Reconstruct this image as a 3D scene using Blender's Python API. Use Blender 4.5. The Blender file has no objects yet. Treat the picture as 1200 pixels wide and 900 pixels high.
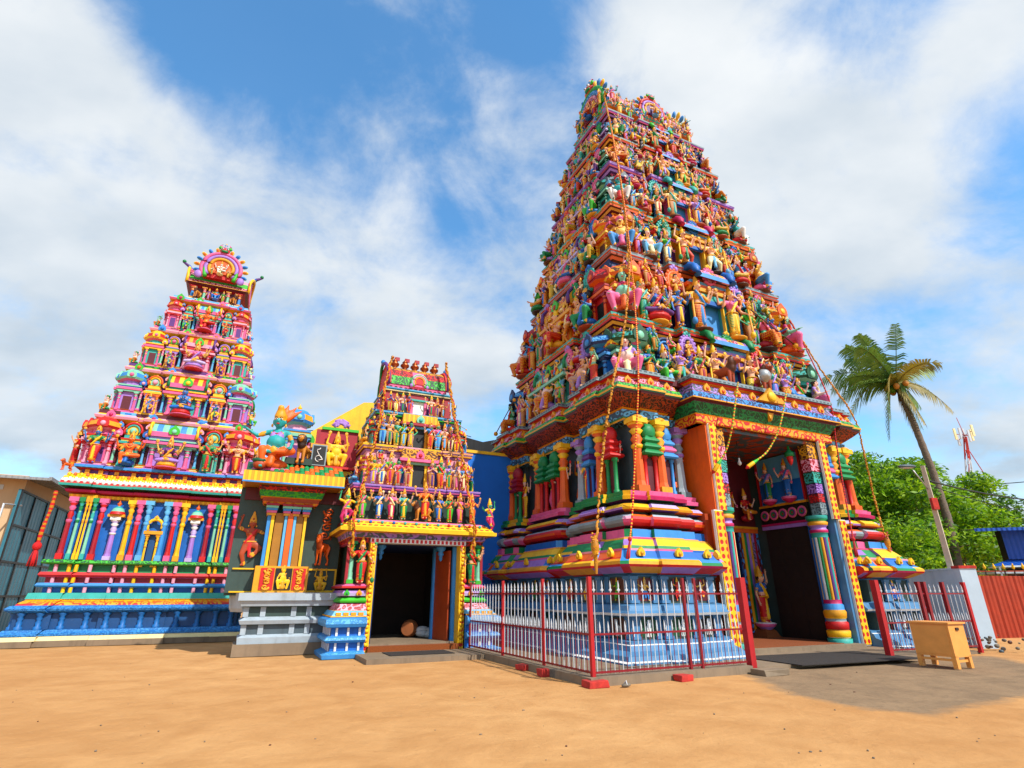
import bpy, bmesh, math, random
import numpy as np
from mathutils import Vector, Matrix, Quaternion
R = math.radians
C = bpy.context.scene.collection
scene = bpy.context.scene
# ---------------------------------------------------------------- camera
HEYE = 1.6
cd = bpy.data.cameras.new('camera'); cam = bpy.data.objects.new('camera', cd); C.objects.link(cam)
cam.location = (0, 0, HEYE); cam.rotation_euler = (R(90 + 21.0), 0, 0)
cd.sensor_fit = 'HORIZONTAL'; cd.sensor_width = 36.0; cd.lens = 36.0 * 640 / 1200
cd.clip_start = 0.1; cd.clip_end = 3000
scene.camera = cam
# ---------------------------------------------------------------- light
SUN_AZ, SUN_EL = 133.0, 47.0
w = bpy.data.worlds.new('World'); scene.world = w; w.use_nodes = True
scene.view_settings.view_transform = 'Standard'; scene.view_settings.look = 'None'
scene.view_settings.exposure = 0.42; scene.view_settings.gamma = 1; scene.view_settings.use_curve_mapping = False
sd = bpy.data.lights.new('sun', 'SUN'); sd.energy = 4.1; sd.angle = R(0.55); sd.color = (1.0, 0.955, 0.88)
sun = bpy.data.objects.new('sun', sd); C.objects.link(sun)
sdir = Vector((math.sin(R(SUN_AZ)) * math.cos(R(SUN_EL)), math.cos(R(SUN_AZ)) * math.cos(R(SUN_EL)), math.sin(R(SUN_EL))))
sun.rotation_euler = sdir.to_track_quat('Z', 'Y').to_euler(); sun.location = sdir * 60

def pix_dir(x, y, f=640.0, p=R(21.0)):      # direction of a far thing seen in the photograph
    a = (x - 600) / f; b = (450 - y) / f
    return Vector((a, math.cos(p) - b * math.sin(p), math.sin(p) + b * math.cos(p))).normalized()

def build_world():
    nt = w.node_tree; N = nt.nodes; L = nt.links; N.clear()
    out = N.new('ShaderNodeOutputWorld'); bg = N.new('ShaderNodeBackground'); L.new(bg.outputs[0], out.inputs[0])
    sky = N.new('ShaderNodeTexSky'); sky.sky_type = 'NISHITA'; sky.sun_disc = False
    sky.sun_elevation = R(SUN_EL); sky.sun_rotation = R(SUN_AZ); sky.air_density = 1.0; sky.dust_density = 0.3; sky.ozone_density = 3.0
    bg.inputs['Strength'].default_value = 0.112
    tc = N.new('ShaderNodeTexCoord'); nrm = N.new('ShaderNodeVectorMath'); nrm.operation = 'NORMALIZE'
    L.new(tc.outputs['Generated'], nrm.inputs[0]); D = nrm.outputs[0]
    def math_(op, a, b=None, clamp=False):
        n = N.new('ShaderNodeMath'); n.operation = op; n.use_clamp = clamp
        for k, v in enumerate((a, b)):
            if v is None: continue
            if isinstance(v, (int, float)): n.inputs[k].default_value = v
            else: L.new(v, n.inputs[k])
        return n.outputs[0]
    # deeper blue than the clear-sky model alone
    hs = N.new('ShaderNodeHueSaturation'); hs.inputs['Saturation'].default_value = 1.26; hs.inputs['Value'].default_value = 1.9; hs.inputs['Hue'].default_value = .4915
    L.new(sky.outputs[0], hs.inputs['Color'])
    # cloud layer seen in perspective: direction projected on a high plane
    sep = N.new('ShaderNodeSeparateXYZ'); L.new(D, sep.inputs[0])
    zz = math_('ADD', math_('MAXIMUM', sep.outputs[2], 0.0), 0.30)
    cx = math_('DIVIDE', sep.outputs[0], zz); cy = math_('DIVIDE', sep.outputs[1], zz)
    cmb = N.new('ShaderNodeCombineXYZ'); L.new(cx, cmb.inputs[0]); L.new(cy, cmb.inputs[1])
    mp = N.new('ShaderNodeMapping'); mp.inputs['Rotation'].default_value = (0, 0, R(-32)); mp.inputs['Scale'].default_value = (1.0, 1.35, 1); L.new(cmb.outputs[0], mp.inputs[0])
    n1 = N.new('ShaderNodeTexNoise'); n1.inputs['Scale'].default_value = 2.0; n1.inputs['Detail'].default_value = 14; n1.inputs['Roughness'].default_value = 0.60; n1.inputs['Distortion'].default_value = 0.25
    L.new(mp.outputs[0], n1.inputs['Vector'])
    n2 = N.new('ShaderNodeTexNoise'); n2.inputs['Scale'].default_value = 6.5; n2.inputs['Detail'].default_value = 12; n2.inputs['Roughness'].default_value = 0.62; n2.inputs['Distortion'].default_value = 0.3
    L.new(D, n2.inputs['Vector'])
    acc = math_('MULTIPLY', n1.outputs[0], 2.9)
    acc = math_('ADD', acc, math_('MULTIPLY', n2.outputs[0], 2.0))
    # broad clear and clouded regions of this sky
    lobes = [((300, 40), .27, -1.1), ((560, 10), .15, -.55), ((200, -20), .24, -.75), ((470, 60), .20, -.45), ((545, 255), .18, -.52), ((490, 150), .14, -.12), ((640, 5), .17, -.75), ((1010, 20), .15, -.75), ((930, -30), .15, -.4),
             ((1195, 235), .16, -.50), ((1120, 400), .2, -.22), ((570, 350), .14, -.15), ((20, 20), .20, .55), ((80, 170), .34, .60), ((300, 260), .26, .30), ((880, 130), .36, .85), ((1080, 250), .28, .5), ((760, 30), .2, .45), ((1150, 60), .14, .45),
             ((130, 440), .11, .4), ((40, 320), .22, .35), ((560, 430), .16, .45), ((420, 330), .2, .3), ((1150, 520), .14, .4), ((180, 300), .14, .3), ((410, 440), .2, .15), ((40, 430), .16, .25), ((20, 530), .18, .40), ((120, 540), .14, .25), ((380, 460), .16, .3)]
    for (px, py), rad, amp in lobes:
        dv = N.new('ShaderNodeVectorMath'); dv.operation = 'DISTANCE'; L.new(D, dv.inputs[0]); dv.inputs[1].default_value = pix_dir(px, py)
        mr = N.new('ShaderNodeMapRange'); mr.interpolation_type = 'SMOOTHERSTEP'; mr.inputs['From Min'].default_value = 0; mr.inputs['From Max'].default_value = rad
        mr.inputs['To Min'].default_value = amp; mr.inputs['To Max'].default_value = 0; L.new(dv.outputs['Value'], mr.inputs['Value'])
        acc = math_('ADD', acc, mr.outputs[0])
    mask = N.new('ShaderNodeMapRange'); mask.interpolation_type = 'SMOOTHSTEP'; mask.inputs['From Min'].default_value = 1.66; mask.inputs['From Max'].default_value = 3.05
    mask.inputs['To Min'].default_value = 0.05; mask.inputs['To Max'].default_value = 0.96; L.new(acc, mask.inputs['Value'])
    # cloud body: bright tops, blue-grey thin or low parts
    n3 = N.new('ShaderNodeTexNoise'); n3.inputs['Scale'].default_value = 3.2; n3.inputs['Detail'].default_value = 6; L.new(mp.outputs[0], n3.inputs['Vector'])
    shade = N.new('ShaderNodeMapRange'); shade.inputs['From Min'].default_value = 0.35; shade.inputs['From Max'].default_value = 0.66; L.new(n3.outputs[0], shade.inputs['Value'])
    low = N.new('ShaderNodeMapRange'); low.inputs['From Min'].default_value = 0.08; low.inputs['From Max'].default_value = 0.62; L.new(sep.outputs[2], low.inputs['Value'])
    s2 = math_('MULTIPLY', math_('ADD', shade.outputs[0], low.outputs[0]), 0.5, True)
    cc = N.new('ShaderNodeMix'); cc.data_type = 'RGBA'; L.new(s2, cc.inputs['Factor'])
    cc.inputs[6].default_value = (3.2, 3.95, 4.7, 1); cc.inputs[7].default_value = (6.3, 6.5, 6.6, 1)
    mx = N.new('ShaderNodeMix'); mx.data_type = 'RGBA'; L.new(mask.outputs[0], mx.inputs['Factor']); L.new(hs.outputs[0], mx.inputs[6]); L.new(cc.outputs[2], mx.inputs[7])
    L.new(mx.outputs[2], bg.inputs['Color'])
build_world()

# ---------------------------------------------------------------- materials
def s2l(c):
    return tuple((v / 255 / 12.92) if v / 255 <= .04045 else ((v / 255 + .055) / 1.055) ** 2.4 for v in c)
PAL = dict(red=(205, 16, 14), crim=(165, 8, 34), pink=(232, 96, 150), lpink=(240, 160, 182), mag=(190, 4, 88), lilac=(168, 122, 208), purp=(92, 36, 122),
    blue=(0, 100, 190), lblue=(52, 140, 212), sky=(96, 178, 226), navy=(12, 44, 100), teal=(48, 172, 160), green=(0, 136, 70), lgreen=(56, 182, 34), dgreen=(0, 76, 40),
    mint=(130, 205, 170), yellow=(250, 194, 0), gold=(232, 160, 8), orange=(236, 98, 6), rust=(168, 62, 8), cream=(248, 232, 170), white=(238, 236, 230), grey=(132, 152, 158),
    dgrey=(74, 90, 98), maroon=(92, 10, 26), brown=(92, 46, 20), dbrown=(48, 24, 12), black=(14, 12, 12), skin=(240, 176, 134), pskin=(244, 196, 178), gskin=(50, 176, 120), bskin=(50, 124, 200),
    tskin=(26, 160, 160), yskin=(244, 190, 90), plinth=(72, 128, 172), plinthd=(44, 76, 104), bplinth=(14, 104, 178), bplinthd=(8, 72, 128), concrete=(150, 138, 112), stone=(170, 184, 194),
    slate=(50, 72, 66), darkgreen=(30, 56, 44), lav=(196, 176, 226), mustard=(168, 112, 10), rope=(188, 122, 8), ochre=(205, 130, 30))
MATS = {}
def new_mat(name):
    m = bpy.data.materials.new(name); m.use_nodes = True; nt = m.node_tree; nt.nodes.clear()
    o = nt.nodes.new('ShaderNodeOutputMaterial'); b = nt.nodes.new('ShaderNodeBsdfPrincipled'); nt.links.new(b.outputs[0], o.inputs[0])
    return m, nt, b
def mixc(nt, f, a, b, blend='MIX'):
    n = nt.nodes.new('ShaderNodeMix'); n.data_type = 'RGBA'; n.blend_type = blend
    for i, v in ((0, f), (6, a), (7, b)):
        if isinstance(v, (int, float)): n.inputs[i].default_value = v
        elif isinstance(v, tuple): n.inputs[i].default_value = (*v[:3], 1)
        else: nt.links.new(v, n.inputs[i])
    return n.outputs[2]
def tex(nt, kind, scale, vec, **kw):
    n = nt.nodes.new(kind); n.inputs['Scale'].default_value = scale
    for k, v in kw.items():
        if k in n.inputs: n.inputs[k].default_value = v
        else: setattr(n, k, v)
    nt.links.new(vec, n.inputs['Vector']); return n
def rng_(nt, v, a, b, c=0., d=1.):
    n = nt.nodes.new('ShaderNodeMapRange'); n.inputs['From Min'].default_value = a; n.inputs['From Max'].default_value = b; n.inputs['To Min'].default_value = c; n.inputs['To Max'].default_value = d
    nt.links.new(v, n.inputs['Value']); return n.outputs[0]
def bump(nt, b, h, strength=.3, dist=.02):
    n = nt.nodes.new('ShaderNodeBump'); n.inputs['Strength'].default_value = strength; n.inputs['Distance'].default_value = dist
    nt.links.new(h, n.inputs['Height']); nt.links.new(n.outputs[0], b.inputs['Normal'])
def coord(nt, which='Object'):
    return nt.nodes.new('ShaderNodeTexCoord').outputs[which]
def wear(nt, b, col, vec, amt=1.0):
    """hand-painted plaster: uneven coat, chips and dust"""
    n = tex(nt, 'ShaderNodeTexNoise', 2.2, vec, Detail=6., Roughness=.65)
    c = mixc(nt, rng_(nt, n.outputs[0], .3, .7, .0, .34 * amt), col, (.30, .24, .18), 'MULTIPLY')
    n2 = tex(nt, 'ShaderNodeTexNoise', 26., vec, Detail=4., Roughness=.7)
    c = mixc(nt, rng_(nt, n2.outputs[0], .60, .74, 0., .16 * amt), c, (.42, .36, .28))
    mp = nt.nodes.new('ShaderNodeMapping'); mp.inputs['Scale'].default_value = (4., 4., .35); nt.links.new(vec, mp.inputs[0]); n3 = tex(nt, 'ShaderNodeTexNoise', 1.6, mp.outputs[0], Detail=5., Roughness=.6)
    c = mixc(nt, rng_(nt, n3.outputs[0], .54, .78, 0., .34 * amt), c, (.22, .19, .16), 'MULTIPLY')
    nt.links.new(c, b.inputs['Base Color'])
    nt.links.new(rng_(nt, n2.outputs[0], .3, .7, .42, .70), b.inputs['Roughness'])
    bump(nt, b, n2.outputs[0], .12, .02)
def paint(key):
    m, nt, b = new_mat('painted_' + key); wear(nt, b, s2l(PAL[key]), coord(nt)); return m
def scroll(key, c1, c2, scale, kind='scroll'):
    """carved and painted band, patterned in metres along the moulding"""
    m, nt, b = new_mat('carved_' + key); uv = coord(nt, 'UV'); A = s2l(PAL[c1]); B = s2l(PAL[c2])
    if kind == 'scroll':
        v = tex(nt, 'ShaderNodeTexVoronoi', scale, uv, feature='SMOOTH_F1'); wv = nt.nodes.new('ShaderNodeMath'); wv.operation = 'SINE'
        ml = nt.nodes.new('ShaderNodeMath'); ml.operation = 'MULTIPLY'; ml.inputs[1].default_value = 17; nt.links.new(v.outputs['Distance'], ml.inputs[0]); nt.links.new(ml.outputs[0], wv.inputs[0]); h = rng_(nt, wv.outputs[0], -.35, .35)
    elif kind == 'dots':
        v = tex(nt, 'ShaderNodeTexVoronoi', scale, uv, Randomness=.0); h = rng_(nt, v.outputs['Distance'], .28, .38)
    elif kind == 'dentil':
        v = tex(nt, 'ShaderNodeTexBrick', scale, uv); v.inputs['Color1'].default_value = v.inputs['Color2'].default_value = (0, 0, 0, 1); v.inputs['Mortar'].default_value = (1, 1, 1, 1)
        v.inputs['Mortar Size'].default_value = .035; v.inputs['Brick Width'].default_value = .18; v.inputs['Row Height'].default_value = .12; v.inputs['Mortar Smooth'].default_value = 0; v.offset = 0; h = rng_(nt, v.outputs['Color'], .3, .7)
    elif kind == 'stripe':
        v = tex(nt, 'ShaderNodeTexWave', scale, uv); v.bands_direction = 'X'; h = rng_(nt, v.outputs['Color'], .4, .6)
    else:
        v = tex(nt, 'ShaderNodeTexNoise', scale, uv, Detail=3., Distortion=1.5); h = rng_(nt, v.outputs[0], .45, .55)
    c = mixc(nt, h, B, A); wear(nt, b, c, coord(nt)); bump(nt, b, h, .5, .03); return m
CARVED = dict(greenband=('green', 'dgreen', 7.), lgreenband=('lgreen', 'dgreen', 9.), blueband=('lblue', 'navy', 8.), redband=('red', 'gold', 6.), brownband=('rust', 'dbrown', 11.), navyband=('plinthd', 'sky', 7.),
    strip=('yellow', 'red', 5.0, 'dots'), greydent=('grey', 'dgrey', 1., 'dentil'), tealdent=('teal', 'orange', 1., 'dentil'), orangescroll=('orange', 'gold', 6.), greyscroll=('grey', 'dgrey', 10.), goldscroll=('gold', 'brown', 8.),
    bluescroll=('blue', 'sky', 9.), pinkscroll=('lpink', 'crim', 8.), greenscroll=('lgreen', 'green', 9.), lilacscroll=('lilac', 'purp', 9.), redscroll=('red', 'maroon', 9.), tealscroll=('teal', 'dgreen', 9.),
    purpdent=('lilac', 'purp', 1., 'dentil'), pinkdent=('pink', 'maroon', 1., 'dentil'), bluedent=('sky', 'blue', 1., 'dentil'), yellowdent=('yellow', 'red', 1., 'dentil'), ceilingp=('dgrey', 'rust', 2.2), swirl=('lpink', 'yellow', 3.), bluemould=('bplinth', 'lblue', 12.),
    yellowchk=('yellow', 'gold', 2.0, 'stripe'), flowerline=('lilac', 'dgrey', 6.), medal=('maroon', 'lblue', 4.), bluecarve=('lblue', 'sky', 14.), redgold=('gold', 'red', 24., 'dots'), greengold=('yellow', 'green', 24., 'dots'), bluegold=('gold', 'blue', 24., 'dots'), maggold=('yellow', 'mag', 24., 'dots'), purpgold=('gold', 'purp', 24., 'dots'), orangered=('red', 'orange', 24., 'dots'), yellowred=('red', 'yellow', 24., 'dots'))
def mat(k):
    if k not in MATS:
        if k in PAL: MATS[k] = paint(k)
        elif k in CARVED: MATS[k] = scroll(k, *CARVED[k])
        else: MATS[k] = SPECIAL[k]()
    return MATS[k]
def simple(key, col, rough=.6, metal=0., var=.25, scale=3., bs=.1):
    def f():
        m, nt, b = new_mat(key); v = coord(nt); n = tex(nt, 'ShaderNodeTexNoise', scale, v, Detail=7., Roughness=.65)
        c = s2l(col); nt.links.new(mixc(nt, rng_(nt, n.outputs[0], .3, .7), tuple(x * (1 - var) for x in c), tuple(min(1, x * (1 + var)) for x in c)), b.inputs['Base Color'])
        b.inputs['Roughness'].default_value = rough; b.inputs['Metallic'].default_value = metal; bump(nt, b, n.outputs[0], bs, .03); return m
    return f
def sand_mat():
    m, nt, b = new_mat('sandy_ground'); v = coord(nt)
    a = tex(nt, 'ShaderNodeTexNoise', .18, v, Detail=6., Roughness=.6); f = tex(nt, 'ShaderNodeTexNoise', 9., v, Detail=9., Roughness=.75); g = tex(nt, 'ShaderNodeTexNoise', 1.3, v, Detail=7., Roughness=.6, Distortion=.4)
    c = mixc(nt, rng_(nt, a.outputs[0], .35, .65), s2l((184, 134, 82)), s2l((200, 152, 98)))
    c = mixc(nt, rng_(nt, g.outputs[0], .38, .66, 0, .55), c, s2l((166, 116, 66)))
    c = mixc(nt, rng_(nt, f.outputs[0], .56, .72, 0, .45), c, s2l((150, 106, 66)))
    c = mixc(nt, rng_(nt, f.outputs[0], .42, .30, 0, .30), c, s2l((214, 170, 118)))
    at_ = nt.nodes.new('ShaderNodeAttribute'); at_.attribute_name = 'paving'; e = tex(nt, 'ShaderNodeTexNoise', 2.6, v, Detail=8., Roughness=.7); sm = nt.nodes.new('ShaderNodeMath'); sm.operation = 'MULTIPLY_ADD'; sm.inputs[1].default_value = .55; nt.links.new(e.outputs[0], sm.inputs[0]); nt.links.new(at_.outputs['Fac'], sm.inputs[2])
    pv = mixc(nt, rng_(nt, g.outputs[0], .3, .7), s2l((116, 98, 78)), s2l((146, 122, 94))); pv = mixc(nt, rng_(nt, f.outputs[0], .5, .7, 0, .5), pv, s2l((84, 72, 60))); c = mixc(nt, rng_(nt, sm.outputs[0], .62, .86, 0, .92), c, pv)
    nt.links.new(c, b.inputs['Base Color']); b.inputs['Roughness'].default_value = .95; b.inputs['Specular IOR Level'].default_value = .15
    ad = nt.nodes.new('ShaderNodeMath'); ad.operation = 'MULTIPLY_ADD'; ad.inputs[1].default_value = 2.5; nt.links.new(g.outputs[0], ad.inputs[0]); nt.links.new(f.outputs[0], ad.inputs[2])
    vo = tex(nt, 'ShaderNodeTexVoronoi', 3.2, v, feature='SMOOTH_F1'); a2 = nt.nodes.new('ShaderNodeMath'); a2.operation = 'MULTIPLY_ADD'; a2.inputs[1].default_value = .9; nt.links.new(vo.outputs['Distance'], a2.inputs[0]); nt.links.new(ad.outputs[0], a2.inputs[2])
    bump(nt, b, a2.outputs[0], .42, .05); return m
def corr_mat(key, col, scale, dark=.6):
    def f():
        m, nt, b = new_mat(key); v = coord(nt, 'UV'); wv = tex(nt, 'ShaderNodeTexWave', scale, v); wv.bands_direction = 'X'
        n = tex(nt, 'ShaderNodeTexNoise', 1.5, v, Detail=6., Roughness=.7); c = s2l(col)
        nt.links.new(mixc(nt, rng_(nt, n.outputs[0], .3, .7), tuple(x * .7 for x in c), c), b.inputs['Base Color']); b.inputs['Roughness'].default_value = .5
        bump(nt, b, wv.outputs['Fac'], .8, .04); return m
    return f
def leaf_mat(key, c1, c2, tr=.3):
    def f():
        m, nt, b = new_mat(key); v = coord(nt); n = tex(nt, 'ShaderNodeTexNoise', .9, v, Detail=4.)
        n2 = tex(nt, 'ShaderNodeTexWhiteNoise', 1., v) if False else tex(nt, 'ShaderNodeTexNoise', 6., v, Detail=2.)
        c = mixc(nt, rng_(nt, n.outputs[0], .35, .65), s2l(c1), s2l(c2)); c = mixc(nt, rng_(nt, n2.outputs[0], .35, .7, 0, .5), c, s2l(c1))
        nt.links.new(c, b.inputs['Base Color']); b.inputs['Roughness'].default_value = .55
        t = nt.nodes.new('ShaderNodeBsdfTranslucent'); nt.links.new(c, t.inputs[0]); ms = nt.nodes.new('ShaderNodeMixShader'); ms.inputs[0].default_value = tr
        o = [x for x in nt.nodes if x.type == 'OUTPUT_MATERIAL'][0]; nt.links.new(b.outputs[0], ms.inputs[1]); nt.links.new(t.outputs[0], ms.inputs[2]); nt.links.new(ms.outputs[0], o.inputs[0]); return m
    return f
def plaster_wall(key, c, stain):
    def f():
        m, nt, b = new_mat(key); v = coord(nt); n = tex(nt, 'ShaderNodeTexNoise', .8, v, Detail=8., Roughness=.7); mp = nt.nodes.new('ShaderNodeMapping'); mp.inputs['Scale'].default_value = (3, 3, .25); nt.links.new(v, mp.inputs[0])
        s = tex(nt, 'ShaderNodeTexNoise', 1.2, mp.outputs[0], Detail=6., Roughness=.7)
        q = mixc(nt, rng_(nt, n.outputs[0], .35, .7, 0, .4), s2l(c), s2l(stain)); q = mixc(nt, rng_(nt, s.outputs[0], .5, .75, 0, .5), q, s2l(stain))
        nt.links.new(q, b.inputs['Base Color']); b.inputs['Roughness'].default_value = .8; bump(nt, b, n.outputs[0], .2, .03); return m
    return f
def metalred():
    m, nt, b = new_mat('red_enamel'); wear(nt, b, s2l((176, 6, 14)), coord(nt), .6); b.inputs['Roughness'].default_value = .35; return m
SPECIAL = dict(sand=sand_mat, asphalt=simple('worn_concrete_apron', (132, 110, 86), .95, 0, .28, 2.5, .5), kerb=plaster_wall('cement_kerb', (136, 116, 92), (70, 60, 48)), mat=simple('black_mat', (44, 38, 34), .95, 0, .4, 30., .6), browncarpet=simple('brown_coir', (128, 62, 14), .95, 0, .3, 40., .4),
    enamel=metalred, whitemetal=simple('white_enamel', (196, 200, 204), .4, 0, .08, 5.), darkred=simple('dark_red_enamel', (128, 8, 24), .4, 0, .2, 5.), brick=simple('red_painted_block', (176, 44, 34), .9, 0, .35, 6., .5), wood=simple('varnished_board', (226, 152, 70), .5, 0, .10, 4., .1), darkwood=simple('dark_teak', (30, 20, 15), .6, 0, .35, 5., .3),
    dark=simple('unlit_inner_wall', (40, 26, 18), .9, 0, .3, 2.), bluewall=simple('blue_wash', (0, 104, 200), .75, 0, .10, .8, .15), oldconcrete=plaster_wall('weathered_concrete', (128, 124, 112), (54, 52, 46)), whitewall=plaster_wall('grey_white_wash', (188, 206, 218), (140, 156, 166)), beige=plaster_wall('beige_wash', (206, 172, 132), (180, 142, 100)),  # dark: shade of the passages put into the wall colour
    cream_wall=plaster_wall('cream_wash', (226, 204, 164), (170, 150, 120)), redsheet=corr_mat('rust_red_sheet', (186, 62, 24), 1.25), bluesheet=corr_mat('blue_sheet', (0, 78, 176), 1.5), tealsheet=corr_mat('blue_green_sheet', (52, 122, 140), .8), greysheet=corr_mat('grey_sheet', (150, 150, 150), 1.6),
    bark=simple('bark', (98, 78, 60), .95, 0, .35, 5., .8), palmbark=simple('palm_bark', (112, 96, 80), .95, 0, .3, 9., .8), leaf1=leaf_mat('leaf_bright', (118, 168, 16), (190, 216, 30), .5), leaf2=leaf_mat('leaf_mid', (82, 136, 18), (146, 188, 30), .46), leaf3=leaf_mat('leaf_deep', (40, 86, 20), (88, 130, 30), .38),
    frond=leaf_mat('frond_green', (62, 104, 34), (136, 156, 56), .35), frondy=leaf_mat('frond_yellow', (120, 112, 30), (176, 146, 44)), steel=simple('galvanised', (170, 172, 170), .45, .6, .15, 6.), poleconc=simple('cast_concrete', (186, 172, 150), .9, 0, .15, 5., .3), wire=simple('cable', (24, 24, 26), .6), copper=simple('copper_pot', (150, 66, 24), .35, .7, .3, 6.),
    petal=simple('marigold', (196, 128, 10), .9, 0, .5, 40., .9), petalred=simple('red_petals', (200, 14, 18), .8, 0, .4, 40., .8), mirror=simple('floodlight_glass', (190, 195, 200), .15, .5, .2, 14.), rubble=simple('rubble', (110, 100, 86), .95, 0, .5, 3., .9), cloth=simple('white_cloth', (200, 200, 200), .9), hide=simple('drum_hide', (150, 84, 40), .7), glass=simple('far_roof', (196, 204, 206), .5))
# ---------------------------------------------------------------- mesh builder
class MB:
    def __init__(s): s.v = []; s.f = []; s.m = []; s.s = []; s.u = []
    def add(s, vs, fs, m, smooth=False, M=None, uvs=None):
        o = len(s.v)
        s.v.extend([tuple(M @ Vector(p)) for p in vs] if M is not None else [tuple(p) for p in vs])
        for i, f in enumerate(fs):
            s.f.append(tuple(o + k for k in f)); s.m.append(m if isinstance(m, str) else m[i]); s.s.append(smooth); s.u.append(uvs[i] if uvs else None)
    def build(s, name, parent=None, loc=None):
        me = bpy.data.meshes.new(name); me.from_pydata(s.v, [], s.f); keys = sorted(set(s.m)); ix = {k: i for i, k in enumerate(keys)}
        for k in keys: me.materials.append(mat(k))
        me.polygons.foreach_set('material_index', [ix[k] for k in s.m]); me.polygons.foreach_set('use_smooth', s.s)
        uv = me.uv_layers.new(name='UVMap'); co = []
        for i, f in enumerate(s.f):
            if s.u[i]: co.extend(c for p in s.u[i] for c in p); continue
            n = me.polygons[i].normal; ax = max(range(3), key=lambda k: abs(n[k]))
            for k in f:
                x, y, z = s.v[k]; co.extend((y, z) if ax == 0 else ((x, z) if ax == 1 else (x, y)))
        uv.data.foreach_set('uv', co); me.update()
        o = bpy.data.objects.new(name, me); C.objects.link(o)
        if parent: o.parent = parent
        if loc: o.location = loc
        return o
def T(x=0, y=0, z=0, rz=0, sc=1):
    return Matrix.Translation((x, y, z)) @ Matrix.Rotation(R(rz), 4, 'Z') @ Matrix.Diagonal((sc, sc, sc, 1))
def box(mb, x0, x1, y0, y1, z0, z1, m, M=None):
    v = [(x, y, z) for z in (z0, z1) for y in (y0, y1) for x in (x0, x1)]
    mb.add(v, [(0, 2, 3, 1), (4, 5, 7, 6), (0, 1, 5, 4), (2, 6, 7, 3), (0, 4, 6, 2), (1, 3, 7, 5)], m, False, M)
def lathe(mb, prof, c=(0, 0, 0), n=12, m='white', M=None, smooth=True, ph=0., sx=1., sy=1., axis='z'):
    vs = []; fs = []; ms = []
    for r, z in prof:
        for k in range(n):
            a = 2 * math.pi * k / n + ph; p = (r * math.cos(a) * sx, r * math.sin(a) * sy, z)
            if axis == 'y': p = (p[0], -p[2], p[1])
            elif axis == 'x': p = (p[2], p[0], p[1])
            vs.append((c[0] + p[0], c[1] + p[1], c[2] + p[2]))
    for j in range(len(prof) - 1):
        for k in range(n):
            q = (k + 1) % n; fs.append((j * n + k, j * n + q, (j + 1) * n + q, (j + 1) * n + k)); ms.append(m if isinstance(m, str) else m[j % len(m)])
    mb.add(vs, fs, ms, smooth, M)
    for j, mm in ((0, ms[0]), (len(prof) - 1, ms[-1])):
        if prof[j][0] > 1e-3:
            f = tuple(j * n + k for k in range(n)); mb.add([vs[i] for i in f], [tuple(range(n))[::-1] if j == 0 else tuple(range(n))], mm, False, M)
def tube(mb, pts, r, m, n=6, M=None, smooth=True):
    P = [Vector(p) for p in pts]; k = len(P); rr = r if isinstance(r, (list, tuple)) else [r] * k; vs = []; fs = []; ms = []; up = Vector((0, 0, 1))
    for i in range(k):
        t = (P[min(i + 1, k - 1)] - P[max(i - 1, 0)]).normalized(); a = t.cross(up if abs(t.z) < .95 else Vector((1, 0, 0))).normalized(); b = t.cross(a)
        for q in range(n):
            g = 2 * math.pi * q / n; vs.append(P[i] + (a * math.cos(g) + b * math.sin(g)) * rr[i])
    for i in range(k - 1):
        for q in range(n):
            z = (q + 1) % n; fs.append((i * n + q, i * n + z, (i + 1) * n + z, (i + 1) * n + q)); ms.append(m if isinstance(m, str) else m[i % len(m)])
    fs.append(tuple(range(n))[::-1]); ms.append(ms[0]); fs.append(tuple((k - 1) * n + q for q in range(n))); ms.append(ms[-2])
    mb.add(vs, fs, ms, smooth, M)
def ell(mb, c, r, m, n=8, k=6, M=None):
    r = (r, r, r) if isinstance(r, (int, float)) else r; vs = []; fs = []
    for j in range(k + 1):
        a = math.pi * j / k
        for q in range(n):
            g = 2 * math.pi * q / n; vs.append((c[0] + r[0] * math.sin(a) * math.cos(g), c[1] + r[1] * math.sin(a) * math.sin(g), c[2] - r[2] * math.cos(a)))
    for j in range(k):
        for q in range(n):
            z = (q + 1) % n; fs.append((j * n + q, j * n + z, (j + 1) * n + z, (j + 1) * n + q))
    mb.add(vs, fs, m, True, M)
def prism(mb, poly, y0, y1, m, M=None, side=None):
    """outline in x,z extruded from y0 (front) to y1"""
    n = len(poly); vs = [(x, y0, z) for x, z in poly] + [(x, y1, z) for x, z in poly]
    ar = sum(poly[i][0] * poly[(i + 1) % n][1] - poly[(i + 1) % n][0] * poly[i][1] for i in range(n))
    a = tuple(range(n)); f = a if ar > 0 else a[::-1]; mb.add(vs, [f, tuple(n + i for i in f[::-1])], m, False, M)
    mb.add(vs, [((i + 1) % n, i, n + i, n + (i + 1) % n) if ar > 0 else (i, (i + 1) % n, n + (i + 1) % n, n + i) for i in range(n)], side or m, False, M)
def offset(plan, o, closed=True):
    if callable(plan): return [Vector(p) for p in plan(o)]
    n = len(plan); out = []
    for i in range(n):
        p = Vector(plan[i]); d1 = d2 = None
        if closed or i > 0: d1 = (p - Vector(plan[i - 1])).normalized()
        if closed or i < n - 1: d2 = (Vector(plan[(i + 1) % n]) - p).normalized()
        if d1 is None: d1 = d2
        if d2 is None: d2 = d1
        n1 = Vector((d1.y, -d1.x)); n2 = Vector((d2.y, -d2.x)); out.append(p + (n1 + n2) * (o / max(.3, 1 + n1.dot(n2))))
    return out
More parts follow.
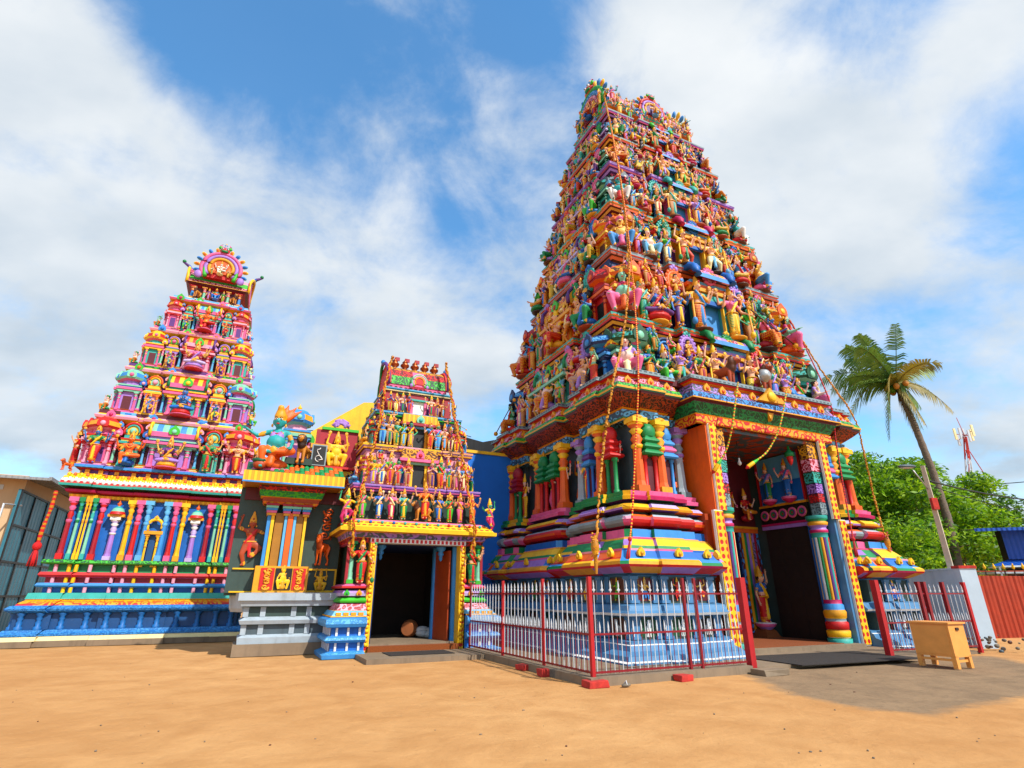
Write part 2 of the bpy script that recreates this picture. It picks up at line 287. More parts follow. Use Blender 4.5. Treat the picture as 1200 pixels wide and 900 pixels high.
def sweep(mb, plan, prof, m, closed=True, top=None, bot=None, M=None):
    """moulding profile [(outset, z)...] swept round a plan; m(i, j) or list per band"""
    rings = [offset(plan, o, closed) for o, z in prof]; n = len(rings[0]); plan = rings[0]; vs = []; fs = []; ms = []; uv = []
    L = [0.]
    for i in range(n): L.append(L[-1] + (Vector(plan[(i + 1) % n]) - Vector(plan[i])).length)
    Z = [0.]
    for j in range(1, len(prof)): Z.append(Z[-1] + math.hypot(prof[j][0] - prof[j - 1][0], prof[j][1] - prof[j - 1][1]))
    for (o, z), r in zip(prof, rings): vs.extend((p.x, p.y, z) for p in r)
    for j in range(len(prof) - 1):
        for i in range(n if closed else n - 1):
            q = (i + 1) % n; fs.append((j * n + i, j * n + q, (j + 1) * n + q, (j + 1) * n + i)); ms.append(m(i, j) if callable(m) else (m if isinstance(m, str) else m[j % len(m)]))
            uv.append(((L[i], Z[j]), (L[i + 1], Z[j]), (L[i + 1], Z[j + 1]), (L[i], Z[j + 1])))
    mb.add(vs, fs, ms, False, M, uv)
    if not closed:
        for i in (0, n - 1):
            nb = rings[0][1] if i == 0 else rings[0][n - 2]; d = (rings[0][i] - nb).normalized(); nrm = Vector((d.y, -d.x)) if i else Vector((-d.y, d.x)); k_ = min(range(len(prof)), key=lambda q: prof[q][0]); base_ = rings[k_][i] - nrm * .05
            poly = [(r[i].x, r[i].y, z) for (o, z), r in zip(prof, rings)] + [(base_.x, base_.y, prof[-1][1]), (base_.x, base_.y, prof[0][1])]
            mb.add(poly, [tuple(range(len(poly))) if i else tuple(range(len(poly)))[::-1]], ms[min(len(ms) - 1, 0)], False, M)
    if top: mb.add([vs[(len(prof) - 1) * n + i] for i in range(n)], [tuple(range(n))], top, False, M)
    if bot: mb.add([vs[i] for i in range(n)], [tuple(range(n))[::-1]], bot, False, M)
def plan4(A, B, fx, fy, st, proj=0.):
    """stepped temple plan, counter-clockwise from the front-left corner: corner modules, recesses, middle projection"""
    f = []
    def side(hw, dist, ff):
        a, b = ff; s = [(-hw, dist), (-a * hw, dist), (-a * hw, dist - st), (-b * hw, dist - st), (-b * hw, dist + proj)]
        return s + [(-x, d) for x, d in s[::-1]]
    for x, d in side(A, B, fx)[:-1]: f.append((x, -d))
    for x, d in side(B, A, fy)[:-1]: f.append((d, x))
    for x, d in side(A, B, fx)[:-1]: f.append((-x, d))
    for x, d in side(B, A, fy)[:-1]: f.append((-d, -x))
    return f
# ---------------------------------------------------------------- scene graph
def tag(o, label, cat, group=None, kind=None):
    if label: o['label'] = label
    if cat: o['category'] = cat
    if group: o['group'] = group
    if kind: o['kind'] = kind
    return o
def empty(name, loc, rz, label, cat, group=None):
    o = bpy.data.objects.new(name, None); C.objects.link(o); o.location = loc; o.rotation_euler = (0, 0, R(rz)); o.empty_display_size = .3
    return tag(o, label, cat, group)
U = Vector((math.sin(R(65)), math.cos(R(65)), 0)); W = Vector((-math.cos(R(65)), math.sin(R(65)), 0)); O = U * 15.29 + W * 12.41
def P(a, d, z=0.): return O + U * a + W * d + Vector((0, 0, z))     # temple frame: a along the front, d into the precinct
YAW = 25.0
# ---------------------------------------------------------------- plaster figures (one continuous skin each)
ARMS = dict(down=((.05, .01, -.17), (.075, -.05, -.33)), raise_=((.11, -.03, -.13), (.13, -.12, .02)), up=((.13, 0, .05), (.09, -.02, .24)), hip=((.14, .03, -.13), (.03, -.05, -.24)),
            anjali=((.05, -.07, -.16), (-.11, -.15, -.07)), knee=((.09, -.06, -.15), (.10, -.20, -.24)), out=((.13, -.02, -.06), (.25, -.06, .01)), give=((.07, -.05, -.17), (.08, -.19, -.15)), backup=((.14, .04, -.05), (.19, .0, .11)), club=((.10, -.03, -.16), (.15, -.13, -.22)))
class Fig:
    def __init__(s): s.p = []; s.e = MB()
    def c(s, a, b, r0, r1, m): s.p.append(('c', Vector(a), Vector(b), r0, r1, m))
    def s(s, c, r, m): s.p.append(('e', Vector(c), Vector(r if not isinstance(r, (int, float)) else (r, r, r)), 0, 0, m))
def human(legs='stand', arms=('down', 'raise_'), arms2=None, fem=True, belly=False, crown='tall', prop=None, turn=0., seat='accent', beard=False, bare=False, bighead=1.14):
    F = Fig(); hz = {'stand': .47, 'guard': .44, 'dance': .44}.get(legs, .27); sw = .018 if legs == 'stand' else 0
    H = Vector((sw, 0, hz)); sh = Vector((0, .0, hz + .275))
    F.s(H, (.112, .085, .088), 'lower'); F.s(H + Vector((-sw * .5, 0, .10)), (.082, .064, .085), 'skin'); F.s((0, 0, hz + .215), (.108, .076, .10), 'upper' if fem and not bare else 'skin')
    F.c((-.10, 0, hz + .275), (.10, 0, hz + .275), .036, .036, 'upper' if fem and not bare else 'skin')
    if fem:
        for x in (-.045, .045): F.s((x, -.058, hz + .215), .044, 'upper')
    if belly: F.s(H + Vector((0, -.045, .115)), (.125, .115, .11), 'skin')
    F.c((0, .005, hz + .29), (0, -.005, hz + .35), .036, .032, 'skin')
    hd = Vector((0, -.012, hz + .405)); F.s(hd, (.058, .066, .076), 'skin'); F.s(hd + Vector((0, -.01, -.045)), (.040, .05, .035), 'skin'); F.s(hd + Vector((0, .026, .012)), (.064, .058, .078), 'hair')
    F.s(hd + Vector((0, -.068, -.012)), (.011, .014, .02), 'skin')
    for x in (-.06, .06): F.s(hd + Vector((x, .0, -.01)), (.010, .016, .026), 'skin')
    if crown == 'tall': F.c(hd + Vector((0, .005, .05)), hd + Vector((0, .008, .072)), .064, .058, 'gold'); F.c(hd + Vector((0, .012, .105)), hd + Vector((0, .015, .135)), .046, .038, 'gold'); F.s(hd + Vector((0, .018, .175)), .030, 'gold'); F.s(hd + Vector((0, .018, .208)), .016, 'gold'); ell(F.e, hd + Vector((0, -.06, .075)), (.016, .012, .022), 'red', 7, 5)
    elif crown == 'bun': F.s(hd + Vector((0, .03, .085)), (.05, .05, .045), 'hair'); F.c(hd + Vector((0, -.03, .062)), hd + Vector((0, .04, .05)), .045, .05, 'hair')
    elif crown == 'big': F.s(hd + Vector((0, .035, .02)), (.10, .07, .10), 'hair'); F.c(hd + Vector((0, .0, .07)), hd + Vector((0, .015, .13)), .055, .03, 'gold')
    elif crown == 'turban': F.s(hd + Vector((0, .012, .062)), (.085, .085, .045), 'accent'); F.s(hd + Vector((0, -.05, .10)), .026, 'gold')
    elif crown == 'flame':
        F.c(hd + Vector((0, -.005, .05)), hd + Vector((0, -.01, .10)), .062, .045, 'gold'); F.s(hd + Vector((0, -.03, .135)), .035, 'gold')
        for k in range(6):
            a = R(0 + 14 * k); F.c(hd + Vector((.05 * math.sin(a), .06, .02 + .05 * math.cos(a))), hd + Vector((.20 * math.sin(a), .08, .03 + (.13 + .05 * (k % 2)) * math.cos(a * .7))), .040, .008, 'accent')
    feet = []
    def leg(s, hip, knee, foot, r=(.072, .052, .034), toe=(0, -.075, -.012)):
        F.c(hip, knee, r[0], r[1], 'lower'); F.c(knee, foot, r[1] * .95, r[2], 'lower'); t = Vector(foot) + Vector(toe); F.c(Vector(foot) + Vector((0, 0, -.008)), t, .026, .02, 'skin'); F.c(Vector(foot) + Vector((-.005, 0, .035)), Vector(foot) + Vector((.005, 0, .02)), .038, .036, 'gold')
    if legs == 'stand':
        for x in (-.058, .058): leg(x, (x + sw, 0, hz - .01), (x, -.015, .25), (x * .95, 0, .035))
        if fem: F.c((sw, 0, hz - .04), (0, .005, .07), .085, .088, 'lower')
        F.c((0, -.07, hz - .02), (0, -.085, .11), .026, .032, 'accent')
    elif legs == 'guard':
        leg(-1, (-.06, 0, hz), (-.15, -.07, .25), (-.14, .0, .035), toe=(-.05, -.06, -.012)); leg(1, (.06, 0, hz), (.14, -.10, .26), (.19, -.02, .035), toe=(.05, -.06, -.012)); F.c((0, -.07, hz), (0, -.08, .16), .03, .04, 'accent')
    elif legs == 'dance':
        leg(-1, (-.06, 0, hz), (-.12, -.06, .24), (-.06, .0, .035), toe=(-.05, -.05, -.012)); leg(1, (.06, 0, hz), (.20, -.10, .36), (.08, -.13, .20), toe=(-.03, -.06, -.03)); F.c((0, -.06, hz), (.02, -.08, .2), .028, .035, 'accent')
    elif legs == 'lalita':
        F.s((0, .03, .085), (.18, .16, .095), seat); leg(-1, (-.06, -.02, hz), (-.12, -.22, .26), (-.10, -.20, .035)); leg(1, (.06, -.02, hz), (.24, -.15, .25), (.02, -.21, .235), toe=(-.07, -.01, -.01)); F.c((0, -.12, .25), (0, -.2, .07), .05, .05, 'accent')
    elif legs == 'pend':
        F.s((0, .03, .085), (.18, .16, .095), seat)
        for x in (-1, 1): leg(x, (x * .07, -.02, hz), (x * .21, -.19, .285), (x * .15, -.16, .035), r=(.085, .062, .042))
        F.c((0, -.13, .24), (0, -.17, .07), .05, .06, 'accent')
    elif legs == 'cross':
        F.s((0, .0, .08), (.25, .23, .085), seat); leg(-1, (-.07, 0, hz - .03), (-.25, -.08, .20), (.02, -.19, .19), toe=(.06, 0, 0)); leg(1, (.07, 0, hz - .03), (.25, -.08, .20), (-.02, -.22, .20), toe=(-.06, 0, 0))
    elif legs == 'side':
        F.s((0, .03, .085), (.18, .16, .095), seat); leg(-1, (-.06, -.02, hz), (-.10, -.23, .27), (-.14, -.21, .035)); leg(1, (.06, -.02, hz), (.10, -.23, .28), (.02, -.24, .045)); F.c((-.02, -.16, .22), (-.06, -.2, .06), .07, .08, 'lower')
    def arm(s, kind):
        e, h = ARMS[kind]; a = Vector((s * .125, .005, hz + .272)); el = a + Vector((s * e[0], e[1], e[2])); ha = a + Vector((s * h[0], h[1], h[2]))
        m = a.lerp(el, .55); F.c(a, m, .037, .033, 'upper' if fem and not bare else 'skin'); F.c(m, el, .032, .027, 'skin'); F.c(el, ha, .027, .020, 'skin'); F.c(m + Vector((0, 0, .004)), m - Vector((0, 0, .004)), .037, .037, 'gold')
        d = (ha - el).normalized(); 
        if kind in ('raise_', 'backup', 'give'): d = (d + Vector((0, 0, .9 if kind != 'give' else .1))).normalized()
        F.c(ha, ha + d * .028, .022, .022, 'skin'); s1 = d.cross(Vector((0, 1, 0.01))).normalized()
        for q, ln in ((-1.4, .030), (-.5, .042), (.5, .046), (1.4, .038)):
            b = ha + d * .04 + s1 * (q * .011); mid = b + d * ln * .55; tube(F.e, [b, mid, mid + (d * .8 + Vector((0, -.5, 0))).normalized() * ln * .5], [.0075, .0065, .0045], 'skin', 5)
        b = ha + d * .012 + s1 * (-s * .02); tube(F.e, [b, b + (d * .6 - s1 * s * .9).normalized() * .026, b + (d - s1 * s * .5).normalized() * .042], [.009, .0075, .005], 'skin', 5)
        return ha, d
    hands = [arm(-1, arms[0]), arm(1, arms[1])]
    if legs == 'stand' and fem:
        for zz, rr in ((.085, .092), (.115, .091), (.20, .090)): tube(F.e, [(rr * math.cos(g), .004 + rr * .98 * math.sin(g), zz) for g in np.linspace(0, 2 * math.pi, 13)], .0075, 'gold', 5)
    tube(F.e, [Vector((.052 * math.sin(g), -.045 - .04 * math.cos(g) ** 2, hz + .285 - .05 * math.cos(g))) for g in np.linspace(-1.4, 1.4, 7)], .008, 'red', 5)
    if arms2:
        hb = [arm(-1, arms2[0]), arm(1, arms2[1])]
        for (h, d), pm in zip(hb, ('gold', 'accent')): lathe(F.e, [(.004, -.012), (.04, -.008), (.045, 0), (.04, .008), (.004, .012)], tuple(h + d * .07 + Vector((0, 0, .03))), 8, pm, axis='y')
    # sash, belt, necklace, face
    for k in range(5):
        a, b = [Vector((.095 - .19 * q / 5, -.075 - .012 * math.sin(math.pi * q / 5), hz + .29 - .26 * q / 5)) for q in (k, k + 1)]
        if fem or k % 2 == 0: F.c(a, b, .022, .022, 'accent') if fem and not bare else None
    E = F.e
    pts = [Vector((.118 * math.cos(g), .09 * math.sin(g), hz + .045)) for g in np.linspace(0, 2 * math.pi, 13)]; tube(E, pts, .014, 'gold', 5)
    pts = [Vector((.075 * math.sin(g), -.05 - .045 * math.cos(g) ** 2, hz + .275 - .085 * math.cos(g))) for g in np.linspace(-1.4, 1.4, 8)]; tube(E, pts, .010, 'gold', 5)
    for x in (-1, 1):
        q = hd + Vector((x * .024, -.058, .008)); ell(E, q, (.0155, .010, .0085), 'white', 7, 5); ell(E, q + Vector((0, -.007, 0)), (.0068, .005, .0068), 'black', 6, 4)
        tube(E, [q + Vector((-.017, -.004, .016)), q + Vector((0, -.009, .021)), q + Vector((.017, -.004, .016))], .0035, 'black', 4); ell(E, hd + Vector((x * .066, -.004, -.05)), (.012, .012, .02), 'gold', 6, 4)
    ell(E, hd + Vector((0, -.064, -.042)), (.018, .009, .007), 'red', 7, 4)
    if beard: tube(E, [hd + Vector((-.035, -.062, -.03)), hd + Vector((0, -.074, -.026)), hd + Vector((.035, -.062, -.03))], [.004, .008, .004], 'black', 5)
    if not fem: ell(E, hd + Vector((0, -.066, .034)), (.008, .006, .011), 'red', 5, 4)
    if prop == 'club': h = hands[1][0]; tube(E, [h + Vector((0, -.02, .08)), (h.x + .01, h.y - .03, .12), (h.x + .01, h.y - .03, .02)], [.014, .02, .022], 'gold', 8); ell(E, (h.x + .01, h.y - .03, .07), (.05, .05, .07), 'accent', 10, 6)
    elif prop == 'spear': h = hands[1][0]; tube(E, [(h.x, h.y - .02, .02), (h.x, h.y - .02, h.z + .32)], .010, 'gold', 6); lathe(E, [(.0, .12), (.03, .03), (.012, 0)][::-1], (h.x, h.y - .02, h.z + .32), 6, 'white')
    elif prop == 'veena': a = hands[0][0]; b = hands[1][0]; tube(E, [a.lerp(b, -.7) + Vector((0, -.03, 0)), a.lerp(b, 1.6) + Vector((0, -.03, 0))], .014, 'brown', 6); ell(E, a.lerp(b, -.7) + Vector((0, -.03, 0)), .06, 'gold', 9, 6); ell(E, a.lerp(b, 1.6) + Vector((0, -.03, 0)), .045, 'gold', 9, 6)
    elif prop == 'lotus':
        for h, d in hands: lathe(E, [(.008, 0), (.03, .02), (.036, .045), (.012, .075), (.0, .08)], tuple(h + d * .06), 8, 'pink')
    elif prop == 'bow': h = hands[0][0]; tube(E, [h + Vector((.04 * math.cos(g) - .04, -.02, .24 * math.sin(g))) for g in np.linspace(-1.4, 1.4, 9)], .009, 'gold', 5)
    if bighead != 1.:
        pv = Vector((0, 0, hz + .33)); k = bighead
        F.p = [(q, pv + (a - pv) * k if (a.z > hz + .335 and abs(a.x) < .09 or q == 'c' and m_ == 'accent' and a.z > hz + .33) else a, (b * k if q == 'e' else pv + (b - pv) * k) if (a.z > hz + .335 and abs(a.x) < .09) else b, r0 * k if a.z > hz + .335 and abs(a.x) < .09 else r0, r1 * k if a.z > hz + .335 and abs(a.x) < .09 else r1, m_) for q, a, b, r0, r1, m_ in F.p]
        F.e.v = [tuple(pv + (Vector(p) - pv) * k) if p[2] > hz + .335 and abs(p[0]) < .09 else p for p in F.e.v]
    return F
def lion(sit=False):
    F = Fig(); B = 'skin'
    # facing -y, head turned out; trunk along y
    F.c((0, -.20, .47), (0, .25, .46), .125, .105, B); F.s((0, -.22, .46), (.12, .12, .15), B); F.s((0, .30, .45), (.105, .11, .12), B)
    for x in (-.075, .075):
        F.c((x, -.25, .42), (x, -.25, .20), .056, .042, B); F.c((x, -.25, .20), (x, -.25, .045), .040, .034, B); F.c((x, -.25, .03), (x, -.33, .03), .040, .034, B)
        F.c((x, .31, .43), (x, .22, .25), .085, .052, B); F.c((x, .22, .25), (x, .36, .15), .045, .036, B); F.c((x, .36, .15), (x, .34, .04), .034, .034, B); F.c((x, .34, .03), (x, .26, .03), .040, .034, B)
    F.c((0, -.27, .56), (0, -.36, .66), .12, .10, 'hair'); F.s((0, -.33, .67), (.155, .10, .165), 'hair'); F.s((0, -.31, .53), (.12, .10, .13), 'hair')
    F.s((0, -.41, .69), (.088, .085, .095), B); F.c((0, -.45, .665), (0, -.52, .655), .055, .045, B); F.c((0, -.45, .615), (0, -.50, .605), .036, .03, B)
    for x in (-.085, .085): F.s((x, -.38, .79), (.03, .022, .035), B)
    F.c((0, .39, .47), (0, .50, .40), .026, .02, B); F.c((0, .50, .40), (0, .55, .56), .02, .018, B); F.c((0, .55, .56), (.03, .50, .68), .018, .018, B); F.s((.03, .49, .72), (.035, .035, .06), 'hair')
    E = F.e; ell(E, (0, -.553, .675), (.024, .016, .016), 'black', 7, 5); ell(E, (0, -.51, .632), (.034, .026, .013), 'red', 8, 5)
    for x in (-.036, .036): ell(E, (x, -.488, .715), (.016, .010, .013), 'white', 7, 5); ell(E, (x, -.497, .715), (.007, .005, .008), 'black', 6, 4)
    return F
SLOTS = ('skin', 'lower', 'upper', 'gold', 'hair', 'accent')
def realise(F, name, voxel=.0165):
    mb = MB()
    for kind, a, b, r0, r1, m in F.p:
        if kind == 'e': ell(mb, a, b, m, 12, 8)
        else:
            d = (b - a); L_ = max(d.length, 1e-4); q = d.to_track_quat('Z', 'Y') if d.length > 1e-4 else Quaternion(); pr = []
            for g in (-90, -60, -30, 0): pr.append((max(1e-4, r0 * math.cos(R(g))), r0 * math.sin(R(g))))
            for g in (0, 30, 60, 90): pr.append((max(1e-4, r1 * math.cos(R(g))), L_ + r1 * math.sin(R(g))))
            lathe(mb, pr, (0, 0, 0), 12, m, Matrix.Translation(a) @ q.to_matrix().to_4x4())
    me = bpy.data.meshes.new('t'); me.from_pydata(mb.v, [], mb.f); o = bpy.data.objects.new('t', me); C.objects.link(o)
    rm = o.modifiers.new('r', 'REMESH'); rm.mode = 'VOXEL'; rm.voxel_size = voxel; sm = o.modifiers.new('s', 'SMOOTH'); sm.factor = .5; sm.iterations = 2
    dc = o.modifiers.new('d', 'DECIMATE'); dc.ratio = .55
    dg = bpy.context.evaluated_depsgraph_get(); dg.update(); ev = bpy.data.meshes.new_from_object(o.evaluated_get(dg)); bpy.data.objects.remove(o); bpy.data.meshes.remove(me)
    nv = len(ev.vertices); co = np.empty(nv * 3); ev.vertices.foreach_get('co', co); co = co.reshape(-1, 3); fs = [tuple(p.vertices) for p in ev.polygons]
    cen = np.array([co[list(f)].mean(0) for f in fs]); best = np.full(len(fs), 9.); who = np.zeros(len(fs), int); pri = dict(skin=0, lower=.004, upper=.006, gold=.010, hair=.004, accent=.012)
    for i, (kind, a, b, r0, r1, m) in enumerate(F.p):
        a_ = np.array(a); b_ = np.array(b)
        if kind == 'e': k = (cen - a_) / b_; d = (np.linalg.norm(k, axis=1) - 1) * b_.min()
        else:
            ab = b_ - a_; t = np.clip(((cen - a_) @ ab) / max(ab @ ab, 1e-9), 0, 1); d = np.linalg.norm(cen - a_ - t[:, None] * ab, axis=1) - (r0 + (r1 - r0) * t)
        d = np.abs(d) - pri[m]; u = d < best; best[u] = d[u]; who[u] = i
    out = MB(); out.v = [tuple(p) for p in co]; out.f = fs; out.m = [F.p[k][5] for k in who]; out.s = [True] * len(fs); out.u = [((0, 0),) * len(f) for f in fs]
    o2 = len(out.v); out.v += F.e.v; out.f += [tuple(o2 + k for k in f) for f in F.e.f]; out.m += F.e.m; out.s += F.e.s; out.u += [((0, 0),) * len(f) for f in F.e.f]
    bpy.data.meshes.remove(ev)
    me = bpy.data.meshes.new(name); me.from_pydata(out.v, [], out.f); keys = list(SLOTS) + [k for k in sorted(set(out.m)) if k not in SLOTS]
    for k in keys: me.materials.append(mat(k if k not in SLOTS else dict(lower='red', upper='green', hair='black', accent='blue').get(k, k)))
    me.polygons.foreach_set('material_index', [keys.index(k) for k in out.m]); me.polygons.foreach_set('use_smooth', out.s); uv = me.uv_layers.new(name='UVMap'); uv.data.foreach_set('uv', [c for f in out.f for k in f for c in (out.v[k][0] * 1.3 + out.v[k][1] * 1.1, out.v[k][2] * 1.3)]); me.update(); me['keys'] = ','.join(keys)
    return me
TEMPL = dict(
    lady=lambda: human('stand', ('down', 'raise_')), lady2=lambda: human('stand', ('raise_', 'hip'), crown='bun'), pray=lambda: human('stand', ('anjali', 'anjali')), lotus=lambda: human('stand', ('raise_', 'down'), prop='lotus', crown='tall'),
    deity=lambda: human('stand', ('down', 'raise_'), ('backup', 'backup'), fem=False), goddess4=lambda: human('stand', ('give', 'raise_'), ('backup', 'backup')), guard=lambda: human('guard', ('raise_', 'club'), ('backup', 'up'), fem=False, prop='club', beard=True), guardess=lambda: human('stand', ('raise_', 'club'), ('backup', 'backup'), prop='club'),
    dancer=lambda: human('dance', ('up', 'out'), crown='tall'), dancer2=lambda: human('dance', ('out', 'up'), fem=False, crown='bun', belly=False), archer=lambda: human('guard', ('out', 'raise_'), fem=False, prop='bow'),
    lalita=lambda: human('lalita', ('knee', 'raise_')), lalita4=lambda: human('lalita', ('give', 'raise_'), ('backup', 'backup'), fem=False), belly=lambda: human('pend', ('knee', 'give'), belly=True, fem=True, crown='big'), bellym=lambda: human('pend', ('knee', 'raise_'), belly=True, fem=False, crown='turban', beard=True),
    cross=lambda: human('cross', ('anjali', 'anjali'), fem=False, crown='bun'), cross4=lambda: human('cross', ('give', 'raise_'), ('backup', 'backup'), crown='tall'), veena=lambda: human('side', ('knee', 'raise_'), prop='veena', crown='bun'), side=lambda: human('side', ('give', 'knee'), crown='tall'),
    atlas=lambda: human('pend', ('up', 'up'), belly=True, fem=False, crown='turban'), kali=lambda: human('lalita', ('out', 'knee'), belly=True, crown='flame', bare=True, bighead=1.32), ganesh=lambda: human('pend', ('give', 'raise_'), ('up', 'up'), belly=True, fem=False), upreach=lambda: human('stand', ('up', 'down'), crown='tall'), lion=lambda: lion())
TM = {}
def tmpl(k):
    if k not in TM: TM[k] = realise(TEMPL[k](), 'statue', .0165 if k != 'lion' else .018)
    return TM[k]
def statue(parent, k, x, y, z, h, rz=0, pal=None, flat=1., name='statue', label=None, mirror=False, tilt=0):
    """h is the height of a standing body; pal maps body regions to paints"""
    if name == 'statue': name = 'lion_statue' if k == 'lion' else 'seated_statue' if k in ('lalita', 'lalita4', 'belly', 'bellym', 'side', 'veena', 'cross', 'cross4', 'atlas', 'ganesh') else 'dancing_statue' if k.startswith('danc') else 'guardian_statue' if k in ('guard', 'guardess', 'archer') else 'deity_statue' if k in ('deity', 'goddess4') else 'standing_statue'
    o = bpy.data.objects.new(name, tmpl(k)); C.objects.link(o); o.parent = parent; o.location = (x, y, z); o.rotation_euler = (R(tilt), 0, R(rz)); o.scale = (-h if mirror else h, h * flat, h)
    keys = o.data['keys'].split(',')
    for i, kk in enumerate(keys):
        p = (pal or {}).get(kk) or (pal or {}).get('*')
        if p: o.material_slots[i].link = 'OBJECT'; o.material_slots[i].material = mat(p)
    if label: o['label'] = label
    return o
CLOTH = ['red', 'green', 'blue', 'mag', 'yellow', 'red', 'lilac', 'purp', 'teal', 'pink', 'lgreen', 'lblue', 'green', 'gold', 'cream', 'sky', 'crim']
def rpal(rng, skin=None):
    a, b, c = rng.sample(CLOTH, 3); a = rng.choice([a, a, a, 'redgold', 'greengold', 'bluegold', 'maggold', 'purpgold', 'yellowred', 'orangered']); return dict(skin=skin or rng.choice(['skin', 'skin', 'pskin', 'pskin', 'pskin', 'yskin', 'gskin', 'bskin', 'mint']), lower=a, upper=b, accent=c, hair='black', gold=rng.choice(['gold', 'yellow', 'gold']))
# ---------------------------------------------------------------- temple elements
def horseshoe(mb, M, r, pal, depth=.25, rays=True, top=True):
    """arched gable plate facing -y, centre at the origin of M; pal: rings outside to inside"""
    n = 20; arc = [R(-38 + 256 * k / n) for k in range(n + 1)]
    for q, (rr, th, y) in enumerate(((.93, .10, 0), (.74, .10, -.03), (.56, .09, -.05))):
        tube(mb, [(rr * r * math.cos(a), y * r - .02, rr * r * math.sin(a)) for a in arc], th * r, pal[q % len(pal)], 8, M)
    poly = [(r * .95 * math.cos(a), r * .95 * math.sin(a)) for a in arc]; prism(mb, poly, -.01, depth, pal[3 % len(pal)], M)
    poly = [(r * .5 * math.cos(a), r * .5 * math.sin(a)) for a in arc]; prism(mb, poly, -.06 * r - .02, -.01, pal[4 % len(pal)], M)
    if rays:
        for k in range(0, 15):
            a = R(-30 + 240 * k / 14)
            if 80 < math.degrees(a) < 100 and top: continue
            Mk = M @ Matrix.Translation((1.14 * r * math.cos(a), .02, 1.14 * r * math.sin(a))) @ Matrix.Rotation(-(a - math.pi / 2), 4, 'Y'); ell(mb, (0, 0, 0), (.105 * r, .08 * r, .17 * r), ('yellow', 'lblue')[k % 2], 7, 5, Mk); ell(mb, (0, -.06 * r, 0), (.06 * r, .04 * r, .10 * r), ('orange', 'blue')[k % 2], 6, 4, Mk)
    if top:
        ell(mb, (0, -.06 * r, 1.10 * r), (.24 * r, .16 * r, .19 * r), 'red', 10, 6, M); ell(mb, (0, -.16 * r, 1.02 * r), (.19 * r, .10 * r, .07 * r), 'green', 8, 5, M)
        for s in (-1, 1):
            ell(mb, (s * .12 * r, -.19 * r, 1.16 * r), .065 * r, 'white', 8, 5, M); ell(mb, (s * .12 * r, -.25 * r, 1.16 * r), .03 * r, 'black', 6, 4, M)
            ell(mb, (s * .22 * r, -.05 * r, 1.27 * r), (.11 * r, .08 * r, .10 * r), 'lgreen', 8, 5, M); tube(mb, [(s * .12 * r, 0, 1.3 * r), (s * .24 * r, -.02, 1.42 * r), (s * .16 * r, -.02, 1.52 * r)], [.06 * r, .05 * r, .015 * r], 'pink', 6, M)
        lathe(mb, [(.09 * r, 1.25 * r), (.12 * r, 1.33 * r), (.05 * r, 1.42 * r), (.08 * r, 1.48 * r), (.0, 1.62 * r)], (0, 0, 0), 8, ('lblue', 'gold'), M)
    for s in (-1, 1):
        tube(mb, [(s * r * (.66 + .1 * math.sin(t * 2.2)), -.07 * r, r * (-.62 + .75 * t)) for t in np.linspace(0, 1, 8)], [.10 * r, .11 * r, .1 * r, .09 * r, .08 * r, .07 * r, .06 * r, .03 * r], 'lgreen', 6, M); ell(mb, (s * .98 * r, -.03, -.52 * r), (.20 * r, .1 * r, .23 * r), 'lilac', 9, 6, M)
def disc(mb, M, r, c1, c2, sz=1.25):
    cs = c1 + 'scroll'; Md = M @ Matrix.Diagonal((1, 1, sz, 1)); lathe(mb, [(r * .9, -.03), (r * .9, .04), (r * .72, .07), (r * .66, .04), (r * .30, .09), (.0, .12)], (0, 0, 0), 14, (c1, c1, c1, cs, c1), Md, axis='y')
    for k in range(13): a = R(-40 + 260 * k / 12); ell(mb, (r * .92 * math.cos(a), -.01, r * .92 * math.sin(a)), (r * .17, .06, r * .17), c1, 7, 5, Md)
    for k in range(3): ell(mb, (r * .26 * (k - 1), -.02, r * sz * (1.04 if k != 1 else 1.18)), (r * .20, .07, r * .26), c2, 7, 5, M)
def kudu(mb, M, r, c1='yellow', c2='orange'):
    poly = [(r * math.cos(a) * (1 if abs(math.sin(a)) < .8 else 1.0), r * math.sin(a) * 1.05) for a in np.linspace(R(-35), R(215), 11)]; poly[5] = (0, r * 1.45); prism(mb, poly, -.04, .05, c1, M); ell(mb, (0, -.04, 0), (r * .5, .05, r * .5), c2, 8, 5, M)
def finial(mb, M, h, c='yellow'):
    lathe(mb, [(.16 * h, 0), (.22 * h, .05 * h), (.12 * h, .14 * h), (.28 * h, .30 * h), (.30 * h, .42 * h), (.12 * h, .58 * h), (.16 * h, .64 * h), (.05 * h, .76 * h), (.0, h)], (0, 0, 0), 8, c, M)
